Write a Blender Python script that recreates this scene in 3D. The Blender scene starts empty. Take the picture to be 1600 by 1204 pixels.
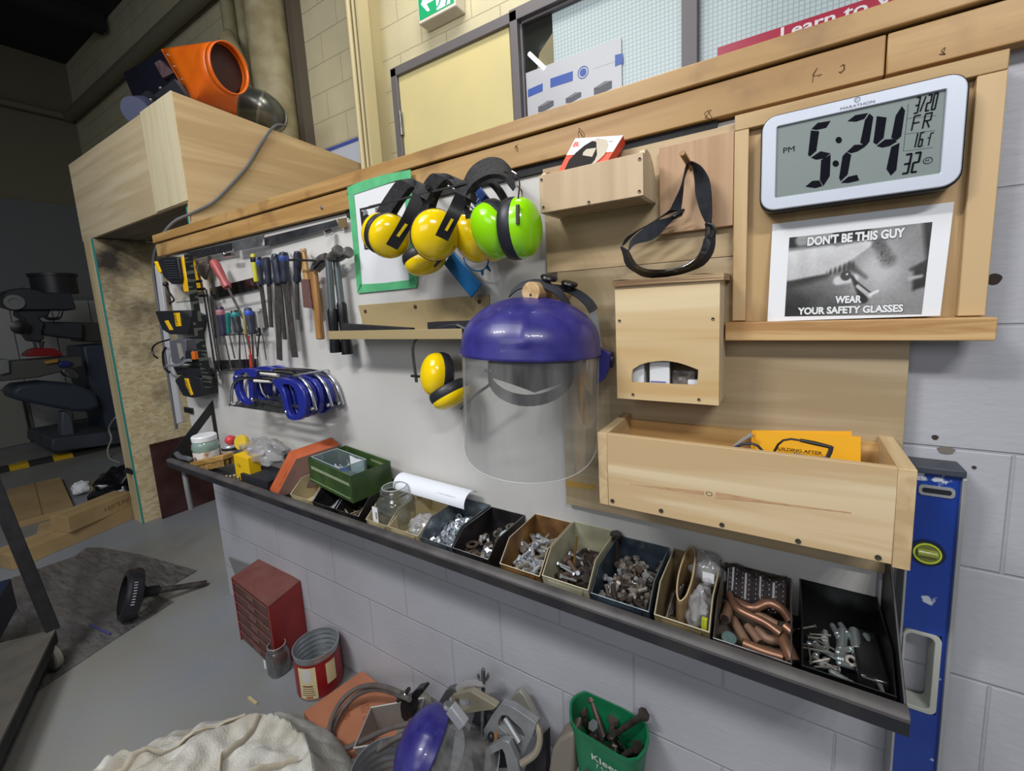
import bpy, math, random
from mathutils import Vector, Matrix, Euler, noise
R = math.radians
random.seed(11)
SC = bpy.context.scene
COL = SC.collection

# ---------------------------------------------------------------- camera
FPX, CX, CY, H = 675.43, 800.0, 563.45, 1.53
def _rot(r, p, y):
    Ry = Matrix(((math.cos(y), math.sin(y), 0), (-math.sin(y), math.cos(y), 0), (0, 0, 1)))
    Rp = Matrix(((1, 0, 0), (0, math.cos(p), math.sin(p)), (0, -math.sin(p), math.cos(p))))
    C = Matrix(((1, 0, 0), (0, 0, -1), (0, 1, 0)))
    Rr = Matrix(((math.cos(r), -math.sin(r), 0), (math.sin(r), math.cos(r), 0), (0, 0, 1)))
    return Rr @ C @ Rp @ Ry
CM = _rot(-5.59322257e-02, -1.35922988e-01, 5.65593992e-01)
CAM = Vector((0, -1.0, H))
cd = bpy.data.cameras.new('camera'); co = bpy.data.objects.new('camera', cd); COL.objects.link(co)
cd.sensor_fit = 'HORIZONTAL'; cd.sensor_width = 36; cd.lens = FPX / 1600 * 36
cd.shift_x = (800 - CX) / 1600; cd.shift_y = (CY - 602) / 1600
cd.clip_start = .02; cd.clip_end = 100
mw = Matrix((CM[0], -CM[1], -CM[2])).transposed().to_4x4(); mw.translation = CAM
co.matrix_world = mw
SC.camera = co

# ---------------------------------------------------------------- world, lamps, added fill, exposure
SC.view_settings.view_transform = 'Standard'; SC.view_settings.look = 'None'
SC.view_settings.exposure = -0.15; SC.view_settings.gamma = 1; SC.view_settings.use_curve_mapping = False
w = bpy.data.worlds.new('world'); SC.world = w; w.use_nodes = True
w.node_tree.nodes['Background'].inputs[0].default_value = (.75, .85, 1, 1)
w.node_tree.nodes['Background'].inputs[1].default_value = .12
def area(name, loc, to, size, power, color=(1, .97, .93), sy=None):
    l = bpy.data.lights.new(name, 'AREA'); l.energy = power; l.color = color
    l.size = size
    if sy: l.shape = 'RECTANGLE'; l.size_y = sy
    o = bpy.data.objects.new(name, l); COL.objects.link(o); o.location = loc
    o.rotation_euler = (Vector(to) - Vector(loc)).to_track_quat('-Z', 'Y').to_euler()
    return o
for i in range(4):
    area('lamp', (-1.85 + .24 * i, -2.2 + .05 * i, 3.5), (-1.4, -.4, 1.0),   .12, 13, (1, .985, .965))
for i in range(4):
    area('lamp', (.85 + .24 * i, -2.3 + .05 * i, 3.4), (.2, -.1, 1.2), .12, 12, (1, .985, .965))
area('lamp_soft', (-1.6, -2.2, 4.4), (-1.5, -1.0, 0), 2.2, 62, (.93, .96, 1), 1.6)  # added soft overhead fill, not a fixture of the shop
area('lamp_far', (-.3, -4.6, 2.9), (-.7, 0, .6), 3.0, 44, (.95, .97, 1), 1.4)  # added fill behind the camera, standing for distant lamps
area('lamp_corridor', (-1.3, .55, 4.3), (-1.2, 1.2, 2.0), 1.6, 34, (1, .95, .84), .35)

# ---------------------------------------------------------------- pixel rays of the photograph onto real planes
def _ray(u, v): return CM.transposed() @ Vector(((u - CX) / FPX, (v - CY) / FPX, 1))
def PY(u, v, y):
    d = _ray(u, v); return CAM + d * ((y + 1) / d.y)
def PZ(u, v, z):
    d = _ray(u, v); return CAM + d * ((z - H) / d.z)
def PX(u, v, x):
    d = _ray(u, v); return CAM + d * (x / d.x)
def ly(pts, y): return [PY(u, v, y) for u, v in pts]
def V(*a): return Vector(a)

# ---------------------------------------------------------------- mesh collector
class MB:
    def __init__(s): s.v = []; s.f = []; s.mi = []; s.cur = 0
    def add(s, vs, fs):
        b = len(s.v); s.v += [Vector(p) for p in vs]
        for f in fs: s.f.append([b + i for i in f]); s.mi.append(s.cur)
        return s
    def box(s, x0, x1, y0, y1, z0, z1, M=None):
        vs = [V(x, y, z) for z in (z0, z1) for x, y in ((x0, y0), (x1, y0), (x1, y1), (x0, y1))]
        return s.hexa(vs if M is None else [M @ p for p in vs])
    def hexa(s, p):
        return s.add(p, [(3, 2, 1, 0), (4, 5, 6, 7), (0, 1, 5, 4), (1, 2, 6, 5), (2, 3, 7, 6), (3, 0, 4, 7)])
    def plate(s, poly, vec):
        n = len(poly); vec = Vector(vec); poly = [Vector(p) for p in poly]
        nn = Vector((0, 0, 0))
        for i in range(n): nn += poly[i].cross(poly[(i + 1) % n])
        if nn.dot(vec) > 0: poly = poly[::-1]
        fs = [list(range(n)), list(range(2 * n - 1, n - 1, -1))]
        fs += [(i + n, (i + 1) % n + n, (i + 1) % n, i) for i in range(n)]
        return s.add(poly + [p + vec for p in poly], fs)
    def ring(s, outer, inner, vec):
        n = len(outer); vec = Vector(vec)
        vs = list(outer) + list(inner) + [p + vec for p in outer] + [p + vec for p in inner]
        fs = []
        for i in range(n):
            j = (i + 1) % n
            fs += [(i, j, n + j, n + i), (2 * n + i, 3 * n + i, 3 * n + j, 2 * n + j),
                   (i, 2 * n + i, 2 * n + j, j), (n + i, n + j, 3 * n + j, 3 * n + i)]
        return s.add(vs, fs)
    def tube(s, pts, r, n=8, closed=False, ell=1.0, up=None):
        pts = [Vector(p) for p in pts]; m = len(pts)
        rr = r if isinstance(r, (list, tuple)) else [r] * m
        vs = []; prev = None
        for i, p in enumerate(pts):
            a = pts[(i - 1) % m] if (closed or i > 0) else p
            b = pts[(i + 1) % m] if (closed or i < m - 1) else p
            t = (b - a).normalized()
            if prev is None:
                q = Vector(up) if up is not None else (V(0, 0, 1) if abs(t.z) < .9 else V(1, 0, 0))
            else: q = prev
            q = (q - t * q.dot(t)).normalized(); prev = q; k = t.cross(q)
            for j in range(n):
                th = 2 * math.pi * j / n
                vs.append(p + q * (math.cos(th) * rr[i]) + k * (math.sin(th) * rr[i] * ell))
        fs = []
        for i in range(m if closed else m - 1):
            i2 = (i + 1) % m
            for j in range(n):
                j2 = (j + 1) % n
                fs.append((i * n + j, i * n + j2, i2 * n + j2, i2 * n + j))
        if not closed: fs += [list(range(n))[::-1], [(m - 1) * n + j for j in range(n)]]
        return s.add(vs, fs)
    def cyl(s, a, b, r, n=16, r2=None): return s.tube([a, b], [r, r if r2 is None else r2], n)
    def lathe(s, base, axis, prof, n=28, sq=None, caps=True):
        base = Vector(base); ax = Vector(axis).normalized()
        q = (V(1, 0, 0) if abs(ax.x) < .9 else V(0, 1, 0)); q = (q - ax * q.dot(ax)).normalized(); k = ax.cross(q)
        vs = []
        for r, h in prof:
            for j in range(n):
                th = 2 * math.pi * j / n; c, d = math.cos(th), math.sin(th)
                if sq:
                    e = 2 / sq; g = (abs(c) ** sq + abs(d) ** sq) ** (-1 / sq); c, d = c * g, d * g
                vs.append(base + ax * h + q * (r * c) + k * (r * d))
        fs = []
        for i in range(len(prof) - 1):
            for j in range(n):
                j2 = (j + 1) % n; fs.append((i * n + j, i * n + j2, (i + 1) * n + j2, (i + 1) * n + j))
        if caps:
            if prof[0][0] > 0: fs.append(list(range(n))[::-1])
            if prof[-1][0] > 0: fs.append([(len(prof) - 1) * n + j for j in range(n)])
        return s.add(vs, fs)
    def grid(s, fn, nu, nv, cu=False):
        vs = [fn(i / nu, j / nv) for j in range(nv + 1) for i in range(nu + (0 if cu else 1))]
        w_ = nu if cu else nu + 1
        fs = [(j * w_ + i, j * w_ + (i + 1) % w_, (j + 1) * w_ + (i + 1) % w_, (j + 1) * w_ + i) for j in range(nv) for i in range(nu)]
        return s.add(vs, fs)
    def ribbon(s, A, B, th):
        n = len(A); N = []
        for i in range(n):
            t = (A[min(i + 1, n - 1)] - A[max(i - 1, 0)]) + (B[min(i + 1, n - 1)] - B[max(i - 1, 0)])
            k = t.cross(B[i] - A[i])
            if N and k.dot(N[-1]) < 0: k = -k
            N.append(k.normalized() if k.length > 1e-9 else N[-1])
        vs = list(A) + list(B) + [A[i] + N[i] * th for i in range(n)] + [B[i] + N[i] * th for i in range(n)]
        fs = []
        for i in range(n - 1):
            fs += [(i, n + i, n + i + 1, i + 1), (2 * n + i, 2 * n + i + 1, 3 * n + i + 1, 3 * n + i),
                   (i, i + 1, 2 * n + i + 1, 2 * n + i), (n + i, 3 * n + i, 3 * n + i + 1, n + i + 1)]
        fs += [(0, 2 * n, 3 * n, n), (n - 1, 2 * n - 1, 4 * n - 1, 3 * n - 1)]
        return s.add(vs, fs)
    def ball(s, c, r, nu=14, nv=9, M=None):
        c = Vector(c); r = (r, r, r) if not isinstance(r, (tuple, list)) else r
        def fn(a, b):
            th = a * 2 * math.pi; ph = (b - .5) * math.pi * .999
            p = V(r[0] * math.cos(ph) * math.cos(th), r[1] * math.cos(ph) * math.sin(th), r[2] * math.sin(ph))
            return c + (M @ p if M else p)
        return s.grid(fn, nu, nv, True)
    def text(s, body, O, r, u, width=None, height=None, bold=0.0):
        """letters laid on the plane O + x*r + y*u; r,u unit vectors; sized to width and/or height"""
        if body[0] == '~':                                  # print too small or worn to read: letter-like strokes
            n = len(body); rs = random.Random(n); h = height or .004; cw = (width or n * h * .7) / n
            for i in range(n):
                for k in range(3):
                    a = O + r * (cw * (i + .15 + .25 * k)); z0 = 0 if rs.random() < .75 else .45; z1 = 1 if rs.random() < .7 else .55
                    if k == 1: s.add([a + u * h * (z1 - .2), a + r * cw * .3 + u * h * (z1 - .2), a + r * cw * .3 + u * h * z1, a + u * h * z1], [(0, 1, 2, 3)])
                    elif k == 0 or rs.random() < .6: s.add([a + u * h * z0, a + r * cw * .16 + u * h * z0, a + r * cw * .16 + u * h * z1, a + u * h * z1], [(0, 1, 2, 3)])
            return s
        cu = bpy.data.curves.new('t', 'FONT'); cu.body = body; cu.offset = bold; cu.resolution_u = 3; cu.fill_mode = 'FRONT'
        ob = bpy.data.objects.new('t', cu); COL.objects.link(ob)
        me = bpy.data.meshes.new_from_object(ob.evaluated_get(bpy.context.evaluated_depsgraph_get()))
        vs = [v.co.copy() for v in me.vertices]; fs = [list(p.vertices) for p in me.polygons]
        bpy.data.objects.remove(ob); bpy.data.curves.remove(cu); bpy.data.meshes.remove(me)
        if not vs: return s
        x0 = min(p.x for p in vs); x1 = max(p.x for p in vs); y0 = min(p.y for p in vs); y1 = max(p.y for p in vs)
        sx = width / (x1 - x0) if width else None; sy = height / (y1 - y0) if height else None
        sx = sx or sy; sy = sy or sx
        return s.add([O + r * ((p.x - x0) * sx) + u * ((p.y - y0) * sy) for p in vs], fs)
    def build(s, name, mat, parent=None, smooth=True, bevel=0, seg=2, origin=None, sub=0, solid=0):
        if parent is not None: org = parent.matrix_world.translation.copy() if parent.parent is None else Vector(parent['_o'])
        elif origin is not None: org = Vector(origin)
        else:
            xs = [p.x for p in s.v]; ys = [p.y for p in s.v]; zs = [p.z for p in s.v]
            org = V((min(xs) + max(xs)) / 2, (min(ys) + max(ys)) / 2, min(zs))
        me = bpy.data.meshes.new(name)
        me.from_pydata([tuple(p - org) for p in s.v], [], s.f); me.update()
        for m_ in (mat if isinstance(mat, (list, tuple)) else [mat]): me.materials.append(m_)
        if isinstance(mat, (list, tuple)): me.polygons.foreach_set('material_index', s.mi)
        if smooth:
            me.polygons.foreach_set('use_smooth', [True] * len(me.polygons)); me.set_sharp_from_angle(angle=R(38))
        o = bpy.data.objects.new(name, me); COL.objects.link(o)
        if parent is None: o.location = org; ORG[o] = org
        else: o.parent = parent; ORG[o] = org
        if solid:
            d = o.modifiers.new('solid', 'SOLIDIFY'); d.thickness = solid; d.offset = 0
        if bevel:
            d = o.modifiers.new('bevel', 'BEVEL'); d.width = bevel; d.segments = seg; d.limit_method = 'ANGLE'; d.angle_limit = R(40)
        if sub:
            d = o.modifiers.new('sub', 'SUBSURF'); d.levels = sub; d.render_levels = sub
        return o
ORG = {}
_b = MB.build
def build(s, name, mat, parent=None, **k):
    """parent: an Empty / mesh whose origin is already known in ORG"""
    if parent is not None:
        org = ORG[parent]; xs = s.v; s.v = [p - org for p in xs]
        # verts are stored relative to the parent's origin
        o = _b2(s, name, mat, parent, **k); ORG[o] = org; return o
    return _b(s, name, mat, None, **k)
def _b2(s, name, mat, parent, smooth=True, bevel=0, seg=2, sub=0, solid=0, origin=None):
    keep = s.v
    o = _b(s, name, mat, None, smooth=smooth, bevel=bevel, seg=seg, sub=sub, solid=solid, origin=V(0, 0, 0))
    o.parent = parent; s.v = keep; return o
MB.build = build

def thing(name, label, cat, loc, group=None, rot=None):
    o = bpy.data.objects.new(name, None); COL.objects.link(o); o.location = Vector(loc)
    o.empty_display_size = .02
    o['label'] = label; o['category'] = cat
    if group: o['group'] = group
    ORG[o] = Vector(loc)
    return o
def tag(o, label, cat, group=None, kind=None):
    o['label'] = label; o['category'] = cat
    if group: o['group'] = group
    if kind: o['kind'] = kind
    return o
def struct(o): o['kind'] = 'structure'; return o
def dup(root, M, label=None, group=None, mats=None):
    """copy of a thing and of its parts and sub-parts, moved by matrix M; mesh data shared"""
    def cp(o, par):
        c = o.copy(); COL.objects.link(c)
        if par is not None: c.parent = par
        for ch in [x for x in ALLCH.get(o, [])]: cp(ch, c)
        return c
    ALLCH = {}
    for x in root.children: ALLCH.setdefault(root, []).append(x)
    for x in root.children:
        for y_ in x.children: ALLCH.setdefault(x, []).append(y_)
    r = cp(root, None)
    r.location = M.to_translation(); r.rotation_mode = 'QUATERNION'; r.rotation_quaternion = M.to_quaternion()
    if label: r['label'] = label
    if group: r['group'] = group
    return r

# ---------------------------------------------------------------- materials
def lin(c):
    return tuple(((x / 255) / 12.92 if x / 255 <= .04045 else ((x / 255 + .055) / 1.055) ** 2.4) for x in c) + (1,)
MATS = {}
def mat(name, c, r=.5, m=0, c2=None, sc=6, st=(1, 1, 1), bump=0, bs=60, det=4, lo=.35, hi=.65, coat=0, emi=0, dist=0, bd=.01):
    if name in MATS: return MATS[name]
    M = bpy.data.materials.new(name); M.use_nodes = True; nt = M.node_tree; N = nt.nodes; L = nt.links
    b = N['Principled BSDF']; b.inputs['Base Color'].default_value = lin(c); b.inputs['Roughness'].default_value = r
    b.inputs['Metallic'].default_value = m
    if coat: b.inputs['Coat Weight'].default_value = coat
    if emi:
        b.inputs['Emission Color'].default_value = lin(c); b.inputs['Emission Strength'].default_value = emi
    if c2 is not None or bump:
        tc = N.new('ShaderNodeTexCoord'); mp = N.new('ShaderNodeMapping'); mp.inputs['Scale'].default_value = st
        L.new(tc.outputs['Object'], mp.inputs[0])
    if c2 is not None:
        nz = N.new('ShaderNodeTexNoise'); nz.inputs['Scale'].default_value = sc; nz.inputs['Detail'].default_value = det
        nz.inputs['Distortion'].default_value = dist
        L.new(mp.outputs[0], nz.inputs['Vector'])
        cr = N.new('ShaderNodeValToRGB'); cr.color_ramp.elements[0].position = lo; cr.color_ramp.elements[1].position = hi
        cr.color_ramp.elements[0].color = lin(c); cr.color_ramp.elements[1].color = lin(c2)
        L.new(nz.outputs[0], cr.inputs[0]); L.new(cr.outputs[0], b.inputs['Base Color'])
    if bump:
        n2 = N.new('ShaderNodeTexNoise'); n2.inputs['Scale'].default_value = bs; n2.inputs['Detail'].default_value = 3
        L.new(mp.outputs[0], n2.inputs['Vector'])
        bp = N.new('ShaderNodeBump'); bp.inputs['Strength'].default_value = bump; bp.inputs['Distance'].default_value = bd
        L.new(n2.outputs[0], bp.inputs['Height']); L.new(bp.outputs[0], b.inputs['Normal'])
    MATS[name] = M; return M
def wood(name, c, c2, axis='x', sc=1.0, r=.55, c3=None, stain=None):
    """grain streaks stretched along one axis over a slow colour drift"""
    if name in MATS: return MATS[name]
    M = bpy.data.materials.new(name); M.use_nodes = True; nt = M.node_tree; N = nt.nodes; L = nt.links
    b = N['Principled BSDF']; b.inputs['Roughness'].default_value = r
    tc = N.new('ShaderNodeTexCoord'); mp = N.new('ShaderNodeMapping')
    a = {'x': (1.2, 22, 22), 'y': (22, 1.2, 22), 'z': (22, 22, 1.2)}[axis]
    mp.inputs['Scale'].default_value = tuple(k * sc for k in a); L.new(tc.outputs['Object'], mp.inputs[0])
    nz = N.new('ShaderNodeTexNoise'); nz.inputs['Scale'].default_value = 1.6; nz.inputs['Detail'].default_value = 5
    nz.inputs['Distortion'].default_value = .8; L.new(mp.outputs[0], nz.inputs['Vector'])
    m2 = N.new('ShaderNodeMapping'); a2 = {'x': (3, 14, 14), 'y': (14, 3, 14), 'z': (14, 14, 3)}[axis]
    m2.inputs['Scale'].default_value = tuple(k * sc * .5 for k in a2); L.new(tc.outputs['Object'], m2.inputs[0])
    n3 = N.new('ShaderNodeTexNoise'); n3.inputs['Scale'].default_value = 1.0; n3.inputs['Detail'].default_value = 2
    L.new(m2.outputs[0], n3.inputs['Vector'])
    r1 = N.new('ShaderNodeValToRGB'); r1.color_ramp.elements[0].position = .40; r1.color_ramp.elements[1].position = .60
    r1.color_ramp.elements[0].color = lin(c2); r1.color_ramp.elements[1].color = lin(c); L.new(nz.outputs[0], r1.inputs[0])
    mx = N.new('ShaderNodeMix'); mx.data_type = 'RGBA'; mx.inputs[7].default_value = lin(c3 or c2)
    r2 = N.new('ShaderNodeValToRGB'); r2.color_ramp.elements[0].position = .52; r2.color_ramp.elements[1].position = .78
    r2.color_ramp.elements[1].color = (.75, .75, .75, 1)
    L.new(n3.outputs[0], r2.inputs[0]); L.new(r2.outputs[0], mx.inputs[0]); L.new(r1.outputs[0], mx.inputs[6])
    out = mx.outputs[2]
    if stain:
        n4 = N.new('ShaderNodeTexNoise'); n4.inputs['Scale'].default_value = 7; n4.inputs['Detail'].default_value = 6
        L.new(tc.outputs['Object'], n4.inputs['Vector'])
        r4 = N.new('ShaderNodeValToRGB'); r4.color_ramp.elements[0].position = .55; r4.color_ramp.elements[1].position = .8
        L.new(n4.outputs[0], r4.inputs[0])
        m4 = N.new('ShaderNodeMix'); m4.data_type = 'RGBA'; m4.inputs[7].default_value = lin(stain)
        L.new(r4.outputs[0], m4.inputs[0]); L.new(out, m4.inputs[6]); out = m4.outputs[2]
    L.new(out, b.inputs['Base Color'])
    bp = N.new('ShaderNodeBump'); bp.inputs['Strength'].default_value = .15; bp.inputs['Distance'].default_value = .003
    L.new(nz.outputs[0], bp.inputs['Height']); L.new(bp.outputs[0], b.inputs['Normal'])
    MATS[name] = M; return M
def clear(name, tint=(240, 245, 245), haze=.12, hz=(200, 205, 208), r=.06, sp=.5, scratches=False, cap=.5):
    """thin clear plastic or glass: lets light straight through, with haze and a gloss"""
    if name in MATS: return MATS[name]
    M = bpy.data.materials.new(name); M.use_nodes = True; nt = M.node_tree; N = nt.nodes; L = nt.links
    b = N['Principled BSDF']; out = N['Material Output']
    b.inputs['Base Color'].default_value = lin(hz); b.inputs['Roughness'].default_value = .6
    t = N.new('ShaderNodeBsdfTransparent'); t.inputs[0].default_value = lin(tint)
    g = N.new('ShaderNodeBsdfGlossy'); g.inputs['Roughness'].default_value = r
    fr = N.new('ShaderNodeFresnel'); fr.inputs[0].default_value = 1.45
    mu = N.new('ShaderNodeMath'); mu.operation = 'MULTIPLY'; mu.inputs[1].default_value = sp * 2; L.new(fr.outputs[0], mu.inputs[0])
    mi = N.new('ShaderNodeMath'); mi.operation = 'MINIMUM'; mi.inputs[1].default_value = cap; L.new(mu.outputs[0], mi.inputs[0]); mu = mi
    mx = N.new('ShaderNodeMixShader'); mx.inputs[0].default_value = haze; L.new(t.outputs[0], mx.inputs[1]); L.new(b.outputs[0], mx.inputs[2])
    if scratches:
        tc = N.new('ShaderNodeTexCoord'); nz = N.new('ShaderNodeTexNoise'); nz.inputs['Scale'].default_value = 9; nz.inputs['Detail'].default_value = 8
        mp = N.new('ShaderNodeMapping'); mp.inputs['Scale'].default_value = (2.5, 2.5, .5)
        L.new(tc.outputs['Object'], mp.inputs[0]); L.new(mp.outputs[0], nz.inputs[0])
        cr = N.new('ShaderNodeMapRange'); cr.inputs[1].default_value = .35; cr.inputs[2].default_value = .75
        cr.inputs[3].default_value = haze * .5; cr.inputs[4].default_value = haze * 2.4
        L.new(nz.outputs[0], cr.inputs[0]); L.new(cr.outputs[0], mx.inputs[0])
    m2 = N.new('ShaderNodeMixShader'); L.new(mu.outputs[0], m2.inputs[0]); L.new(mx.outputs[0], m2.inputs[1]); L.new(g.outputs[0], m2.inputs[2])
    L.new(m2.outputs[0], out.inputs[0]); MATS[name] = M; return M
def blockwall(name, c, joint, rough=.55, c2=None, off=(0, 0, 0), pit=.25, jd=.3):
    """painted concrete block, 0.4 x 0.2 courses, joints and pitted face as bump; X along wall, Z up"""
    M = bpy.data.materials.new(name); M.use_nodes = True; nt = M.node_tree; N = nt.nodes; L = nt.links
    b = N['Principled BSDF']; b.inputs['Roughness'].default_value = rough
    ge = N.new('ShaderNodeNewGeometry'); sp = N.new('ShaderNodeSeparateXYZ'); cb = N.new('ShaderNodeCombineXYZ')
    L.new(ge.outputs['Position'], sp.inputs[0])
    ax = N.new('ShaderNodeMath'); ax.operation = 'ADD'
    L.new(sp.outputs[0], ax.inputs[0]); L.new(sp.outputs[1], ax.inputs[1]); L.new(ax.outputs[0], cb.inputs[0]); L.new(sp.outputs[2], cb.inputs[1])
    mp = N.new('ShaderNodeMapping'); mp.inputs['Location'].default_value = off; L.new(cb.outputs[0], mp.inputs[0])
    br = N.new('ShaderNodeTexBrick'); br.inputs['Scale'].default_value = 1; br.inputs['Brick Width'].default_value = .423
    br.inputs['Row Height'].default_value = .2115; br.inputs['Mortar Size'].default_value = .0035; br.inputs['Mortar Smooth'].default_value = .6
    br.inputs['Color1'].default_value = lin(c); br.inputs['Color2'].default_value = lin(c2 or c); br.inputs['Mortar'].default_value = lin(joint); br.inputs['Bias'].default_value = -.3
    L.new(mp.outputs[0], br.inputs[0])
    nz = N.new('ShaderNodeTexNoise'); nz.inputs['Scale'].default_value = 3.5; nz.inputs['Detail'].default_value = 7; L.new(ge.outputs['Position'], nz.inputs['Vector'])
    mr = N.new('ShaderNodeMapRange'); mr.inputs[1].default_value = .3; mr.inputs[2].default_value = .75; mr.inputs[3].default_value = 1.04; mr.inputs[4].default_value = .88
    L.new(nz.outputs[0], mr.inputs[0])
    mm = N.new('ShaderNodeMix'); mm.data_type = 'RGBA'; mm.blend_type = 'MULTIPLY'; mm.inputs[0].default_value = 1
    L.new(br.outputs[0], mm.inputs[6]); L.new(mr.outputs[0], mm.inputs[7]); L.new(mm.outputs[2], b.inputs['Base Color'])
    n2 = N.new('ShaderNodeTexNoise'); n2.inputs['Scale'].default_value = 90; n2.inputs['Detail'].default_value = 4
    ms = N.new('ShaderNodeMapping'); ms.inputs['Scale'].default_value = (.45, .45, 1); L.new(ge.outputs['Position'], ms.inputs[0]); L.new(ms.outputs[0], n2.inputs['Vector'])
    b1 = N.new('ShaderNodeBump'); b1.inputs['Strength'].default_value = pit; b1.inputs['Distance'].default_value = .006; L.new(n2.outputs[0], b1.inputs['Height'])
    b2 = N.new('ShaderNodeBump'); b2.invert = True; b2.inputs['Strength'].default_value = jd; b2.inputs['Distance'].default_value = .006
    L.new(br.outputs['Fac'], b2.inputs['Height']); L.new(b1.outputs[0], b2.inputs['Normal']); L.new(b2.outputs[0], b.inputs['Normal'])
    return M

BLACK = mat('black_plastic', (24, 24, 28), .38)
BLACKM = mat('black_matte', (22, 22, 25), .75, c2=(36, 36, 40), sc=20)
DGREY = mat('dark_grey_plastic', (52, 55, 62), .4)
STEEL = mat('steel', (150, 152, 155), .32, .9, c2=(110, 110, 112), sc=30)
CHROME = mat('chrome', (205, 206, 210), .16, 1.0)
ZINC = mat('zinc', (190, 196, 202), .3, .9)
DSTEEL = mat('dark_steel', (78, 74, 72), .42, .75, c2=(110, 105, 100), sc=25)
RUST = mat('rusty_steel', (95, 68, 52), .6, .4, c2=(60, 48, 42), sc=40)
YELLOW = mat('yellow_plastic', (244, 208, 10), .16, coat=.4)
LIME = mat('lime_plastic', (150, 226, 10), .2, coat=.3)
BLUE = mat('blue_enamel', (38, 52, 150), .3, coat=.3)
WHITE = mat('white_paper', (226, 228, 232), .7)
INK = mat('black_ink', (28, 28, 30), .6)
SCREW = mat('screw_head', (88, 84, 74), .4, .7)
# ================================================================= the setting
PAINT = blockwall('grey_block_paint', (176, 177, 184), (167, 168, 175), .5, off=(.1, -1.4493 + .2115 * 5, 0), pit=.14, jd=.5)
CREAM = blockwall('cream_block_paint', (206, 198, 166), (186, 178, 146), .5, off=(.05, .08, 0), pit=.08, jd=.8)
CONC = mat('concrete_floor', (118, 118, 114), .42, c2=(150, 148, 142), sc=1.1, det=9, lo=.3, hi=.75, bump=.12, bs=40)
# painted-and-worn floor: paint blotches over bare concrete
N_ = CONC.node_tree; _n = N_.nodes; _l = N_.links; _b_ = _n['Principled BSDF']
_t = _n.new('ShaderNodeTexCoord'); _z = _n.new('ShaderNodeTexNoise'); _z.inputs['Scale'].default_value = .55; _z.inputs['Detail'].default_value = 10; _z.inputs['Roughness'].default_value = .65
_l.new(_t.outputs['Object'], _z.inputs['Vector'])
_r = _n.new('ShaderNodeValToRGB'); _r.color_ramp.elements[0].position = .44; _r.color_ramp.elements[1].position = .6
_l.new(_z.outputs[0], _r.inputs[0])
_m = _n.new('ShaderNodeMix'); _m.data_type = 'RGBA'; _m.inputs[7].default_value = lin((126, 132, 142))
_old = _b_.inputs['Base Color'].links[0].from_socket
_l.new(_r.outputs[0], _m.inputs[0]); _l.new(_old, _m.inputs[6]); _l.new(_m.outputs[2], _b_.inputs['Base Color'])
struct(MB().box(-9.2, 4, -6, 3.2, -.1, 0).build('floor', CONC))
DARKCEIL = mat('dark_ceiling', (46, 46, 50), .8, c2=(34, 34, 36), sc=1.5, st=(1, .2, 1))
struct(MB().box(-9.2, 4, -6, 3.2, 5.3, 5.4).build('ceiling', DARKCEIL))
mb = MB()
for k in range(5): mb.box(-9.0, 4, -2.6 + k * .62, -2.5 + k * .62, 5.02, 5.3)
mb.box(-7.3, -7.15, -6, 1.4, 5.1, 5.3).box(-4.9, -4.75, -6, 1.4, 5.1, 5.3)
struct(mb.build('trim_1', DARKCEIL))
WALLX0 = -2.585
struct(MB().box(WALLX0, 2.4, 0, .2, 0, H + .395).build('wall_front', PAINT, bevel=.004))
struct(MB().box(-9.1, 4, 1.45, 1.6, 0, 5.3).build('wall_back', CREAM))
LW = mat('dark_olive_wall', (116, 112, 92), .7)
struct(MB().box(-9.1, -8.95, -6, 1.45, 0, 5.3).build('wall_left', LW))
GP = mat('grey_wall_panel', (172, 172, 172), .6)
a = PX(0, 378, -8.94); b_ = PX(0, 555, -8.94)
mb = MB().box(-8.95, -8.9, -5, 1.45, 0, 1.53 + 1.75)
struct(mb.build('trim_2', mat('grey_lower_paint', (104, 106, 110), .6)))
mb = MB()
for k in range(14): mb.box(-8.9, -8.87, -4 + k * .4, -4 + k * .4 + .39, .15, 1.9)
struct(mb.build('trim_3', GP))
# pipe along the far walls below the ceiling
PIPEM = mat('cream_pipe_paint', (176, 168, 136), .5, c2=(150, 138, 104), sc=7)
pz = PY(105, 190, 1.38).z
struct(MB().tube([V(-8.85, -5, pz), V(-8.85, 1.3, pz)], .05, 10).tube([V(-8.85, 1.35, pz), V(-2.7, 1.35, pz + .02)], .07, 10).build('trim_4', LW))
# boards capping the half wall
CAP = wood('varnished_board', (184, 148, 96), (164, 126, 74), 'x', .8, .42, (158, 120, 70), stain=(118, 88, 56))
struct(MB().box(-2.735, 2.4, -.038, .21, H + .394, H + .434).build('trim_5', CAP, bevel=.003))
struct(MB().box(-2.73, .127, -.03, 0, H + .328, H + .390).build('trim_6', CAP, bevel=.002))
struct(MB().box(.129, 2.4, -.03, 0, H + .328, H + .390).build('trim_7', CAP, bevel=.002))
mb = MB()
for u, v in ((437, 300), (503, 312), (545, 290)): 
    p = PY(u, v + 12, -.031); mb.lathe(p, (0, -1, 0), [(.006, 0), (.006, .003), (0, .005)], 12)
struct(mb.build('trim_8', ZINC))
# white painted hardboard behind the tools, dark edge strip above
PANEL = mat('off_white_hardboard', (206, 204, 200), .5, c2=(186, 184, 182), sc=1.6, det=8, lo=.35, hi=.8)
tag(MB().box(-2.70, .16, -.012, -.001, H - .68, H + .322).build('tool_board', PANEL), 'off-white painted hardboard sheet behind the hanging tools', 'board')
tag(MB().box(-1.24, -.12, -.02, -.012, H + .306, H + .327).build('edge_strip', BLACKM), 'thin black strip along the top of the white board under the wooden cap', 'strip')
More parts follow.
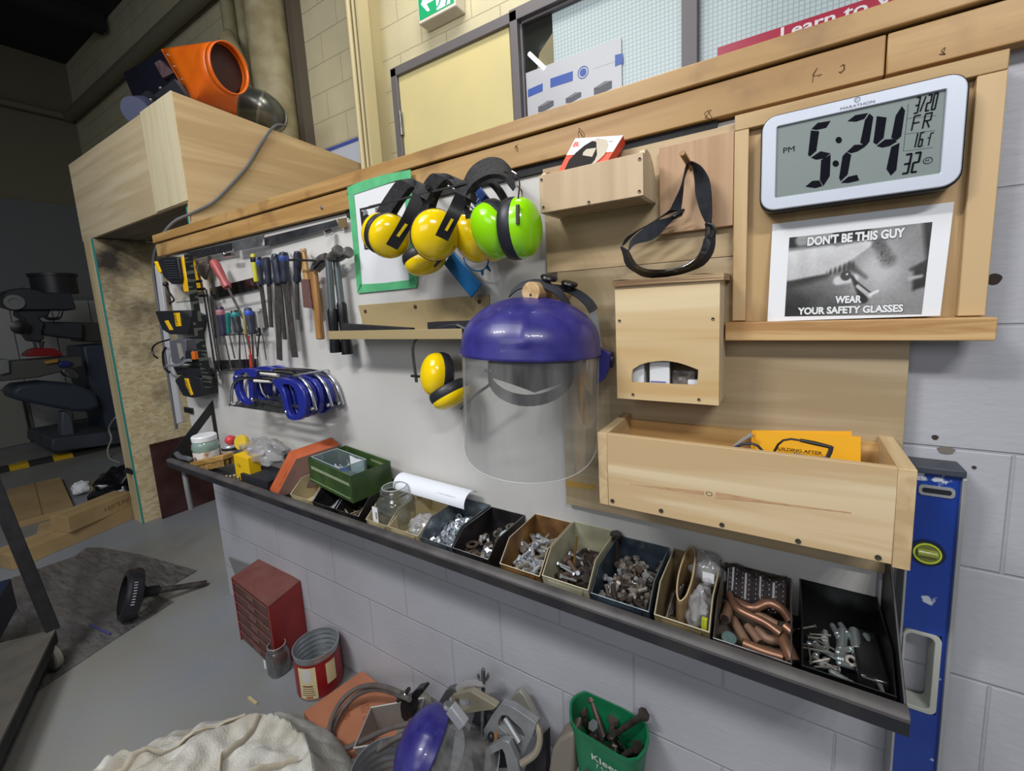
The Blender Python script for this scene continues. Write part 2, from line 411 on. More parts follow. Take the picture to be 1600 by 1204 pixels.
# ---- back wall: column, pipes, door, windows
Yb = 1.45
def wz(u, v, y=Yb): return PY(u, v, y)
mb = MB()
xl, xr = -2.62, -2.44
mb.box(xl - .0, xl + .02, 1.25, 1.45, 0, 4.6).box(xl, xr, 1.25, 1.27, 0, 4.6).box(xl + .08, xl + .1, 1.27, 1.45, 0, 4.6).box(xr - .012, xr + .01, 1.18, 1.27, 0, 4.6)
mb.tube([V(xl + .05, 1.22, 0), V(xl + .05, 1.22, 4.6)], .018, 10).tube([V(xl + .1, 1.22, 0), V(xl + .1, 1.22, 4.6)], .012, 10)
struct(mb.build('trim_9', mat('cream_steel_paint', (202, 190, 150), .45)))
# big pipe, thin pipes, dark edge
tag(MB().cyl(V(-3.62, 1.28, 1.4), V(-3.62, 1.28, 4.9), .155, 28).build('duct_pipe', PIPEM), 'thick cream vertical pipe behind the plywood box', 'pipe')
tag(MB().box(-3.47, -3.40, 1.36, 1.45, 1.4, 4.9).build('wall_channel', mat('brown_grey', (92, 84, 74), .6)), 'dark vertical channel on the wall just right of the thick pipe', 'channel')
for (x, r, lb) in ((-4.32, .055, 'leftmost slim cream pipe running up the far wall'), (-4.12, .04, 'slimmest cream pipe, between the thick pipe and its left neighbour')):
    tag(MB().tube([V(x, 1.36, 1.5), V(x, 1.36, 4.9)], r, 12).build('conduit_pipe', PIPEM), lb, 'pipe')
tag(MB().tube([V(-4.15, 1.25, 3.95), V(-3.9, 1.1, 3.75), V(-3.72, 1.05, 3.5)], [.05, .07, .08], 14).build('pipe_elbow', PIPEM), 'short cream branch pipe leaning against the thick pipe', 'pipe')
# blue-edged whiteboard seen over the box
p1 = wz(520, 232); 
mb = MB().box(-3.45, xl - .02, 1.43, 1.448, 2.2, H + 1.31); wb = thing('whiteboard', 'white board with blue top edge beside the steel column', 'board', (-3.1, 1.43, 2.2))
mb.build('panel', mat('pale_blue_white', (200, 206, 222), .4), wb)
MB().box(-3.45, xl - .02, 1.425, 1.442, H + 1.305, H + 1.33).build('top_edge', mat('blue_edge', (70, 90, 170), .5), wb)
# door with grey frame
FR = mat('grey_frame_paint', (104, 100, 104), .5)
dt = H + 1.62; x0 = -2.41; x1 = -1.40
mb = MB().box(x0, x0 + .055, 1.40, 1.46, 0, dt + .05).box(x0, x1, 1.40, 1.46, dt - .005, dt + .055)
struct(mb.build('trim_10', FR, bevel=.004))
dr = struct(MB().box(x0 + .055, x1 - .03, 1.425, 1.46, 0, dt - .005).build('door_1', mat('cream_door_paint', (222, 208, 150), .32, c2=(212, 200, 150), sc=2)))
mb = MB().cyl(V(x0 + .06, 1.405, H + 1.22), V(x0 + .06, 1.405, H + 1.38), .012, 10)
mb.build('door_hinge', STEEL, dr)
# window frame beside the door, one head, mullions
wl = -1.40; wt = H + 1.66
mb = MB().box(wl, wl + .05, 1.38, 1.46, 1.2, wt).box(wl, 1.6, 1.38, 1.46, wt - .055, wt + .01)
for xm in (-.45, .7): mb.box(xm, xm + .07, 1.38, 1.46, 1.2, wt)
mb.box(wl + .05, wl + .065, 1.41, 1.45, 1.2, wt - .05).box(wl, 1.6, 1.41, 1.45, wt - .07, wt - .05)
struct(mb.build('trim_11', FR, bevel=.003))
GLW = bpy.data.materials.new('wired_glass'); GLW.use_nodes = True
nt = GLW.node_tree; b = nt.nodes['Principled BSDF']; b.inputs['Roughness'].default_value = .25
tc = nt.nodes.new('ShaderNodeTexCoord'); br = nt.nodes.new('ShaderNodeTexBrick'); mp = nt.nodes.new('ShaderNodeMapping')
mp.inputs['Rotation'].default_value = (R(90), 0, 0)
br.offset = 0; br.inputs['Scale'].default_value = 1; br.inputs['Brick Width'].default_value = .02; br.inputs['Row Height'].default_value = .02
br.inputs['Mortar Size'].default_value = .0022; br.inputs['Color1'].default_value = lin((186, 202, 206)); br.inputs['Color2'].default_value = lin((186, 202, 206)); br.inputs['Mortar'].default_value = lin((158, 172, 178))
nt.links.new(tc.outputs['Object'], mp.inputs[0]); nt.links.new(mp.outputs[0], br.inputs[0]); nt.links.new(br.outputs[0], b.inputs['Base Color'])
struct(MB().box(-1.15, -.45, 1.435, 1.445, 1.3, wt - .07).build('window_2', GLW))
struct(MB().box(-.38, .7, 1.435, 1.445, 1.3, wt - .07).build('window_3', GLW))
struct(MB().box(-1.335, -1.15, 1.435, 1.445, 1.3, wt - .07).build('window_1', mat('dark_glass', (40, 42, 38), .08)))
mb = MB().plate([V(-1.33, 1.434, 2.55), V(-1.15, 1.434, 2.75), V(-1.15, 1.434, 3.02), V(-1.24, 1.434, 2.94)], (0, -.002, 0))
struct(mb.build('trim_12', mat('olive_reflection_board', (120, 112, 78), .5)))  # reflection in the dark pane, put in as an olive plate
def emis(name, c, s):
    M = mat(name, c, .5, emi=s); return M
# lit tube seen through the pane
tag(MB().cyl(wz(827, 84, 1.43), wz(852, 108, 1.43), .012, 10).build('tube_light', emis('lit_tube', (250, 252, 255), 1.6)), 'lit white fluorescent tube seen in the dark left pane above the poster', 'light')
# exit sign
es = thing('exit_sign', 'green running man exit sign with white arrow above the door', 'exit sign', (-1.91, 1.42, H + 1.8))
xa, xb, za, zb = -2.065, -1.755, H + 1.815, H + 2.02
MB().box(xa, xb, 1.35, 1.449, za, zb).build('housing', mat('sign_white', (222, 216, 204), .4), es, bevel=.006)
G = emis('sign_green', (18, 150, 96), .45); Wl = emis('sign_white_lit', (222, 226, 250), .75)
fy = 1.348
MB().box(xa + .012, xb - .012, fy, 1.352, za + .02, zb - .012).build('green_face', G, es)
def q(pts, m, nm): 
    MB().plate([V(xa + .012 + a * (xb - xa - .024), fy, za + .02 + c * (zb - za - .032)) for a, c in pts], (0, -.0015, 0)).build(nm, m, es)
q([(.08, .5), (.25, .85), (.32, .85), (.24, .58), (.44, .58), (.44, .42), (.24, .42), (.32, .16), (.25, .16)], Wl, 'arrow')
q([(.52, .04), (.9, .04), (.9, .2), (.98, .24), (.98, .34), (.8, .34), (.86, .96), (.52, .96)], Wl, 'door_symbol')
q([(.66, .9), (.74, .9), (.74, .8), (.8, .58), (.96, .52), (.95, .46), (.8, .46), (.76, .52), (.75, .36), (.86, .22), (.8, .04), (.75, .06), (.79, .2), (.68, .33), (.6, .14), (.52, .1), (.51, .16), (.57, .2), (.64, .42), (.66, .66), (.6, .58), (.53, .6), (.54, .66), (.62, .68)], G, 'running_figure')
# product poster in a plastic sleeve behind the cap board
po = thing('wall_poster', 'white poster with three grey blocks in a plastic sleeve', 'poster', (-1.05, 1.43, 2.5))
A = wz(825, 122); B = wz(973, 76); x0 = A.x; x1 = B.x; zt = H + 1.33; zb = H + .98
MB().box(x0, x1, 1.4255, 1.43, zb, zt).build('sheet', mat('poster_white', (188, 190, 198), .25), po)
PB = mat('poster_blue', (50, 84, 170), .4); PG = mat('poster_grey', (120, 120, 132), .5); PG2 = mat('poster_grey_dark', (84, 84, 96), .5)
def pp(u, v): return wz(u, v, 1.425)
def pl(pts, m, nm, k=1): MB().plate([pp(*t) for t in pts], (0, -.001 * k, 0)).build(nm, m, po)
pl([(825, 140), (848, 130), (848, 142), (825, 152)], PB, 'blue_band')
pl([(860, 123), (895, 111), (895, 126), (860, 137)], PB, 'blue_band')
pl([(961, 86), (973, 83), (973, 99), (961, 104)], PB, 'blue_band')
def blk(x, y, L, h):
    pl([(x, y), (x + L * .33, y - L * .02), (x + L, y - L * .42), (x + L, y - L * .42 - h), (x + L * .5, y - L * .3 - h), (x, y - h)], PG2, 'block_picture')
    pl([(x, y - h), (x + L * .33, y - h - L * .04), (x + L, y - h - L * .42), (x + L * .62, y - h - L * .40)], PG, 'block_picture_top', 2)
blk(841, 175, 24, 8); blk(884, 161, 24, 7); blk(928, 149, 28, 11)
c = pp(911, 113); mb = MB(); ring = [c + V(math.cos(t) * .032, 0, math.sin(t) * .032) for t in [i * math.pi / 12 for i in range(24)]]
mb.ring(ring, [c + (p - c) * .86 for p in ring], (0, -.001, 0)); mb.plate([c + (p - c) * .62 for p in ring], (0, -.001, 0)); mb.build('round_logo', PB, po)
rr = (pp(960, 100) - pp(900, 120)).normalized(); rr = V(1, 0, 0)
MB().text('~~~~~~~~~~~~~~', pp(926, 109), V(1, 0, 0), V(0, 0, 1), width=.13, bold=.01).build('small_lettering', PG, po)
# red banner
rb = thing('wall_banner', 'crimson banner with white lettering on the wired glass', 'banner', (.05, 1.43, 2.4))
x0 = -.298; x1 = 1.2; MB().box(x0, x1, 1.426, 1.43, H + 1.0, H + 1.128).build('sheet', mat('crimson_vinyl', (170, 28, 62), .3), rb)
mb = MB().text('Learn to Weld', V(-.045, 1.4245, H + 1.078), V(1, 0, 0), V(0, 0, 1), width=.52, height=.046, bold=.02)
mb.build('lettering', mat('banner_white', (226, 220, 226), .5), rb)
def smooth_(pts, n=4):
    P = [Vector(p) for p in pts]; o = []
    for i in range(len(P) - 1):
        p0 = P[max(i - 1, 0)]; p1 = P[i]; p2 = P[i + 1]; p3 = P[min(i + 2, len(P) - 1)]
        for k in range(n):
            f = k / n; o.append(.5 * (2 * p1 + (p2 - p0) * f + (2 * p0 - 5 * p1 + 4 * p2 - p3) * f * f + (3 * p1 - p0 - 3 * p2 + p3) * f ** 3))
    return o + [P[-1]]
# ================================================================= plywood, boxes, clock, signs on the right
PLY = wood('plywood_pale', (196, 174, 138), (176, 152, 114), 'x', .5, .6, (184, 158, 116))
PLYA = wood('plywood_grey', (180, 162, 132), (160, 140, 108), 'x', .6, .62, (150, 130, 98))
PINE = wood('pine_pale', (218, 198, 162), (196, 168, 126), 'x', .6, .5, (206, 178, 136))
PINE2 = wood('pine_yellow', (206, 168, 110), (184, 144, 88), 'x', .7, .5, (190, 150, 94))
PINEV = wood('pine_vertical', (202, 172, 128), (186, 154, 108), 'z', .5, .5, (192, 160, 114))
OAKV = wood('plywood_pinkish', (196, 162, 128), (178, 142, 108), 'z', .5, .6, (184, 150, 116))
ENDG = wood('end_grain', (170, 150, 118), (150, 130, 98), 'x', 2.2, .7)
def screws(pts, y, par, r=.0045):
    for u, v in pts:
        p = PY(u, v, y); MB().lathe(p, (0, -1, 0), [(r, 0), (r, .0015), (r * .5, .001), (0, .0004)], 12).build('screw', SCREW, par)
# plywood sheet low (A) and high (C)
A0 = PY(884, 760, -.03); A1 = PY(1418, 600, -.03)
pa = tag(MB().box(A0.x, A1.x, -.030, -.0125, PY(886, 787, -.03).z, PY(900, 423, -.03).z).build('plywood_sheet', PLYA, bevel=.001),
    'large grey-beige plywood sheet behind the long open pine box', 'board')
C0 = PY(852, 340, -.026)
pc = tag(MB().box(C0.x, PY(1150, 300, -.026).x, -.0295, -.0125, PY(900, 423, -.03).z + .001, PY(1060, 215, -.026).z).build('plywood_sheet', PLY, bevel=.001),
    'upper plywood sheet behind the small box holding the red carton', 'board')
# clock board: backing, frame strips, ledge
yb, yf = -.0325, -.047
fx0 = PY(1148, 190, yf).x; fx1 = PY(1577, 98, yf).x; fz1 = PY(1577, 75, yf).z; lz1 = PY(1350, 497, yf).z
cb = thing('clock_board', 'pine-framed plywood board carrying the digital clock and the safety notice', 'board', ((fx0 + fx1) / 2, -.03, lz1))
sw = PY(1578, 120, yf).x - PY(1530, 120, yf).x
MB().box(fx0 + .002, fx1 - .002, yb, -.0005, lz1 - .01, fz1 - .004).build('backing', wood('plywood_tan', (196, 164, 118), (178, 146, 100), 'z', .4, .6, (174, 142, 96)), cb)
MB().box(fx0, fx0 + sw * .75, yf, yb, lz1, fz1 - .028).build('frame_strip', PINEV, cb, bevel=.0015)
MB().box(fx1 - sw, fx1, yf, yb, lz1, fz1 - .028).build('frame_strip', PINEV, cb, bevel=.0015)
MB().box(fx0, fx1, yf, yb, fz1 - .0275, fz1).build('frame_strip', wood('pine_top_strip', (200, 172, 126), (178, 146, 100), 'x', .6), cb, bevel=.0015)
yl = -.072
a = PY(1133, 503, yl); b = PY(1562, 490, yl); c = PY(1132, 532, yl)
MB().box(a.x, PY(1559, 505, yl).x, yl, yb - .001, PY(1133, 532, yl).z, PY(1133, 504, yl).z).build('ledge', wood('pine_ledge', (208, 172, 120), (164, 120, 70), 'x', 1.5, .5, (190, 150, 98)), cb, bevel=.0015)
# ---------------- clock
yc = -.078
x0 = PY(1190, 250, yc).x; x1 = PY(1508, 200, yc).x; z1 = PY(1350, 148, yc).z; z0 = PY(1350, 308.5, yc).z
ck = thing('digital_clock', 'silver-framed digital wall clock reading 5:24 PM', 'clock', ((x0 + x1) / 2, yc + .04, z0))
def rrect(x0, x1, z0, z1, r, y, n=6):
    o = []
    for cx, cz, a0 in ((x1 - r, z1 - r, 0), (x0 + r, z1 - r, 90), (x0 + r, z0 + r, 180), (x1 - r, z0 + r, 270)):
        for k in range(n + 1):
            t = R(a0 + 90 * k / n); o.append(V(cx + r * math.cos(t), y, cz + r * math.sin(t)))
    return o
MB().plate(rrect(x0 - .002, x1 + .003, z0 - .003, z1 + .003, .024, yc + .006), (0, .034, 0)).build('body', BLACK, ck, bevel=.002)
sx0 = PY(1213, 250, yc).x; sx1 = PY(1474.5, 200, yc).x; sz1 = PY(1350, 167.5, yc).z; sz0 = PY(1350, 288, yc).z
MB().ring(rrect(x0, x1, z0, z1, .022, yc), rrect(sx0, sx1, sz0, sz1, .002, yc), (0, .012, 0)).build('bezel', mat('silver_bezel', (196, 202, 214), .42, .25), ck, bevel=.0015)
ys = yc + .004
MB().box(sx0 - .003, sx1 + .003, ys, ys + .006, sz0 - .003, sz1 + .003).build('screen', mat('lcd_grey', (118, 130, 127), .3), ck)
LCD = mat('lcd_dark', (20, 20, 30), .9); LCD.node_tree.nodes['Principled BSDF'].inputs['Specular IOR Level'].default_value = .1
def D(x, y): return PY(1200 + x / 4, y / 4, ys)
def seg(polys, name):
    mb = MB()
    for p in polys: mb.plate([D(*t) for t in p], (0, -.0006, 0))
    return mb.build(name, LCD, ck, smooth=False)
seg([[(272, 805), (310, 768), (392, 755), (364, 798), (302, 812)], [(268, 815), (320, 820), (302, 942), (262, 978), (250, 968)],
     [(268, 985), (328, 945), (390, 958), (350, 990), (300, 997)], [(332, 1000), (392, 965), (386, 1100), (346, 1162), (324, 1125)],
     [(234, 1166), (276, 1130), (320, 1127), (340, 1162), (296, 1175)]], 'digit_five')
seg([[(497, 757), (545, 720), (626, 706), (602, 742), (550, 760)], [(606, 750), (634, 709), (658, 732), (634, 884), (612, 912), (576, 892)],
     [(494, 948), (540, 905), (606, 903), (606, 917), (560, 945), (520, 957)], [(466, 975), (490, 950), (520, 967), (498, 1090), (454, 1132), (444, 1110)],
     [(456, 1142), (502, 1104), (556, 1092), (570, 1127), (500, 1143)]], 'digit_two')
seg([[(680, 726), (741, 734), (722, 862), (678, 903), (658, 890)], [(678, 912), (730, 872), (790, 868), (806, 884), (760, 912), (714, 922)],
     [(836, 664), (856, 690), (832, 852), (806, 875), (770, 862), (798, 722)], [(770, 918), (822, 892), (802, 1062), (768, 1097), (740, 1056)]], 'digit_four')
for k, (cx, cy) in enumerate(((442, 875), (423, 1022))):
    seg([[(cx + 20 * math.cos(t), cy + 20 * math.sin(t)) for t in [i * math.pi / 8 for i in range(16)]]], 'colon_dot')
def ctext(s, x, y, x2, h, nm, bold=.0, m=LCD, yy=ys, sl=.0):
    a = PY(1200 + x / 4, y / 4, yy - .0006); b = PY(1200 + x2 / 4, y / 4, yy - .0006)
    MB().text(s, a, V(1, 0, 0), V(sl, 0, 1), width=abs(b.x - a.x), height=h, bold=bold).build(nm, m, ck, smooth=False)
ctext('PM', 95, 958, 165, .0088, 'lettering', 0)
S7 = {'0': 'abcdef', '1': 'xy', '2': 'abged', '3': 'abgcd', '6': 'acdefg', '7': 'abc', 'F': 'aefg', 'C': 'aef', '/': 'z', 'R': 'aefgbr', '.': 'p'}
SG = {'a': (0, 2, 1, 2), 'b': (1, 1, 1, 2), 'c': (1, 0, 1, 1), 'd': (0, 0, 1, 0), 'e': (0, 0, 0, 1), 'f': (0, 1, 0, 2), 'g': (0, 1, 1, 1), 'z': (.1, .1, .9, 1.9), 'r': (.4, 1, 1, 0), 'p': (.4, 0, .6, 0), 'x': (.75, 0, .75, 1), 'y': (.75, 1, .75, 2)}
def seg7(s, x, y, x2, h, th, nm):
    # small liquid crystal characters: bars on the screen, leaning to the right
    a = PY(1200 + x / 4, y / 4, ys - .0006); b = PY(1200 + x2 / 4, y / 4, ys - .0006); W = (b.x - a.x); cw = W / len(s)
    mb = MB()
    for i, ch in enumerate(s):
        for g in S7[ch]:
            x0_, y0_, x1_, y1_ = SG[g]
            p = V(a.x + i * cw + x0_ * cw * .58 + y0_ / 2 * h * .12, a.y, a.z + y0_ / 2 * h); q_ = V(a.x + i * cw + x1_ * cw * .58 + y1_ / 2 * h * .12, a.y, a.z + y1_ / 2 * h)
            d = (q_ - p).normalized() * th * .42; bar_(mb, p - d * .2, q_ + d * .2, th)
    mb.build(nm, LCD, ck, smooth=False)
def bar_(mb, p, q, w_):
    d = (q - p).normalized(); s_ = V(-d.z, 0, d.x) * w_ / 2
    mb.plate([p - s_, q - s_, q + s_, p + s_], (0, -.0004, 0))
seg7('3/20', 912, 708, 1056, .0215, .0017, 'date_digits')
seg7('FR', 897, 815, 1034, .020, .0016, 'weekday_letters')
seg7('16', 903, 922, 972, .0195, .0016, 'temperature_digits')
seg7('.7', 962, 915, 1012, .011, .0011, 'temperature_decimal')
seg7('C', 1010, 872, 1040, .009, .0012, 'degree_mark')
seg7('32', 840, 1085, 952, .0275, .0025, 'seconds_digits')
ctext('MARATHON', 452, 688, 664, .0040, 'lettering', 0, mat('clock_print', (110, 112, 120), .5), yc - .0003)
mb = MB(); c = D(998, 1003) + V(0, -.0005, 0)
rg = [c + V(math.cos(t) * .0055, 0, math.sin(t) * .0048) for t in [i * math.pi / 10 for i in range(20)]]
mb.ring(rg, [c + (p - c) * .86 for p in rg], (0, -.0003, 0)); mb.text('M', c + V(-.0025, 0, -.002), V(1, 0, 0), V(0, 0, 1), height=.004); mb.build('round_mark', LCD, ck)
mb = MB(); c = PY(1200 + 558 / 4, 622 / 4, yc - .0003)
rg = [c + V(math.cos(t) * .0038, 0, math.sin(t) * .0038) for t in [i * math.pi / 10 for i in range(20)]]
mb.ring(rg, [c + (p - c) * .8 for p in rg], (0, -.0003, 0)); mb.text('M', c + V(-.002, 0, -.0015), V(1, 0, 0), V(0, 0, 1), height=.003); mb.build('logo', MATS['clock_print'], ck)
mb = MB()
for (x1_, y1_, x2_, y2_) in ((878, 650, 846, 945), (866, 742, 1052, 722), (860, 838, 1046, 815), (848, 945, 1030, 922)):
    a = D(x1_, y1_); b = D(x2_, y2_); mb.tube([a, b], .0003, 4)
mb.build('divider_line', LCD, ck)
# ---------------- notice with the eye photograph
nt_ = thing('safety_notice', "white sheet with a black and white eye photograph reading DON'T BE THIS GUY", 'sign', PY(1335, 500, -.055))
yp = -.056
Z0_ = PY(1335, 500, yp).z
def PN(u, v, off=0):
    # ray onto the leaning sheet: y = yp + .11 * (z - Z0_)
    d = _ray(u, v); k = .11; t = (yp - off - k * Z0_ + 1 + k * CAM.z) / (d.y - k * d.z); return CAM + d * t
P = [PN(1199, 502), PN(1469, 493), PN(1491, 315), PN(1207, 350)]
MB().plate(P, (0, .0008, 0)).build('paper', WHITE, nt_, smooth=False)
Q = [PN(1226, 494, .0006), PN(1440, 490.5, .0006), PN(1457, 346.5, .0006), PN(1233.5, 371, .0006)]
def bil(s, t): return Q[0].lerp(Q[1], s).lerp(Q[3].lerp(Q[2], s), t)
def cap_(s, t, ax, ay, bx, by, r0, r1):
    dx, dy = bx - ax, by - ay; k = max(0, min(1, ((s - ax) * dx + (t - ay) * dy) / (dx * dx + dy * dy)))
    return math.hypot(s - ax - k * dx, (t - ay - k * dy) * .66) - (r0 + (r1 - r0) * k)
def sm(d, w_=.02): return max(0, min(1, .5 - d / w_))
def shade(s, t):
    n = noise.noise(V(s * 9, t * 7, 0)) * .05 + noise.noise(V(s * 40, t * 30, 3)) * .035
    g = .50 + .26 * math.exp(-((s - .68) ** 2 / .03 + (t - .5) ** 2 / .09)) - .48 * math.exp(-((s + .05) ** 2 / .16 + (t - .05) ** 2 / .16))
    g -= .12 * math.exp(-((s - .45) ** 2 / .02 + (t - .12) ** 2 / .01))
    g = g + (.08 - g) * sm(.06 - s * .6 - (1 - t) * .1 + (t - .97) * -3 if 0 else max(.865 + s * .03 - t, s - .60), .03)      # dark top band
    g = g + (.14 - g) * sm(cap_(s, t, -.02, .42, .30, .50, .06, .025), .05)                 # shadow under the finger
    g = g + (.20 - g) * sm(cap_(s, t, .30, .50, .62, .80, .014, .006), .02)
    f = min(cap_(s, t, -.06, .63, .32, .68, .128, .11), cap_(s, t, .32, .68, .585, .82, .11, .036))                                         # finger
    g = g + (.80 + .25 * (t - .7) + .05 * math.sin(s * 40) * (s < .25) * .5 - g) * sm(f, .02)
    g = g + (.6 - g) * sm(cap_(s, t, .1, .95, .3, .97, .05, .04), .03)
    e = cap_(s, t, .66, .84, .74, .62, .035, .05)                                           # brow hair
    g -= (.22 + .35 * abs(noise.noise(V(s * 60, t * 25, 8)))) * sm(e, .05)
    g = g + (.16 - g) * sm(cap_(s, t, .33, .52, .48, .585, .02, .035), .03) * (.6 + .4 * math.sin(s * 190))
    g = g + (.22 - g) * sm(cap_(s, t, .48, .58, .60, .44, .03, .01), .03) * .8
    g = g + (.82 - g) * sm(cap_(s, t, .40, .42, .52, .44, .035, .03), .02)                # white of the eye
    g = g + (.2 - g) * sm(math.hypot(s - .455, (t - .475) * .66) - .04, .01)              # iris
    g = g + (.95 - g) * sm(math.hypot(s - .463, (t - .49) * .66) - .008, .006)
    g = g + (.12 - g) * sm(cap_(s, t, .50, .46, .60, .18, .012, .03), .015)               # hook and its shadow
    g = g + (.75 - g) * sm(cap_(s, t, .55, .34, .64, .22, .016, .016), .012)
    g = g + (.14 - g) * sm(cap_(s, t, .53, .40, .645, .255, .008, .006), .008)
    g = g + (.92 - g) * sm(cap_(s, t, .645, .24, .69, .275, .014, .01), .01)
    for k in range(8): g = g + (.25 - g) * sm(cap_(s, t, .34 + k * .02, .37 - k * .004, .33 + k * .022, .31, .002, .001), .006)
    g = g + (.12 - g) * sm(cap_(s, t, .93, .28, 1.02, .42, .01, .11), .03)                # far eye hollow
    g = g + (.7 - g) * sm(cap_(s, t, .90, .40, .97, .42, .015, .01), .02)
    g = g + (.14 - g) * sm(cap_(s, t, .90, .50, 1.0, .54, .01, .03), .03)
    g = g + (.12 - g) * sm(.94 - s + (1 - t) * .12, .04)                                  # hair at the right
    return max(.04, min(.95, g + n))
NU, NV = 190, 128
mb = MB(); mb.grid(lambda s, t: bil(s, t), NU, NV)
pic = mb.build('photograph', None, nt_, smooth=False)
me = pic.data; ca = me.color_attributes.new('print', 'FLOAT_COLOR', 'POINT')
k = 0; cols = []
for j in range(NV + 1):
    for i in range(NU + 1):
        g = shade(i / NU, j / NV); g = g ** 1.9 * .80; cols += [g, g, g * 1.02, 1]
ca.data.foreach_set('color', cols)
PM = bpy.data.materials.new('printed_photograph'); PM.use_nodes = True
at = PM.node_tree.nodes.new('ShaderNodeAttribute'); at.attribute_name = 'print'
PM.node_tree.links.new(at.outputs['Color'], PM.node_tree.nodes['Principled BSDF'].inputs['Base Color'])
PM.node_tree.nodes['Principled BSDF'].inputs['Roughness'].default_value = .6
me.materials.clear(); me.materials.append(PM)
def ntext(s, u1, v1, u2, v2, h, nm):
    """baseline from pixel (u1,v1) to (u2,v2)"""
    a = PN(u1, v1, .002); b = PN(u2, v2, .002); r_ = (b - a).normalized()
    MB().text(s, a + V(-.0008, .0006, -.0008), r_, V(.02, .11, 1), width=(b - a).length + .0016, height=h + .0018, bold=.06).build(nm + '_outline', INK, nt_, smooth=False)
    MB().text(s, a, r_, V(.02, .11, 1), width=(b - a).length, height=h, bold=.045).build(nm, mat('print_white', (222, 224, 226), .6), nt_, smooth=False)
ntext("DON'T BE THIS GUY", 1261, 384.5, 1414, 370.5, .0165, 'lettering')
ntext('WEAR', 1304.5, 474, 1346, 473, .0130, 'lettering')
ntext('YOUR SAFETY GLASSES', 1246, 491.8, 1411, 487.3, .0130, 'lettering')
# ---------------- plywood square with dowel peg
ye = -.045
sq = thing('peg_board', 'plywood square with a thin wooden peg holding the black goggles', 'board', PY(1090, 360, -.03))
a = PY(1030, 232, ye); b = PY(1145, 352, ye)
MB().box(a.x, b.x, ye, -.0305, PY(1087, 359, ye).z, PY(1087, 218, ye).z).build('board', OAKV, sq, bevel=.001)
pb = PY(1080, 262, ye); pt = PY(1066, 239, -.125)
MB().cyl(pb, pt, .0052, 12).build('peg', wood('peg_wood', (170, 132, 82), (150, 112, 66), 'y', 1), sq, bevel=.001)
# ---------------- black goggles hanging from the peg
def G(x, y, d): return PY(960 + x / 5.47, 220 + y / 5.47, d)
gg = thing('goggles', 'black foam-lined goggles hanging by their strap from the wooden peg', 'goggles', PY(1050, 425, -.08))
STR = mat('black_webbing', (26, 28, 36), .7, c2=(38, 40, 48), sc=60)
def rib(A, B, name, m, th=.0014):
    n = 26
    def rs(P):
        d = [0]
        for i in range(1, len(P)): d.append(d[-1] + math.dist(P[i][:2], P[i - 1][:2]))
        o = []
        for k in range(n + 1):
            t = k / n * d[-1]; i = 0
            while i < len(P) - 2 and d[i + 1] < t: i += 1
            f = (t - d[i]) / max(1e-9, d[i + 1] - d[i]); p0 = P[max(i - 1, 0)]; p1 = P[i]; p2 = P[i + 1]; p3 = P[min(i + 2, len(P) - 1)]
            o.append([.5 * (2 * p1[c] + (p2[c] - p0[c]) * f + (2 * p0[c] - 5 * p1[c] + 4 * p2[c] - p3[c]) * f * f + (3 * p1[c] - p0[c] - 3 * p2[c] + p3[c]) * f ** 3) for c in range(3)])
        return [G(*p) for p in o]
    return MB().ribbon(rs(A), rs(B), th).build(name, m, gg)
rib([(655, 175, -.085), (735, 215, -.086), (800, 310, -.088), (825, 430, -.088), (832, 600, -.086), (828, 705, -.08)],
    [(655, 185, -.062), (672, 250, -.066), (685, 350, -.068), (695, 470, -.070), (735, 610, -.072), (785, 712, -.076)], 'strap', STR)
rib([(655, 175, -.085), (612, 205, -.084), (588, 300, -.082), (560, 400, -.08), (515, 500, -.078), (474, 588, -.076)],
    [(655, 185, -.062), (640, 208, -.064), (596, 320, -.066), (585, 430, -.066), (578, 510, -.066), (568, 590, -.066)], 'strap', STR)
rib([(475, 585, -.085), (400, 640, -.088), (300, 705, -.09), (180, 770, -.092), (95, 830, -.094), (62, 900, -.094)],
    [(578, 592, -.075), (520, 600, -.076), (420, 640, -.078), (320, 700, -.08), (200, 770, -.085), (88, 880, -.09)], 'strap', STR)
rib([(540, 600, -.09), (470, 650, -.095), (330, 690, -.10), (220, 770, -.10), (140, 850, -.10), (118, 935, -.10)],
    [(545, 622, -.086), (440, 740, -.09), (370, 815, -.092), (300, 855, -.094), (180, 885, -.098), (128, 938, -.10)], 'strap', STR)
MB().tube([G(500, 655, -.09), G(560, 620, -.085), G(590, 590, -.08)], [.005, .0065, .003], 8, ell=1.6).build('buckle', BLACK, gg)
MB().tube([G(785, 705, -.084), G(835, 720, -.082), G(862, 770, -.082), G(855, 790, -.082)], .0035, 8).build('buckle', BLACK, gg)
MB().tube([G(800, 700, -.08), G(805, 760, -.08), G(800, 815, -.08)], [.006, .005, .006], 8, ell=.5).build('buckle', BLACK, gg)
FOAM = mat('goggle_foam', (34, 36, 42), .6)
rib([(62, 900, -.085), (85, 960, -.085), (108, 1055, -.084), (190, 1115, -.083), (270, 1152, -.082), (400, 1150, -.082), (520, 1135, -.082), (620, 1110, -.082), (760, 1050, -.083), (835, 950, -.084), (852, 850, -.085), (848, 770, -.085)],
    [(125, 935, -.105), (150, 985, -.107), (180, 1040, -.108), (225, 1075, -.108), (280, 1092, -.108), (400, 1098, -.108), (505, 1088, -.108), (600, 1055, -.108), (700, 990, -.107), (745, 905, -.106), (770, 820, -.105), (812, 815, -.104)], 'foam_frame', FOAM, .004)
LN = clear('dark_lens', (70, 74, 80), .5, (48, 52, 58), .1)
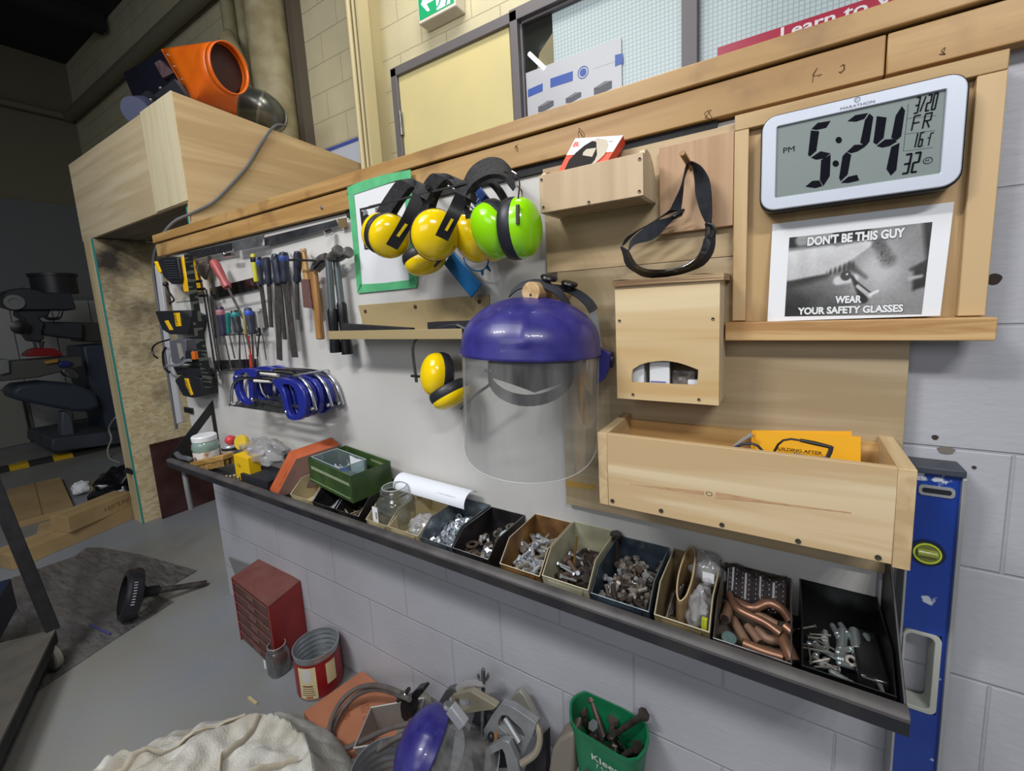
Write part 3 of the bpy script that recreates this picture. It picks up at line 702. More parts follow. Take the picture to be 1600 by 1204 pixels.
rib([(100, 950, -.108), (150, 1050, -.109), (220, 1100, -.110), (320, 1120, -.11), (440, 1118, -.11)],
    [(130, 950, -.122), (190, 1050, -.124), (250, 1085, -.124), (330, 1098, -.124), (440, 1098, -.124)], 'lens', LN, .001)
rib([(510, 1118, -.11), (620, 1090, -.11), (730, 1020, -.109), (800, 930, -.108), (825, 840, -.106)],
    [(510, 1095, -.124), (610, 1060, -.124), (705, 990, -.124), (760, 900, -.122), (790, 830, -.12)], 'lens', LN, .001)
# ---------------- small box with the red carton
yq = -.127
sb = thing('small_wall_box', 'small pale plywood box on the wall holding the red and white carton', 'box', PY(925, 320, -.08))
bx0 = PY(843, 300, yq).x; bx1 = PY(1005, 270, yq).x; bz0 = PY(1004.7, 305, yq).z; bz1 = PY(1005, 237, yq).z
MB().box(bx0, bx1, yq, yq + .01, bz0, bz1).build('front_panel', wood('plywood_vertical_pale', (206, 182, 150), (188, 162, 130), 'z', .6, .6), sb, bevel=.001)
MB().box(bx0 + .011, bx1 - .011, yq + .01, -.031, bz0, bz0 + .01).build('bottom_panel', ENDG, sb)
def cheek(x): 
    pr = [(yq + .0102, bz0), (yq + .0102, bz1), (yq + .016, bz1 + .008), (yq + .03, bz1 + .012), (yq + .05, bz1 + .010), (yq + .075, bz1 - .004), (-.031, bz1 - .03), (-.031, bz0)]
    return MB().plate([V(x, y, z) for y, z in pr], (.0105, 0, 0))
cheek(bx0).build('side_panel', wood('plywood_cream', (214, 200, 170), (196, 178, 146), 'z', .8, .6), sb)
cheek(bx1 - .0105).build('side_panel', MATS['plywood_cream'], sb)
screws([(846, 281), (849, 324), (999.5, 248.5), (999, 299), (920, 316)], yq - .0001, sb, .003)
ct = thing('tissue_carton', 'red and white carton with a torn black opening in the small wall box', 'carton', PY(925, 262, -.09))
RED = mat('red_card', (232, 78, 50), .5)
TL, TR = PY(899, 216.5, -.058), PY(974, 211.5, -.058); BL, BR = PY(872, 268, -.108), PY(946, 255, -.108)
dn = (BL - TL).normalized(); BL = BL + dn * .012; BR = BR + dn * .012
nrm = (TR - TL).cross(BL - TL).normalized()
if nrm.y < 0: nrm = -nrm
MB().plate([TL, TR, BR, BL], nrm * .022).build('box', RED, ct, smooth=False)
def cq(s, t): return TL.lerp(TR, s).lerp(BL.lerp(BR, s), t) - nrm * .0004
MB().plate([cq(0, 0), cq(1, 0), cq(1, .52), cq(0, .46)], -nrm * .0003).build('white_band', WHITE, ct, smooth=False)
rdir = (TR - TL).normalized(); udir = (TL - BL).normalized()
MB().text('BA', cq(.04, .24) - nrm * .0006, rdir, udir, width=.026, height=.014, bold=.03).build('lettering', RED, ct, smooth=False)
MB().text('~~~~~~~', cq(.66, .2) - nrm * .0006, rdir, udir, width=.024, height=.004).build('small_lettering', INK, ct, smooth=False)
MB().plate([cq(.3, .25), cq(.5, .05), cq(.72, .12), cq(.82, .3), cq(.86, .58), cq(.78, .8), cq(.5, .9)], -nrm * .0010).build('torn_flap', mat('torn_card', (196, 186, 168), .8), ct, smooth=False)
MB().plate([cq(.14, .8), cq(.13, .62), cq(.2, .42), cq(.30, .24), cq(.42, .12), cq(.52, .16), cq(.60, .34), cq(.70, .56), cq(.72, .72), cq(.66, .95), cq(.16, .98)], -nrm * .0014).build('opening', mat('dark_hole', (30, 26, 26), .9), ct, smooth=False)
# ---------------- dispenser box with arched window
yg = -.134
dz1 = PY(1133, 437, yg).z; dz0 = PY(1118, 633, yg).z; dx0 = PY(962.5, 530, yg).x; dx1 = PY(1124, 530, yg).x
db = thing('dispenser_box', 'tall pine dispenser box with an arched window of wipe packets', 'box', ((dx0 + dx1) / 2, -.08, dz0))
hole = [(987, 597), (987, 586), (988.5, 577), (1000, 569.5), (1012, 566), (1024, 564.3), (1036, 563.5), (1048, 564.3), (1060, 566.5), (1070, 569.5), (1080, 573), (1091, 577.5), (1090.5, 588), (1089, 601.5), (1070, 600.8), (1050, 600), (1030, 599), (1010, 598)]
hp = [PY(u, v, yg) for u, v in hole]; hc = sum(hp, V(0, 0, 0)) / len(hp)
def torect(p):
    d = p - hc; k = 1e9
    if abs(d.x) > 1e-6: k = min(k, ((dx1 if d.x > 0 else dx0) - hc.x) / d.x)
    if abs(d.z) > 1e-6: k = min(k, ((dz1 if d.z > 0 else dz0) - hc.z) / d.z)
    return hc + d * k
# densify and add the rectangle's corners
hp2 = []
for i in range(len(hp)):
    for k in range(4): hp2.append(hp[i].lerp(hp[(i + 1) % len(hp)], k / 4))
outp = [torect(p) for p in hp2]
for cx, cz in ((dx0, dz0), (dx1, dz0), (dx0, dz1), (dx1, dz1)):
    i = min(range(len(outp)), key=lambda i: (outp[i].x - cx) ** 2 + (outp[i].z - cz) ** 2); outp[i] = V(cx, yg, cz)
MB().ring(outp, hp2, (0, .006, 0)).build('front_panel', wood('pine_waves', (222, 202, 162), (198, 166, 116), 'x', .3, .5, (200, 162, 106)), db, smooth=False)
for x in (dx0, dx1 - .009): MB().box(x, x + .009, yg + .0062, -.0305, dz0, dz1).build('side_panel', MATS['plywood_cream'], db)
MB().box(dx0 + .009, dx1 - .009, yg + .0062, -.0305, dz0, dz0 + .008).build('bottom_panel', MATS['plywood_cream'], db)
lz = dz1 + .0005
mb = MB().grid(lambda a, b: V(dx0 - .003 + (dx1 - dx0 + .010) * a, yg - .006 + b * .1, lz + .012 + .0012 * math.sin(a * 17)), 24, 1)
mb.box(dx0 - .003, dx1 + .007, yg - .006, -.031, lz, lz + .0118)
mb.build('lid', wood('splintered_plywood', (196, 168, 128), (120, 92, 62), 'x', 2.6, .7), db, smooth=False)
screws([(968, 501), (1114, 498), (989, 616), (1092, 624)], yg - .0001, db, .0028)
PK = mat('packet_white', (220, 222, 226), .35); PKB = mat('packet_blue', (40, 60, 130), .5); 
def packet(u0, v0, u1, v1, y, lb, parts=()):
    a = PY(u0, v1, y); b = PY(u1, v0, y)
    p = thing('wipe_packet', lb, 'packet', ((a.x + b.x) / 2, y, max(a.z, dz0 + .009)), 'packets in the dispenser')
    return a, b, p
zz = dz0 + .0085
a, b, p = packet(985, 560, 1006, 600, -.118, 'narrow white packet at the left end of the arched window')
MB().box(a.x, b.x, -.118, -.06, zz, b.z + .01).build('pouch', PK, p, bevel=.001); MB().box(a.x + .003, a.x + .010, -.1185, -.118, zz + .012, zz + .022).build('blue_print', PKB, p)
a, b, p = packet(1015, 565, 1046, 592, -.12, 'white packet with a blue tick panel in the arched window')
MB().box(a.x, b.x, -.120, -.112, zz + .002, b.z).build('pouch', PK, p, bevel=.001)
mb = MB().box(a.x + .002, b.x - .007, -.1206, -.120, zz + .016, zz + .0295); mb.build('blue_print', mat('packet_blue_grey', (110, 120, 165), .5), p)
MB().text('~~~~~', V(a.x + .004, -.1210, zz + .019), V(1, 0, 0), V(0, 0, 1), width=.016, height=.007, bold=.02).build('lettering', PK, p, smooth=False)
a, b, p = packet(1050, 560, 1086, 596, -.10, 'crumpled grey packet behind the tick packet')
MB().grid(lambda s, t: V(a.x + s * (b.x - a.x), -.10 - .004 * noise.noise(V(s * 6, t * 6, 2)), zz + t * .05), 14, 12).build('pouch', mat('packet_grey', (120, 114, 108), .35), p, solid=.002)
a, b, p = packet(1078, 570, 1094, 602, -.118, 'white packet with a blue oval at the right end of the arched window')
MB().box(a.x - .004, b.x, -.119, -.105, zz, zz + .034).build('pouch', PK, p, bevel=.001)
c = V((a.x + b.x) / 2 - .009, -.1195, zz + .006); rg = [c + V(math.cos(t) * .015, 0, math.sin(t) * .0055) for t in [i * math.pi / 10 for i in range(20)]]
MB().plate(rg, (0, -.0004, 0)).build('blue_oval', PKB, p); MB().text('~~~~~~', c + V(-.011, -.0006, -.003), V(1, 0, 0), V(0, 0, 1), width=.022, height=.006).build('lettering', PK, p, smooth=False)
a, b, p = packet(1012, 588, 1062, 604, -.126, 'torn white packet lying along the bottom of the arched window')
MB().grid(lambda s, t: V(a.x + s * (b.x - a.x), -.126 + t * .02, zz + .002 + .007 * math.sin(s * 3.1) * t + .002 * noise.noise(V(s * 7, t * 5, 1))), 16, 6).build('pouch', PK, p, solid=.001)
# ---------------- long open box
bb = thing('open_wooden_box', 'long open pine box fixed to the plywood at the lower right', 'box', (-.07, -.11, H - .412))
L0, L1, BT, BZ, YF = -.315, .168, H - .272, H - .4245, -.196
MB().box(L0, L0 + .019, YF, -.0305, BZ, BT).build('side_panel', wood('pine_end', (208, 184, 142), (188, 160, 118), 'y', .8, .55), bb, bevel=.001)
MB().box(L1 - .021, L1, YF, -.0305, BZ - .004, BT).build('side_panel', MATS['pine_end'], bb, bevel=.001)
MB().box(L0 + .0192, L1 - .0212, YF + .0005, YF + .0125, BZ, BT - .0005).build('front_panel', PINE, bb, bevel=.001)
MB().box(L0 + .0192, L1 - .0212, YF + .0127, -.0305, BZ + .001, BZ + .012).build('bottom_panel', PINE, bb)
MB().box(L0 + .0192, L1 - .0212, -.040, -.0305, BZ + .0122, BT - .012).build('back_panel', PINE2, bb)
screws([(957, 782), (1033, 797.5), (1128, 819.5), (1247, 845), (1372, 870.5)], YF + .0004, bb, .0042)
k_ = PY(1108, 771, YF + .0004)
rg = [k_ + V(math.cos(t) * .0055, -.0002, math.sin(t) * .004) for t in [i * math.pi / 10 for i in range(20)]]
MB().ring(rg, [k_ + (p - k_) * .78 for p in rg], (0, -.0002, 0)).build('knot', mat('knot_brown', (96, 66, 44), .6), bb)
for (u0, v0, u1, v1, w0, w1) in ((985, 756, 1100, 770, .0008, .0035), (1118, 773, 1210, 786, .006, .0015), (1210, 786, 1330, 801, .0018, .0008)):
    a = PY(u0, v0, YF + .0003); b = PY(u1, v1, YF + .0003); dz = V(0, 0, 1)
    MB().plate([a - dz * w0, b - dz * w1, b + dz * w1, a + dz * w0], (0, -.0002, 0)).build('grain_streak', mat('streak_brown', (176, 134, 98), .6, c2=(196, 162, 122), sc=60, st=(1, 1, 6)), bb, smooth=False)
# yellow cards and glasses in the long box
YC = mat('yellow_card', (236, 172, 22), .5)
for (u0, v0, u1, v1, y, lb) in ((1175, 672, 1331, 673.5, -.062, 'yellow card at the back of the long pine box'), (1181, 674, 1345, 682, -.074, 'yellow card reading BUILDING AFTER in the long pine box')):
    a = PY(u0, v0, y); b = PY(u1, v1, y)
    t = thing('yellow_card', lb, 'card', ((a.x + b.x) / 2, y, BZ + .012))
    MB().plate([a, b, V(b.x + .003, y - .02, BZ + .0125), V(a.x - .003, y - .02, BZ + .0125)], (0, .0012, 0)).build('card', YC, t, smooth=False)
    if y < -.07: 
        q1 = PY(1211, 702.5, y - .012)
        MB().text('BUILDING AFTER', q1 + V(0, .0015, 0), V(1, 0, 0), V(0, -.12, 1), width=.072, height=.0062, bold=.02).build('lettering', INK, t, smooth=False)
LENS = clear('clear_lens', (238, 244, 246), .1, (220, 225, 230), .04)
sg = thing('safety_glasses', 'clear safety glasses with a bent black temple in front of the yellow cards', 'glasses', (PY(1260, 720, -.13).x, -.13, BZ + .012))
MB().tube([PY(1206, 712, -.135), PY(1211, 703, -.135), PY(1216, 694, -.135), PY(1224, 687.5, -.135), PY(1236, 685.5, -.134), PY(1252, 688, -.133)], .0019, 8).build('temple', BLACK, sg)
MB().tube([PY(1250, 687.5, -.133), PY(1272, 692, -.132), PY(1299, 698.5, -.131)], [.003, .0038, .003], 8).build('temple_sleeve', BLACK, sg)
MB().tube([PY(1299, 697, -.131), PY(1297, 706, -.131), PY(1292, 716, -.131)], .0035, 8).build('hinge', DGREY, sg)
MB().grid(lambda s, t: PY(1296, 712, -.13) + V(-.05 * s, -.012 * math.sin(s * 3.1), -.035 * t), 10, 4).build('lens', LENS, sg, solid=.0015)
s2 = thing('safety_glasses', 'clear safety glasses lying to the left of the yellow cards', 'glasses', (PY(1170, 720, -.12).x, -.12, BZ + .012))
MB().tube([PY(1146, 697, -.11), PY(1160, 687, -.10), PY(1175, 678, -.09)], [.002, .003, .004], 8).build('temple', clear('clear_temple', (215, 220, 224), .3), s2)
MB().tube([PY(1145, 700, -.13), PY(1160, 694, -.13), PY(1174, 692.5, -.13), PY(1184, 696, -.13), PY(1193, 706, -.13)], .0025, 8).build('frame', mat('blue_black', (36, 42, 60), .3), s2)
MB().grid(lambda s, t: PY(1150, 700, -.13) + V(.045 * s, -.01 * math.sin(s * 3.1), -.03 * t), 10, 4).build('lens', LENS, s2, solid=.0015)
# ---------------- blue spirit level standing at the right
lv = thing('spirit_level', 'long blue spirit level standing upright against the block wall', 'level', (.224, -.03, 0))
lx0, lx1, lzt = .190, .259, PY(1470, 728, -.04).z
LB = mat('level_blue', (20, 52, 138), .32, c2=(26, 62, 150), sc=9, coat=.2)
# scuffs
_nt = LB.node_tree; _tc = _nt.nodes.new('ShaderNodeTexCoord'); _n1 = _nt.nodes.new('ShaderNodeTexNoise'); _n1.inputs['Scale'].default_value = 30; _n1.inputs['Detail'].default_value = 6
_nt.links.new(_tc.outputs['Object'], _n1.inputs['Vector']); _rp = _nt.nodes.new('ShaderNodeValToRGB'); _rp.color_ramp.elements[0].position = .645; _rp.color_ramp.elements[1].position = .67
_mx = _nt.nodes.new('ShaderNodeMix'); _mx.data_type = 'RGBA'; _mx.inputs[7].default_value = lin((190, 196, 208)); _bs = _nt.nodes['Principled BSDF']
_o = _bs.inputs['Base Color'].links[0].from_socket; _nt.links.new(_n1.outputs[0], _rp.inputs[0]); _nt.links.new(_rp.outputs[0], _mx.inputs[0]); _nt.links.new(_o, _mx.inputs[6]); _nt.links.new(_mx.outputs[2], _bs.inputs['Base Color'])
SIL = mat('level_silver', (176, 178, 178), .35, .5)
hz1 = PY(1440, 984, -.04).z; hz0 = PY(1440, 1108, -.04).z; hx0, hx1 = lx0 + .006, lx1 - .012
vz = PY(1447, 861, -.04).z; vx = PY(1447, 861, -.04).x
mb = MB().box(lx0 + .004, lx1 - .006, -.044, -.012, hz1, lzt - .012).box(lx0 + .004, lx1 - .006, -.044, -.012, .004, hz0).box(hx1, lx1 - .006, -.044, -.012, hz0, hz1).box(lx0 + .004, hx0, -.044, -.012, hz0, hz1)
mb.build('web', LB, lv, smooth=False)
mb = MB().box(lx1 - .006, lx1, -.052, -.004, 0, lzt - .014); mb.build('edge_rail', SIL, lv, bevel=.001)
MB().box(lx0, lx0 + .004, -.052, -.004, 0, lzt - .014).build('edge_rail', SIL, lv, bevel=.001)
MB().box(lx0 - .001, lx1 - .002, -.053, -.003, lzt - .012, lzt).build('end_cap', mat('cap_grey', (60, 64, 74), .5), lv, bevel=.002)
MB().ring(rrect(hx0, hx1, hz0, hz1, .012, -.047), rrect(hx0 + .004, hx1 - .009, hz0 + .008, hz1 - .006, .010, -.047), (0, .036, 0)).build('handle_liner', mat('liner_grey', (176, 178, 170), .45), lv, bevel=.001)
sz = PY(1457, 766, -.044).z
MB().ring(rrect(lx0 + .012, lx1 - .012, sz - .009, sz + .009, .006, -.0465), rrect(lx0 + .016, lx1 - .016, sz - .0045, sz + .0045, .004, -.0465), (0, .004, 0)).build('slot_trim', SIL, lv)
MB().plate(rrect(lx0 + .016, lx1 - .016, sz - .0045, sz + .0045, .004, -.0462), (0, .002, 0)).build('slot', mat('slot_dark', (20, 24, 34), .6), lv)
c = V(vx, -.0465, vz); rg = [c + V(math.cos(t) * .0185, 0, math.sin(t) * .0185) for t in [i * math.pi / 20 for i in range(40)]]
def sc_(k, dy=0): return [c + (p - c) * k + V(0, dy, 0) for p in rg]
MB().plate(sc_(1.28), (0, .002, 0)).build('vial_surround', mat('vial_black', (24, 34, 60), .4), lv)
MB().ring(sc_(1, -.002), sc_(.86, -.002), (0, .003, 0)).build('vial_ring', mat('vial_lime', (196, 214, 60), .3), lv)
MB().plate(sc_(.86, -.0005), (0, .001, 0)).build('vial_window', mat('vial_olive', (116, 120, 60), .15), lv)
MB().cyl(c + V(-.013, -.002, .001), c + V(.013, -.002, .001), .0065, 14).build('vial', mat('vial_green', (150, 160, 70), .08), lv)
# anchor holes in the block wall
mb = MB()
for u, v, r_ in ((1553, 436, .009), (1461, 683, .0045), (1522, 730, .003)):
    p = PY(u, v, -.0004); mb.plate([p + V(math.cos(t) * r_ * (1 + .25 * math.sin(3 * t) * .4), 0, math.sin(t) * r_) for t in [i * math.pi / 8 for i in range(16)]], (0, -.0005, 0))
struct(mb.build('trim_13', mat('hole_dark', (58, 48, 44), .9)))
p = PY(1478, 703, -.0004)
struct(MB().plate([p + V(math.cos(t) * .011 * (1 + .15 * math.sin(5 * t)), 0, math.sin(t) * .007) for t in [i * math.pi / 8 for i in range(16)]], (0, -.0008, 0)).build('trim_14', mat('chip_grey', (118, 110, 104), .9)))

# pencil scribbles and nail marks on the cap boards
mb = MB()
for (u, v, sc_g) in ((1278, 118, 1.6), (1316, 108, .9), (908, 208, 1.0), (806, 233, .8), (1106, 176, 1.1), (1472, 82, .9)):
    rs = random.Random(int(u)); P = [PY(u + rs.uniform(-6, 6) * sc_g, v + rs.uniform(-9, 9) * sc_g, -.0302) for _ in range(7)]
    mb.tube(smooth_(P), .0006, 4)
struct(mb.build('trim_15', mat('pencil_marks', (96, 70, 46), .8)))

pt_a = tag(MB().plate([PY(u, v, -.0302) for u, v in ((884.5, 750), (931, 758), (931, 765), (884.5, 759))], (0, -.0003, 0)).build('glue_patch', mat('amber_glue', (176, 140, 66), .5)), 'amber glue patch with a dark hole on the left edge of the grey-beige plywood', 'patch')
# ================================================================= things hanging on the white board
def vb(u, v):
    t = -_ray(u, v).normalized(); r = Vector(CM[0]); r = (r - t * r.dot(t)).normalized(); up = t.cross(r); return r, up, t
def img(u, v, a, b, c):
    r, up, t = vb(u, v); return (r * a + up * b + t * c).normalized()
def bar(mb, p, q, w_, t_, side=None):
    d = (q - p).normalized(); s = Vector(side) if side else d.cross(V(0, 1, 0)); s = s.normalized() * w_ / 2; n = d.cross(s).normalized() * t_ / 2
    return mb.hexa([p - s - n, p + s - n, p + s + n, p - s + n, q - s - n, q + s - n, q + s + n, q - s + n])
def smooth(pts, n=6):
    P = [Vector(p) for p in pts]; o = []
    for i in range(len(P) - 1):
        p0 = P[max(i - 1, 0)]; p1 = P[i]; p2 = P[i + 1]; p3 = P[min(i + 2, len(P) - 1)]
        for k in range(n):
            f = k / n; o.append(.5 * (2 * p1 + (p2 - p0) * f + (2 * p0 - 5 * p1 + 4 * p2 - p3) * f * f + (3 * p1 - p0 - 3 * p2 + p3) * f ** 3))
    return o + [P[-1]]
# ---------------- taped notice
yt0, yt1 = -.016, -.044
def T(u, v): # leaning sheet: bottom on the board, top over the cap board
    zb_, zt_ = PY(559, 458, yt0).z, PY(543, 293, yt1).z; y = yt0
    for _ in range(6):
        p = PY(u, v, y); y = yt0 + (yt1 - yt0) * max(0, min(1, (p.z - zb_) / (zt_ - zb_)))
    return PY(u, v, y)
tn = thing('taped_notice', 'white notice with a suited figure held by green tape', 'sign', T(600, 455))
MB().plate([T(551, 302), T(560, 447), T(645, 438), T(634, 280)], (0, .0008, 0)).build('paper', WHITE, tn, smooth=False)
TAPE = mat('green_tape', (84, 176, 120), .55, c2=(98, 190, 134), sc=30)
def tp(pts): MB().plate([T(*p) + V(0, -.0012, 0) for p in pts], (0, -.0005, 0)).build('tape_strip', TAPE, tn, smooth=False)
tp([(543, 293), (552, 290), (556, 330), (562, 400), (566, 447), (559, 458), (554, 400), (548, 340)])
tp([(543, 293), (560, 285), (600, 273), (642, 265), (643, 280), (620, 282), (590, 292), (553, 304)])
tp([(632, 282), (643, 278), (646, 340), (652, 430), (652, 446), (640, 448), (638, 400)])
tp([(559, 458), (563, 444), (600, 442), (640, 437), (652, 432), (651, 449), (610, 453)])
def S6(x, y): return T(550 + x / 7.08, 250 + y / 7.08) + V(0, -.001, 0)
mb = MB()
for a, b in (((88, 548), (492, 452)), ((95, 550), (148, 985)), ((140, 978), (300, 965))):
    bar(mb, S6(*a), S6(*b), .006, .0004)
mb.build('picture_border', INK, tn)
MB().plate([S6(255, 515), S6(500, 458), S6(505, 640), S6(262, 650)], (0, -.0004, 0)).build('grey_panel', mat('print_grey', (158, 158, 160), .6), tn, smooth=False)
MB().plate([S6(100, 570), S6(122, 565), S6(160, 950), S6(140, 955)], (0, -.0004, 0)).build('dark_margin', INK, tn, smooth=False)
mb = MB(); c = S6(150, 578); mb.plate([c + V(math.cos(t) * .010, -.0006, math.sin(t) * .008) for t in [i * math.pi / 7 for i in range(14)]], (0, -.0003, 0)); mb.build('figure_head', mat('print_face', (120, 120, 122), .6), tn)
MB().plate([S6(p, q_) + V(0, -.0006, 0) for p, q_ in ((128, 620), (150, 600), (178, 600), (205, 625), (220, 690), (200, 700), (200, 860), (180, 860), (172, 760), (165, 760), (163, 700), (140, 690))], (0, -.0003, 0)).build('figure_suit', INK, tn, smooth=False)
r_ = (S6(440, 500) - S6(268, 548)).normalized()
MB().text('IF YOU HAVE', S6(268, 552) + V(0, -.0008, 0), r_, V(0, 0, 1), width=(S6(520, 500) - S6(268, 548)).length, height=.013, bold=.03).build('lettering', INK, tn, smooth=False)
MB().text('TIME TO', S6(310, 590) + V(0, -.0008, 0), r_, V(0, 0, 1), width=(S6(470, 550) - S6(310, 590)).length, height=.011, bold=.03).build('lettering', INK, tn, smooth=False)
# ---------------- beige bracket shelf
BEI = mat('beige_enamel', (164, 146, 108), .42)
bp0 = PY(562, 490, -.014); lp = PX(512, 517, bp0.x - .015); lb_ = PX(513, 530, bp0.x - .015)
xr = PY(765, 462, -.014).x; zt_ = PY(765, 460, -.014).z
bk = thing('bracket_shelf', 'beige folded metal bracket with a shallow ledge on the white board', 'shelf', ((bp0.x + xr) / 2, -.03, lb_.z))
MB().plate([V(bp0.x, -.0142, zt_ - .006), V(bp0.x + .01, -.0142, lp.z + .03), V(bp0.x + .012, -.0142, lb_.z), V(xr - .01, -.0142, lb_.z), V(xr - .004, -.0142, lp.z + .02), V(xr, -.0142, zt_)], (0, -.003, 0)).build('back_plate', BEI, bk, bevel=.001)
MB().box(bp0.x - .015, xr - .01, lp.y, lp.y + .0025, lb_.z, lp.z).build('front_lip', BEI, bk, bevel=.0008)
MB().box(bp0.x + .005, xr - .01, lp.y + .003, -.0175, lb_.z, lb_.z + .0025).build('ledge_floor', BEI, bk)
for u, v in ((571, 486), (649, 479), (749, 471)):
    p = PY(u, v, -.0174); MB().lathe(p, (0, -1, 0), [(.006, 0), (.006, .002), (.002, .003)], 12).build('screw', mat('rust_screw', (86, 56, 38), .6, .4), bk)
mb = MB().plate([V(bp0.x + .04, lp.y + .012, lb_.z + .0035), V(bp0.x + .04, lp.y + .012, lp.z + .022), V(bp0.x + .34, lp.y + .012, lp.z + .003), V(bp0.x + .34, lp.y + .012, lb_.z + .0035)], (0, .02, 0))
tag(mb.build('black_wedge', BLACKM), 'thin black wedge lying on the beige metal ledge', 'wedge')
mb = MB().box(bp0.x + .41, bp0.x + .56, lp.y + .01, lp.y + .05, lb_.z + .0035, lp.z + .018)
tag(mb.build('black_strip', BLACKM), 'short black strip on the beige ledge behind the blue face shield', 'strip')
# ---------------- ear defenders
def cupgeo(c, ax, up, a, b, d, cm, par, dent=True):
    ax = ax.normalized(); up = (up - ax * up.dot(ax)).normalized(); sd = ax.cross(up)
    def dome(s, t):
        th = s * 2 * math.pi; h = t * .995; k = (1 - h ** 2.6) ** .5
        if dent and .12 < (s % 1) < .0: k *= .9
        return c + ax * (d * h) + up * (a * k * math.cos(th)) + sd * (b * k * math.sin(th))
    mb = MB().grid(lambda s, t: dome(s, math.sin(t * math.pi / 2)), 32, 12, True); mb.f.append([c_ for c_ in range(32)][::-1]); mb.mi.append(0)
    n = len(mb.v); mb.f.append(list(range(n - 32, n))); mb.mi.append(0)
    cu = mb.build('ear_cup', cm, par)
    mb = MB()
    prof = [(1.0, 0), (1.03, -.004), (1.03, -.012), (.98, -.021), (.88, -.025), (.72, -.022), (.62, -.012), (.6, 0)]
    mb.grid(lambda s, t: c + ax * prof[min(7, round(t * 7))][1] * (a / .05) + up * (a * prof[min(7, round(t * 7))][0] * math.cos(s * 2 * math.pi)) + sd * (b * prof[min(7, round(t * 7))][0] * math.sin(s * 2 * math.pi)), 32, 7, True)
    mb.build('ear_cushion', mat('cushion_black', (34, 36, 42), .45), par)
def muff(name, label, loc): return thing(name, label, 'ear defenders', loc, 'ear defenders hanging on the wall')
def iv(u, v, a, b, c): return img(u, v, a, b, c)
RUB = mat('ribbed_black', (20, 20, 22), .8, c2=(44, 44, 48), sc=90)
# dark hook they hang from
hk = tag(MB().box(PY(650, 300, -.02).x, PY(800, 300, -.02).x, -.20, -.195, H + .262, H + .266).tube([PY(668, 292, -.015), PY(668, 292, -.21)], .006, 8).tube([PY(790, 272, -.015), PY(790, 272, -.21)], .006, 8).build('hook_rail', BLACKM), 'black hook rail the ear defenders hang from', 'hook')
def padband(pts, w_, th, par, name='headband', m=RUB, side=None):
    P = smooth(pts); mb = MB(); A = []; B = []
    for p in P: 
        s = side * (w_ / 2); A.append(p - s); B.append(p + s)
    mb.ribbon(A, B, th); return mb.build(name, m, par)
# 1: yellow, leftmost
y1 = -.17
m1 = muff('ear_defenders', 'yellow ear defenders leftmost in the cluster, over the taped notice', PY(605, 405, y1))
ax1 = iv(607, 368, .18, -.15, .95)
cupgeo(PY(609, 369, y1), ax1, iv(607, 368, .35, 1, 0), .0575, .054, .042, YELLOW, m1)
cupgeo(PY(594, 364, y1 + .05), iv(607, 368, -.5, .2, -.7), iv(607, 368, .3, 1, 0), .056, .052, .04, YELLOW, m1)
mb = MB(); A = [PY(612, 386, y1 - .055), PY(625, 365, y1 - .058), PY(640, 338, y1 - .05), PY(655, 305, y1 - .03)]; 
sA = iv(630, 350, .88, -.47, 0)
padband(A, .030, .005, m1, 'arm', BLACK, sA)
mb = MB(); bar(mb, PY(621.5, 369, y1 - .0645), PY(635, 350, y1 - .060), .007, .002, sA); mb.build('arm_slot', YELLOW, m1)
padband([PY(655, 306, y1 - .03), PY(662, 292, y1 - .02), PY(655, 284, y1), PY(640, 288, y1 + .02), PY(622, 312, y1 + .045), PY(606, 338, y1 + .06)], .066, .02, m1, side=iv(630, 300, .45, -.25, .85))
# 2: yellow, middle, its second cup hanging below
y2 = -.19
m2 = muff('ear_defenders', 'yellow ear defenders in the middle of the cluster with one cup below the other', PY(670, 435, y2))
cupgeo(PY(680, 367, y2), iv(680, 367, .12, -.02, .98), iv(680, 367, .1, 1, 0), .060, .057, .045, YELLOW, m2)
cupgeo(PY(664, 405, y2 + .07), iv(664, 405, .3, -.9, .35), iv(664, 405, 1, .3, 0), .056, .05, .04, YELLOW, m2)
sB = iv(700, 340, .9, -.43, 0)
padband([PY(690, 372, y2 - .055), PY(700, 352, y2 - .055), PY(712, 328, y2 - .045), PY(722, 305, y2 - .02)], .030, .005, m2, 'arm', BLACK, sB)
mb = MB(); bar(mb, PY(697, 360, y2 - .0615), PY(707, 342, y2 - .059), .006, .002, sB); mb.build('arm_slot', YELLOW, m2)
padband([PY(722, 305, y2 - .02), PY(722, 285, y2), PY(706, 275, y2 + .03), PY(690, 282, y2 + .05), PY(676, 305, y2 + .07), PY(668, 335, y2 + .08)], .07, .02, m2, side=iv(700, 290, .45, -.2, .85))
MB().tube(smooth([PY(712, 325, y2 - .03), PY(716, 310, y2 - .02), PY(713, 298, y2), PY(700, 290, y2)]), .0018, 6).build('wire_arm', STEEL, m2)
mb = MB(); bar(mb, PY(682, 412, y2 + .01), PY(706, 388, y2 + .01), .018, .006, iv(690, 400, .6, .7, 0)); mb.build('arm', BLACK, m2)
# 3: yellow behind the green pair
y3 = -.12
m3 = muff('ear_defenders', 'yellow ear defenders half hidden behind the lime green pair', PY(735, 410, y3))
cupgeo(PY(739, 372, y3), iv(739, 372, -.72, -.42, .5), iv(739, 372, -.5, .8, 0), .062, .052, .042, YELLOW, m3)
cupgeo(PY(778, 372, y3 + .04), iv(778, 372, .7, -.35, .2), iv(778, 372, .3, 1, 0), .058, .05, .04, YELLOW, m3)
padband([PY(722, 345, y3 - .01), PY(735, 300, y3), PY(765, 282, y3 + .01), PY(790, 310, y3 + .02), PY(795, 345, y3 + .02)], .045, .008, m3, side=iv(750, 300, .2, .1, 1))
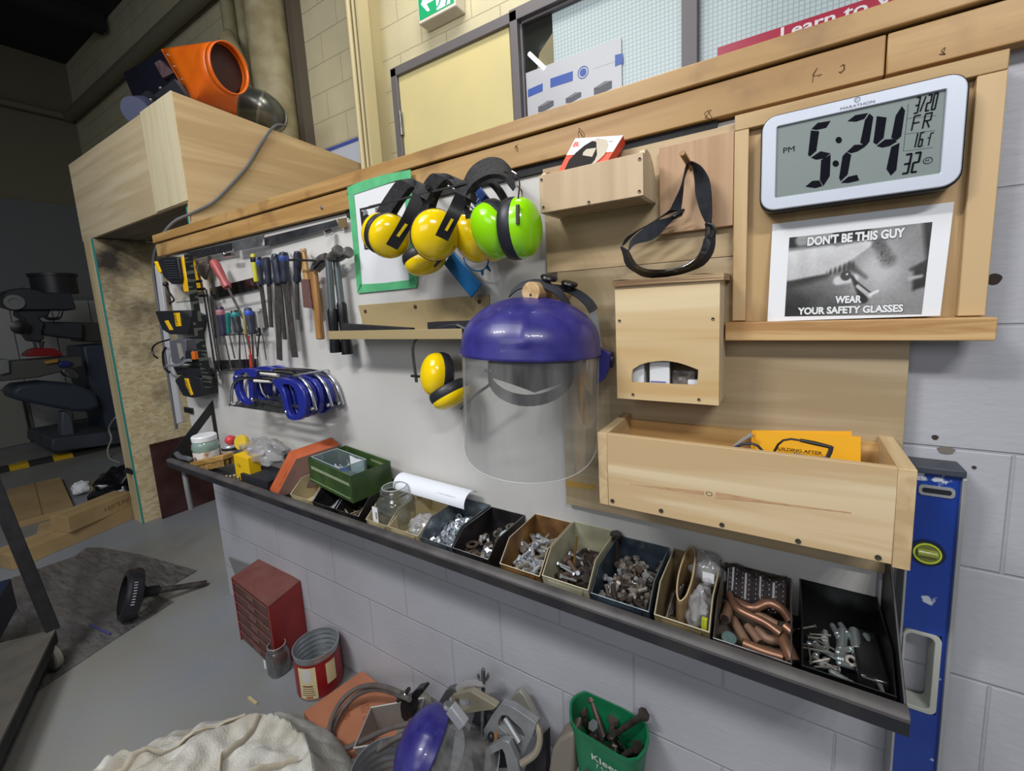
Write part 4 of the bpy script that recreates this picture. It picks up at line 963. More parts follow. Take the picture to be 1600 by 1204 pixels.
# 4: lime green pair
y4 = -.20
m4 = muff('ear_defenders', 'lime green ear defenders rightmost in the cluster', PY(790, 405, y4))
cupgeo(PY(772, 360, y4), iv(766, 365, -.80, -.42, .48), iv(766, 365, -.45, .85, .1), .062, .052, .044, LIME, m4)
cupgeo(PY(812, 357, y4), iv(825, 352, .93, .12, .38), iv(825, 352, -.25, 1, 0), .062, .052, .046, LIME, m4)
padband([PY(727, 328, y4 + .01), PY(724, 300, y4 + .01), PY(737, 274, y4), PY(762, 259, y4), PY(786, 261, y4), PY(803, 278, y4)], .075, .01, m4, side=iv(760, 270, .05, -.45, .9))
MB().tube(smooth([PY(722, 318, y4), PY(728, 322, y4 - .01), PY(737, 324, y4 - .02), PY(744, 335, y4 - .03)]), .0017, 6).build('wire_arm', CHROME, m4)
MB().tube(smooth([PY(800, 268, y4), PY(809, 275, y4 - .005), PY(812, 290, y4 - .01), PY(809, 318, y4 - .03), PY(809, 346, y4 - .04)]), .0017, 6).build('wire_arm', CHROME, m4)
MB().tube(smooth([PY(808, 290, y4), PY(815, 298, y4 - .005), PY(817, 314, y4 - .01)]), .0015, 6).build('wire_arm', CHROME, m4)
mb = MB(); bar(mb, PY(809, 320, y4 - .045), PY(809, 350, y4 - .05), .006, .005); mb.build('arm_clip', BLACK, m4)
# 5: yellow pair hanging below the bracket
y5 = -.10
m5 = muff('ear_defenders', 'yellow ear defenders hanging on a thin band under the beige bracket', PY(695, 640, y5))
cupgeo(PY(683, 585, y5), iv(683, 585, -.9, .02, .42), iv(683, 585, .05, 1, .1), .062, .05, .046, YELLOW, m5)
cupgeo(PY(704, 617, y5 + .01), iv(700, 625, .45, -.85, .1), iv(700, 625, .85, .5, .1), .056, .048, .034, YELLOW, m5)
MB().tube(smooth([PY(651, 597, y5 - .02), PY(648, 575, y5 - .02), PY(645, 548, y5 - .02), PY(648, 534, y5 - .02), PY(658, 526, y5 - .02), PY(668, 525, y5 - .02), PY(678, 517, y5 - .02), PY(692, 510, y5 - .02), PY(712, 507, y5 - .02), PY(726, 513, y5 - .02), PY(740, 525, y5 - .02)]), .0042, 8).build('headband', DGREY, m5)
MB().tube([PY(716, 508, y5 - .02), PY(732, 516, y5 - .02), PY(748, 530, y5 - .02)], .008, 8).build('band_pad', BLACK, m5)
mb = MB().tube([PY(643, 587, y5 - .02), PY(655, 588, y5 - .02)], .004, 8).tube([PY(650, 585, y5 - .02), PY(650, 595, y5 - .02)], .004, 8); mb.build('pivot', BLACK, m5)
MB().tube(smooth([PY(720, 638, y5), PY(745, 615, y5), PY(765, 600, y5), PY(767, 585, y5), PY(758, 578, y5)]), .004, 8).build('wire_arm', DGREY, m5)
# blue straps and banded plugs
BS = mat('navy_blue_plastic', (24, 58, 118), .35); BT_ = mat('teal_blue_plastic', (16, 100, 158), .38)
mb = MB(); P0, P1 = PY(741, 300, -.075), PY(806, 386, -.075); bar(mb, P0, P1, .045, .005)
o = tag(mb.build('blue_paddle', BS, bevel=.002), 'dark blue flat paddle with white letters hanging behind the lime ear defenders', 'paddle')
d = (P1 - P0).normalized(); s = d.cross(V(0, 1, 0)).normalized()
MB().text('HARD', P0 + d * .012 - s * .02 + V(0, -.0032, 0) if s.z > 0 else P0 + d * .012 + s * .02 + V(0, -.0032, 0), d, s if s.z > 0 else -s, width=.06, height=.022).build('lettering', mat('pale_blue_print', (150, 180, 215), .5), o, smooth=False)
mb = MB(); P0, P1 = PY(701, 402, -.06), PY(745, 455, -.06); bar(mb, P0, P1, .05, .006)
tag(mb.build('blue_scraper', BT_, bevel=.004), 'bright teal-blue flat bar hanging below the yellow ear defenders', 'bar')
ep = thing('banded_earplugs', 'thin blue banded earplugs hooked below the ear defenders', 'earplugs', PY(750, 425, -.05))
MB().tube(smooth([PY(724, 402, -.05), PY(728, 412, -.05), PY(738, 421, -.05), PY(750, 423, -.05), PY(760, 417, -.05), PY(764, 404, -.05)]), .002, 6).build('band', BT_, ep)
for a, b in (((753, 422), (754, 430)), ((761, 417), (766, 423))):
    MB().cyl(PY(*a, -.05), PY(*b, -.05), .005, 8, .003).build('earplug', BT_, ep)
# ---------------- face shield on a big dowel
FS = thing('face_shield', 'blue-browed clear face shield hanging on the thick wooden peg', 'face shield', PY(829, 760, -.19))
PURP = mat('shield_blue', (42, 38, 112), .36, c2=(56, 54, 128), sc=26, det=9, coat=.2)
def shield(par, O, f, r, u, s=1.0, wl=1.0):
    Rx, Ry = .148 * s, .125 * s
    def crown(a, t):
        th = R(-98 + 196 * a)
        if t < .25: k = 1.0 + .03 * (1 - t / .25); h = -.002 + .03 * (t / .25)
        else:
            q_ = (t - .25) / .75; k = math.cos(q_ * R(86)) ** 1.02; h = .028 + .092 * math.sin(q_ * R(90)) ** 1.12
        ridge = 1 + .025 * math.exp(-(th / .06) ** 2) * (t > .25)
        bk = -.01 if abs(th) > 1.5 else 0
        return O + r * (Rx * math.sin(th) * k) + f * (Ry * math.cos(th) * k * ridge - .02 * (1 - k) + bk) + u * (h * s)
    MB().grid(crown, 56, 22).build('crown', PURP, par, solid=.002)
    WN = clear('shield_window', (232, 235, 235), .19, (176, 174, 172), .09, .2, True, .14)
    thm = 93
    def win(a, t):
        th = R(-thm + 2 * thm * a); L = (.15 + .095 * math.sqrt(max(0, 1 - (abs(th) / R(thm)) ** 2.2))) * wl
        return O + r * (Rx * 1.0 * math.sin(th)) + f * (Ry * 1.0 * math.cos(th)) + u * (-(L) * t * s + .002)
    w_ = MB().grid(win, 48, 10).build('window', WN, par)
    MB().tube([win(0, t / 8) for t in range(9)] + [win(i / 48, 1) for i in range(49)] + [win(1, 1 - t / 8) for t in range(9)], .0011, 5).build('window_edge', clear('window_rim', (245, 248, 248), .5, (225, 228, 230), .2), par)
    def ring_(w0, rx, ry, z0, zf, name, m, bk=-.03):
        A = []; B = []
        for i in range(41):
            th = 2 * math.pi * i / 40; p = O + r * (rx * math.sin(th)) + f * (ry * math.cos(th) + bk) + u * (z0 - zf * math.cos(th))
            A.append(p + u * w0 / 2); B.append(p - u * w0 / 2)
        MB().ribbon(A, B, .003).build(name, m, par)
    ring_(.024, .098, .10, -.035, .055, 'headband', mat('headband_grey', (44, 46, 56), .45))
    A = []; B = []
    for i in range(21):
        th = R(-70 + 140 * i / 20); p = O + r * (.10 * math.sin(th)) - f * (.10 * math.cos(th) + .02)
        A.append(p + u * .015); B.append(p - u * .115 * (1 - .35 * abs(th)))
    MB().ribbon(A, B, .004).build('neck_pad', mat('pad_dark', (46, 48, 58), .7), par)
fsr = R(24); f_ = V(math.sin(fsr), -math.cos(fsr), 0); r_ = V(math.cos(fsr), math.sin(fsr), 0); u_ = V(0, 0, 1)
roll = R(3.0); r2_ = r_ * math.cos(roll) - u_ * math.sin(roll); u2_ = u_ * math.cos(roll) + r_ * math.sin(roll)
O_ = PY(828, 551, -.19)
shield(FS, O_, f_, r2_, u2_)
def st(pts, w_, name, m, side, th=.003): 
    P = smooth(pts, 5); MB().ribbon([p - side * w_ / 2 for p in P], [p + side * w_ / 2 for p in P], th).build(name, m, FS)
STG = mat('strap_grey', (50, 53, 60), .5); 
sd = img(860, 450, -.3, -.75, .6)
st([PY(797, 458, -.20), PY(812, 446, -.19), PY(838, 441, -.18), PY(862, 449, -.17), PY(880, 463, -.16), PY(892, 484, -.15)], .02, 'crown_strap', STG, sd)
sd2 = img(900, 460, -.75, -.35, .6)
st([PY(852, 446, -.15), PY(880, 449, -.13), PY(903, 458, -.12), PY(920, 472, -.11), PY(928, 485, -.105)], .024, 'crown_strap', STG, sd2)
st([PY(924, 482, -.106), PY(930, 500, -.105), PY(933, 520, -.105), PY(936, 545, -.11)], .016, 'strap_tail', mat('strap_silver', (128, 134, 140), .4), sd2)
for u, v, y in ((857, 434, -.16), (889, 443, -.13)):
    p = PY(u, v, y); mb = MB().lathe(p - V(0, 0, .004), img(u, v, .2, 1, .2), [(.006, -.008), (.006, 0), (.017, 0), (.019, .004), (.017, .008), (.005, .009)], 14); mb.build('strap_knob', BLACK, FS)
p = PY(953, 562, -.09)
MB().lathe(p, img(953, 562, 1, -.1, .1), [(.012, -.012), (.017, -.006), (.019, 0), (.017, .008), (.008, .01)], 14).build('ratchet_knob', BLACK, FS)
MB().plate([PY(u, v, -.115) for u, v in ((931, 540), (940, 545), (953, 552), (951, 575), (944, 592), (931, 602))], (0, .012, 0)).build('rear_band', PURP, FS, bevel=.001)
dw = thing('wooden_peg', 'thick round wooden peg holding the blue face shield', 'peg', PY(828, 470, -.05))
a = PY(829, 456, -.20); b = V(a.x, -.031, a.z)
MB().cyl(a, b, .0215, 28).build('dowel', wood('dowel_wood', (216, 186, 140), (186, 148, 100), 'y', 1.2, .6), dw, bevel=.0015)
MB().lathe(a + V(0, -.0001, -.006), (0, -1, 0), [(.003, 0), (.003, .0008), (0, .0009)], 10).build('screw', SCREW, dw)
# ---------------- hacksaws on rods
yA = -.155
HB = mat('hacksaw_blue', (34, 44, 136), .32, coat=.2)
def lp_(pts): return [PY(u, v, yA) for u, v in pts]
def hacksaw(label, yy, mirror, dz=0, shape=0):
    outer = lp_([(424, 593), (438, 591), (452, 594), (466, 600), (474, 612), (478, 630), (476, 648), (468, 656), (458, 657), (449, 654), (444, 644), (441, 628), (436, 612), (428, 602)])
    inner = lp_([(440, 602), (445, 600), (452, 601), (458, 606), (463, 618), (466, 632), (465, 643), (461, 649), (457, 650), (453, 648), (450, 640), (448, 628), (445, 615), (442, 608)])
    mbs = []
    mbs.append(('handle', MB().ring(outer, inner, (0, .02, 0)), HB, .003))
    tp_ = lp_([(436, 596), (400, 592), (380, 591), (369, 593), (362, 600), (359, 612), (359, 634)]); tp_ = [p + V(0, .008, 0) for p in smooth(tp_, 4)]
    mbs.append(('frame', MB().tube(tp_, .0055, 10), CHROME, 0))
    bl = MB(); a, b = lp_([(358, 632), (447, 645)]); bar(bl, a + V(0, .006, 0), b + V(0, .006, 0), .012, .0015); mbs.append(('blade', bl, STEEL, 0))
    sk = MB(); a, b = lp_([(395, 595), (420, 596)]); sk.tube([a + V(0, .008, 0), b + V(0, .008, 0)], .0068, 10); mbs.append(('sleeve', sk, DSTEEL if shape else mat('label_white', (214, 212, 204), .5), 0))
    a = lp_([(446, 644)])[0]; mbs.append(('wing_nut', MB().ball(a + V(0, .004, 0), .009, 8, 6), CHROME, 0)); mbs.append(('blade_pin', MB().cyl(lp_([(361, 632)])[0] + V(0, -.006, 0), lp_([(361, 632)])[0] + V(0, .014, 0), .006, 8), CHROME, 0))
    xc = (PY(359, 610, yA).x + PY(478, 625, yA).x) / 2
    root = thing('hacksaw', label, 'hacksaw', V(xc, yy, PY(420, 655, yA).z + dz), 'hacksaws on the rods')
    for nm, mb, m_, bv in mbs:
        mb.v = [V((2 * xc - p.x) if mirror else p.x, p.y - yA + yy, p.z + dz) for p in mb.v]
        if mirror: mb.f = [f[::-1] for f in mb.f]
        mb.build(nm, m_, root, bevel=bv)
hacksaw('blue-handled hacksaw nearest the viewer, handle to the right', -.155, False)
hacksaw('second blue-handled hacksaw from the front, handle to the right', -.128, False, .002, 1)
hacksaw('third blue-handled hacksaw from the front, handle to the right', -.100, False, .003, 1)
hacksaw('blue-handled hacksaw closest to the board with its handle to the right', -.058, False, 0, 1)
hacksaw('hacksaw turned round with its chrome nose to the right, nearest the viewer', -.142, True, .026, 0)
hacksaw('hacksaw turned round with its chrome nose to the right, in the middle of the row', -.080, True, .024, 1)
hacksaw('hacksaw turned round with its chrome nose to the right, closest to the board', -.036, True, .02, 1)
for (a, b, lb) in (((366, 588), (366, 588), 'left chrome rod carrying the hacksaws'), ((455, 588), (455, 588), 'right chrome rod carrying the hacksaws')):
    p = PY(*a, -.16); tag(MB().cyl(p, V(p.x, -.0125, p.z), .004, 8).build('hanging_rod', CHROME), lb, 'rod')
tag(MB().cyl(PY(315, 583, -.03), PY(378, 574, -.03), .004, 8).cyl(PY(330, 590, -.06), PY(330, 590, -.013), .006, 8).build('towel_rod', CHROME), 'thin chrome rod left of the hacksaws', 'rod')
# ---------------- rack bars
def rack(u0, v0, u1, v1, y, h, m, lb, nm='rack_bar'):
    mb = MB(); bar(mb, PY(u0, v0, y), PY(u1, v1, y), h, .006); return tag(mb.build(nm, m), lb, 'rack')
MAG = mat('mirror_steel', (120, 118, 116), .18, .95, c2=(60, 56, 54), sc=40, st=(1, 1, .1))
rack(330, 459, 403, 442, -.02, .05, MAG, 'mottled steel strip above the screwdrivers')
rack(330, 470, 404, 452, -.06, .006, STEEL, 'thin steel shelf edge under the red-handled screwdriver')
rack(342, 524, 407, 520, -.055, .006, STEEL, 'thin steel rack the screwdrivers stand in')
rack(338, 571, 402, 569, -.015, .05, mat('chrome_strip', (70, 70, 78), .2, .9, c2=(150, 150, 158), sc=60, st=(1, 1, .2)), 'polished magnetic strip behind the screwdriver tips')
# framing squares: black stamped ruler across the top, one down the side
RUL = mat('black_ruler', (26, 27, 30), .55, c2=(60, 62, 66), sc=90, lo=.55, hi=.7)
def ruler(pts, y, nm, m, lb, th=.004):
    return tag(MB().plate([PY(u, v, y) for u, v in pts], (0, th, 0)).build(nm, m, smooth=False), lb, 'ruler')
ruler([(287, 394), (365, 380), (365, 372), (345, 375), (287, 393)] if 0 else [(287, 395), (362, 379), (362, 399 - 8), (300, 405)], -.045, 'steel_ruler', RUL, 'black stamped ruler arm across the top of the tool board')
ruler([(287, 395), (299, 398), (306, 450), (331, 604), (319, 608), (305, 530), (293, 440)], -.105, 'steel_ruler', mat('perforated_black', (20, 22, 22), .5, c2=(72, 76, 66), sc=60, st=(.1, .1, 1), det=0, lo=.52, hi=.56), 'black perforated ruler arm running down the left of the tool board')
ruler([(362, 379), (412, 366), (408, 384), (365, 393)], -.05, 'steel_plate', mat('galvanised_plate', (158, 160, 162), .3, .7, c2=(120, 122, 126), sc=25), 'dull galvanised plate under the wooden cap above the files')
ruler([(412, 371), (518, 345), (524, 343), (528, 352), (414, 384)], -.03, 'steel_ruler', mat('worn_black_steel', (60, 62, 66), .3, .6, c2=(96, 98, 102), sc=12), 'worn dark steel rule above the files and hammers')
ruler([(527, 342), (540, 340), (541, 354), (530, 357)], -.03, 'brass_end', mat('brass_worn', (150, 126, 90), .4, .5), 'small worn tan end piece at the right end of the dark rule')
for i, (u0, v0, u1, v1, w_) in enumerate(((318, 455, 340, 600, 4), (322, 452, 345, 592, 3), (331, 462, 338, 528, 6), (327, 400, 335, 460, 7))):
    mb = MB(); bar(mb, PY(u0, v0, -.035 - .006 * i), PY(u1, v1, -.035 - .006 * i), .007 * w_ / 2, .004)
    tag(mb.build('steel_rule', STEEL if i < 2 else DSTEEL), ('long bright steel rule hanging beside the perforated black ruler', 'second long steel rule, just right of the brightest one', 'short dark steel bar behind the pink screwdriver', 'short dark bar at the top left behind the red handle')[i], 'rule')
tag(MB().plate([PY(u, v, -.05) for u, v in ((304, 415), (318, 408), (325, 420), (320, 437), (308, 425))], (0, .01, 0)).build('clamp_jaw', mat('cast_grey', (96, 90, 88), .5, .4)), 'grey cast clamp jaw in the corner of the black rulers', 'clamp')
for i, (u, v) in enumerate(((303, 440), (308, 452), (312, 462), (349, 399), (357, 401), (361, 399))):
    if i < 3: tag(MB().cyl(PY(u, v, -.075), PY(u + 12, v - 1, -.06), .006, 8).build('hook_pin', DSTEEL), 'small dark hook pin in the corner of the black rulers', 'hook', 'hook pins in the corner')
tag(MB().cyl(PY(352, 399, -.06), PY(364, 397, -.06), .008, 10).ball(PY(351, 397, -.062), .009).build('round_hook', CHROME), 'chrome knob hook under the top black ruler', 'hook')
tag(MB().cyl(PY(508, 365, -.05), PY(518, 361, -.03), .011, 12).build('round_hook', CHROME), 'chrome tube hook above the two hammers', 'hook')
# ---------------- files
def tool(name, label, cat, grp, top, mid, end, y, hr, hm, bw, bt, bm, cap=None, hook=True):
    p, q_, e = PY(*top, y), PY(*mid, y), PY(*end, y)
    t = thing(name, label, cat, e, grp)
    L = (q_ - p).length
    MB().lathe(p, q_ - p, [(.003, 0), (hr * .8, L * .03), (hr, L * .15), (hr * .9, L * .5), (hr * .75, L * .72), (hr * .95, L * .9), (hr * .8, L), (0, L)], 14).build('handle', hm, t)
    if cap is not None: MB().lathe(p - (q_ - p) * .01, q_ - p, [(.0, 0), (hr * .6, L * .03), (hr * .84, L * .1), (hr * 1.03, L * .16), (hr * 1.03, L * .3), (hr * .9, L * .33)], 14).build('handle_cap', cap, t)
    mb = MB()
    if bt: bar(mb, q_, e, bw, bt)
    else: mb.cyl(q_, e, bw, 8)
    mb.build('blade', bm, t)
    return t
FH = mat('file_handle', (44, 48, 62), .42); FB = mat('file_blue', (60, 84, 150), .3); FSx = mat('file_steel', (98, 92, 90), .5, .6, c2=(80, 74, 72), sc=60)
for i, (a, b, c, lb, w_) in enumerate((((403, 400), (408, 445), (417, 512), 'leftmost of the blue-black handled files', .024), ((416, 401), (420, 444), (424, 511), 'second file from the left, short blade', .022),
        ((430, 396), (433, 443), (437, 562), 'third file from the left with the long pointed blade', .032), ((430, 400), (437, 443), (445, 530), 'fourth file from the left, set behind the long one', .022),
        ((443, 393), (446, 440), (461, 558), 'widest file, fifth from the left, reaching lowest', .036), ((466, 392), (464, 440), (465, 499), 'rightmost file with the short pale blade', .018))):
    t = tool('file', lb, 'file', 'files hanging by their handles', a, b, c, -.055 - .008 * (i % 2), .0155 if i != 4 else .018, FH, w_, .005, FSx, FB if i in (0, 2, 4) else None)
    MB().cyl(PY(a[0] - 4, a[1] + 3, -.085), PY(a[0] + 7, a[1] + 1, -.02), .003, 6).build('hanging_ring', CHROME, t)
tool('screwdriver', 'slim yellow-handled tool left of the files', 'screwdriver', None, (395, 396), (401, 440), (404, 447), -.07, .011, mat('dull_yellow', (196, 190, 60), .4), .003, 0, STEEL, BLACK)
tool('screwdriver', 'red-handled screwdriver leaning above the steel rack', 'screwdriver', 'screwdrivers on the tool board', (333, 407), (356, 449), (380, 497), -.07, .019, mat('faded_red_handle', (170, 84, 84), .42, c2=(150, 66, 66), sc=14), .005, 0, DSTEEL)
for i, (a, b, c, hm, cp, lb, hr) in enumerate((((343, 478), (350, 523), (362, 578), 'navy_handle', (170, 110, 120), 'screwdriver with a navy handle and pink cap, leftmost in the rack', .017), ((356, 488), (358, 521), (367, 560), 'teal_handle', None, 'screwdriver with a teal handle', .011),
        ((366, 484), (374, 520), (375, 578), 'charcoal_handle', (40, 130, 130), 'screwdriver with a charcoal handle and teal collar', .018), ((387, 480), (394, 521), (396, 570), 'slate_handle', (60, 90, 190), 'screwdriver with a slate handle and bright blue spot', .016),
        ((402, 512), (405, 524), (402, 557), 'black_handle_small', None, 'short black-handled screwdriver at the right end of the rack', .012), ((382, 486), (384, 522), (390, 545), 'amber_handle', None, 'slim amber-handled screwdriver in the rack, between the charcoal and slate ones', .008))):
    cols = {'navy_handle': (46, 44, 70), 'teal_handle': (24, 110, 108), 'charcoal_handle': (44, 46, 50), 'slate_handle': (56, 60, 76), 'black_handle_small': (28, 28, 30), 'amber_handle': (150, 140, 90)}
    t = tool('screwdriver', lb, 'screwdriver', 'screwdrivers on the tool board', a, b, c, -.06 - .004 * i, hr, mat(hm, cols[hm], .4), .0035, 0, DSTEEL, mat(hm + '_cap', cp, .35) if cp else None)
tag(MB().cyl(PY(388, 524, -.05), PY(392, 558, -.05), .004, 8).cyl(PY(391, 554, -.05), PY(393, 573, -.05), .007, 8).build('red_tipped_rod', mat('red_tip', (188, 60, 44), .45)), 'slim red rod hanging among the screwdriver blades', 'rod')
for i, (u, v) in enumerate(((380, 530), (386, 533), (398, 540), (410, 530))):
    tag(MB().cyl(PY(u, 522, -.05), PY(u + 6, v + 32, -.05), .0018, 6).build('thin_rod', DSTEEL), 'thin steel rod hanging from the screwdriver rack', 'rod', 'thin rods below the rack')
# ---------------- hammers, mallet handles, brush
HW = wood('hammer_handle_wood', (176, 132, 78), (140, 98, 54), 'z', 1.2, .5)
def hammer(label, tp, mid, end, y, face):
    p, q_, e = PY(*tp, y), PY(*mid, y), PY(*end, y); t = thing('hammer', label, 'hammer', e, 'hammers')
    MB().cyl(p, q_, .011, 12, .012).build('shaft', mat('shaft_grey', (120, 128, 132), .3, .6), t)
    MB().lathe(q_, e - q_, [(.013, 0), (.017, .01), (.016, .05), (.0155, (e - q_).length * .6), (.019, (e - q_).length * .9), (.019, (e - q_).length), (0, (e - q_).length)], 14).build('grip', BLACK, t)
    mb = MB(); f = PY(*face, y - .01); b = p + V(-.06, .0, .004)
    mb.lathe(f, (p - f), [(.0165, 0), (.018, .003), (.018, .016), (.012, .026), (.013, .05), (.012, .07)], 16)
    mb.tube(smooth([p + V(-.01, 0, .008), p + V(-.045, .0, .006), p + V(-.08, 0, -.012), p + V(-.1, 0, -.03)]), [.013 - .0004 * i for i in range(19)], 10, ell=.7)
    mb.build('head', mat('hammer_steel', (138, 136, 134), .34, .55, c2=(96, 92, 90), sc=30), t)
hammer('claw hammer with grey shaft and black grip, left of the pair', (513, 404), (519, 482), (525, 550), -.075, (530, 390))
hammer('claw hammer with grey shaft and black grip, right of the pair', (525, 406), (533, 472), (543, 553), -.05, (546, 393))
t = thing('claw_hammer', 'claw hammer with a long plain wooden handle, left of the grey pair', 'hammer', PY(501, 530, -.05)); mb = MB(); bar(mb, PY(489, 420, -.05), PY(501, 530, -.05), .034, .018); mb.build('shaft', HW, t, bevel=.005)
MB().plate([PY(u, v, -.07) for u, v in ((487, 420), (493, 402), (503, 396), (512, 400), (508, 408), (500, 420), (495, 424))], (0, .016, 0)).build('claw_head', DSTEEL, t, bevel=.003)
t = thing('wire_brush', 'wooden wire brush with reddish bristle block beside the files', 'brush', PY(480, 483, -.05)); mb = MB(); bar(mb, PY(473, 388, -.05), PY(485, 481, -.05), .026, .014); mb.build('handle', wood('brush_wood', (196, 158, 104), (170, 130, 80), 'z', 1), t, bevel=.004)
MB().plate([PY(u, v, -.065) for u, v in ((470, 436), (482, 436), (488, 482), (474, 480))], (0, .018, 0)).build('bristles', mat('reddish_bristles', (112, 76, 70), .8, c2=(84, 60, 56), sc=80, st=(4, 1, 1)), t)
tag(MB().cyl(PY(452, 406, -.1), PY(492, 407, -.09), .004, 8).build('hanging_rod', CHROME), 'chrome rod across the tops of the files', 'rod')
tag(MB().cyl(PY(471, 391, -.10), PY(478, 392, -.03), .004, 8).build('hanging_rod', mat('cream_rod', (190, 170, 140), .5)), 'pale bent hook above the wire brush', 'rod')
mb = MB().cyl(PY(403, 484, -.05), PY(410, 484, -.014), .007, 8).box(PY(402, 500, -.03).x, PY(411, 500, -.03).x, -.05, -.014, PY(400, 512, -.03).z, PY(400, 486, -.03).z)
tag(mb.build('empty_hook', mat('pale_grey_plastic', (170, 168, 164), .5)), 'small pale grey holder right of the screwdrivers', 'holder')
# ---------------- batteries and chargers at the left end
YB = mat('tool_yellow', (236, 188, 20), .4); BK2 = mat('tool_black', (30, 31, 36), .45)
mb = MB().box(PY(240, 500, -.012).x - .06, PY(262, 500, -.012).x, -.03, -.001, H - .66, H + .25)
def C1(x, y, d=-.09): return PY(230 + x / 10.03, 380 + y / 10.03, d)
def C2(x, y, d=-.09): return PY(230 + x / 8.6, 500 + y / 8.6, d)
tt = thing('battery_charger', 'topmost black charger with ribbed side on the left edge of the board', 'charger', C1(300, 620))
MB().plate([C1(*p) for p in ((150, 250), (320, 200), (470, 225), (520, 560), (500, 640), (380, 640), (250, 520))], (0, .07, 0)).build('body', BK2, tt, bevel=.004)
mb = MB()
for k in range(8): bar(mb, C1(270 + k * 12, 275 + k * 38, -.093), C1(440 + k * 8, 275 + k * 38, -.093), .006, .004)
mb.build('cooling_ribs', DGREY, tt)
MB().plate([C1(*p, -.094) for p in ((105, 280), (130, 290), (210, 440), (200, 475), (150, 430))], (0, .03, 0)).build('yellow_trim', YB, tt, bevel=.002)
MB().ball(C1(290, 640, -.1), .012).tube(smooth([C1(300, 650), C1(340, 760), C1(420, 880), C1(370, 930), C1(350, 950)]), .004, 8).build('cable', BLACK, tt)
tag(MB().plate([C1(*p, -.075) for p in ((475, 240), (560, 205), (575, 320), (600, 480), (640, 620), (665, 755), (575, 765), (548, 640), (525, 540), (500, 500), (505, 440), (488, 380))], (0, .05, 0)).build('tool_holder', mat('bright_yellow_frame', (232, 180, 22), .35), bevel=.003), 'bright yellow plastic holder between the charger and the black rulers', 'holder')
tag(MB().box(C1(412, 700, -.016).x, C1(680, 700, -.016).x, -.017, -.0125, C1(500, 915, -.016).z, C1(500, 690, -.016).z).build('beige_card', mat('beige_card_mat', (184, 178, 166), .6)), 'blank beige card behind the yellow holder', 'card')
def batt(label, C_, pts, strips, y=-.085, col=BK2):
    xs = [p[0] for p in pts]; t = thing('battery_pack', label, 'battery', C_(sum(xs) / len(xs), max(p[1] for p in pts), y), 'battery packs on the left edge')
    MB().plate([C_(*p, y) for p in pts], (0, .07, 0)).build('case', col, t, bevel=.005)
    for s in strips:
        MB().plate([C_(*p, y - .002) for p in s], (0, .01, 0)).build('yellow_label', YB, t, bevel=.001)
    return t
t = batt('black battery pack with two yellow stripes, second down the left edge', C2, [(100, 10 - 130), (430, -130), (580, -60), (560, 120), (540, 190), (300, 190), (200, 130)], [[(230, 10 - 0), (275, 0), (345, 130), (300, 135)], [(355, -95), (430, -100), (455, 80), (385, 85)]])
a = C2(380, -85, -.089); b = C2(415, 70, -.089); dd = (b - a).normalized()
MB().text('DEWALT', a, dd, dd.cross(V(0, -1, 0)).normalized(), width=(b - a).length * .95, height=.022).build('lettering', INK, t, smooth=False)
t = thing('cordless_grinder', 'grey and orange tool with a curled cord, third down the left edge', 'tool', C2(420, 640))
MB().plate([C2(*p, -.09) for p in ((290, 280), (420, 245), (510, 260), (520, 540), (420, 600), (330, 570))], (0, .07, 0)).build('body', mat('tool_grey', (92, 92, 100), .35), t, bevel=.005)
MB().plate([C2(*p, -.095) for p in ((395, 310), (430, 315), (475, 490), (440, 530))], (0, .01, 0)).build('window', mat('smoked_panel', (150, 150, 140), .2), t)
MB().plate([C2(*p, -.095) for p in ((510, 410), (600, 400), (630, 500), (600, 530), (510, 520))], (0, .04, 0)).build('grip', BK2, t, bevel=.003)
MB().plate([C2(*p, -.098) for p in ((585, 425), (625, 420), (640, 530), (600, 530))], (0, .03, 0)).build('orange_side', mat('tool_orange', (214, 106, 30), .4), t, bevel=.002)
MB().tube(smooth([C2(260, 610, -.1), C2(430, 600, -.1), C2(520, 545, -.1), C2(590, 540, -.1)]), .007, 8, ell=.5).build('guard', mat('guard_silver', (176, 182, 192), .3, .6), t)
MB().tube(smooth([C2(300, 260, -.07), C2(140, 310, -.07), C2(70, 380, -.07), C2(90, 470, -.07), C2(140, 510, -.07)]), .0045, 8).build('cord', BLACK, t)
MB().tube(smooth([C2(250, 370, -.06), C2(215, 430, -.06), C2(215, 520, -.06), C2(235, 640, -.06), C2(300, 700, -.06)]), .006, 8).build('cord', BLACK, t)
MB().plate([C2(*p, -.08) for p in ((340, 620), (720, 660), (740, 760), (600, 760), (520, 740), (400, 740))], (0, .05, 0)).build('foot', BK2, t, bevel=.004)
t = batt('black battery pack with one yellow stripe, lowest on the left edge', C2, [(365, 810), (430, 745), (600, 740), (720, 780), (735, 1020), (600, 1045), (480, 1020)], [[(497, 780), (550, 785), (575, 890), (615, 1000), (585, 1010), (520, 880)]])
a = C2(522, 800, -.089); b = C2(585, 990, -.089); dd = (b - a).normalized()
MB().text('DEWALT', a, dd, dd.cross(V(0, -1, 0)).normalized(), width=(b - a).length * .95, height=.018).build('lettering', INK, t, smooth=False)
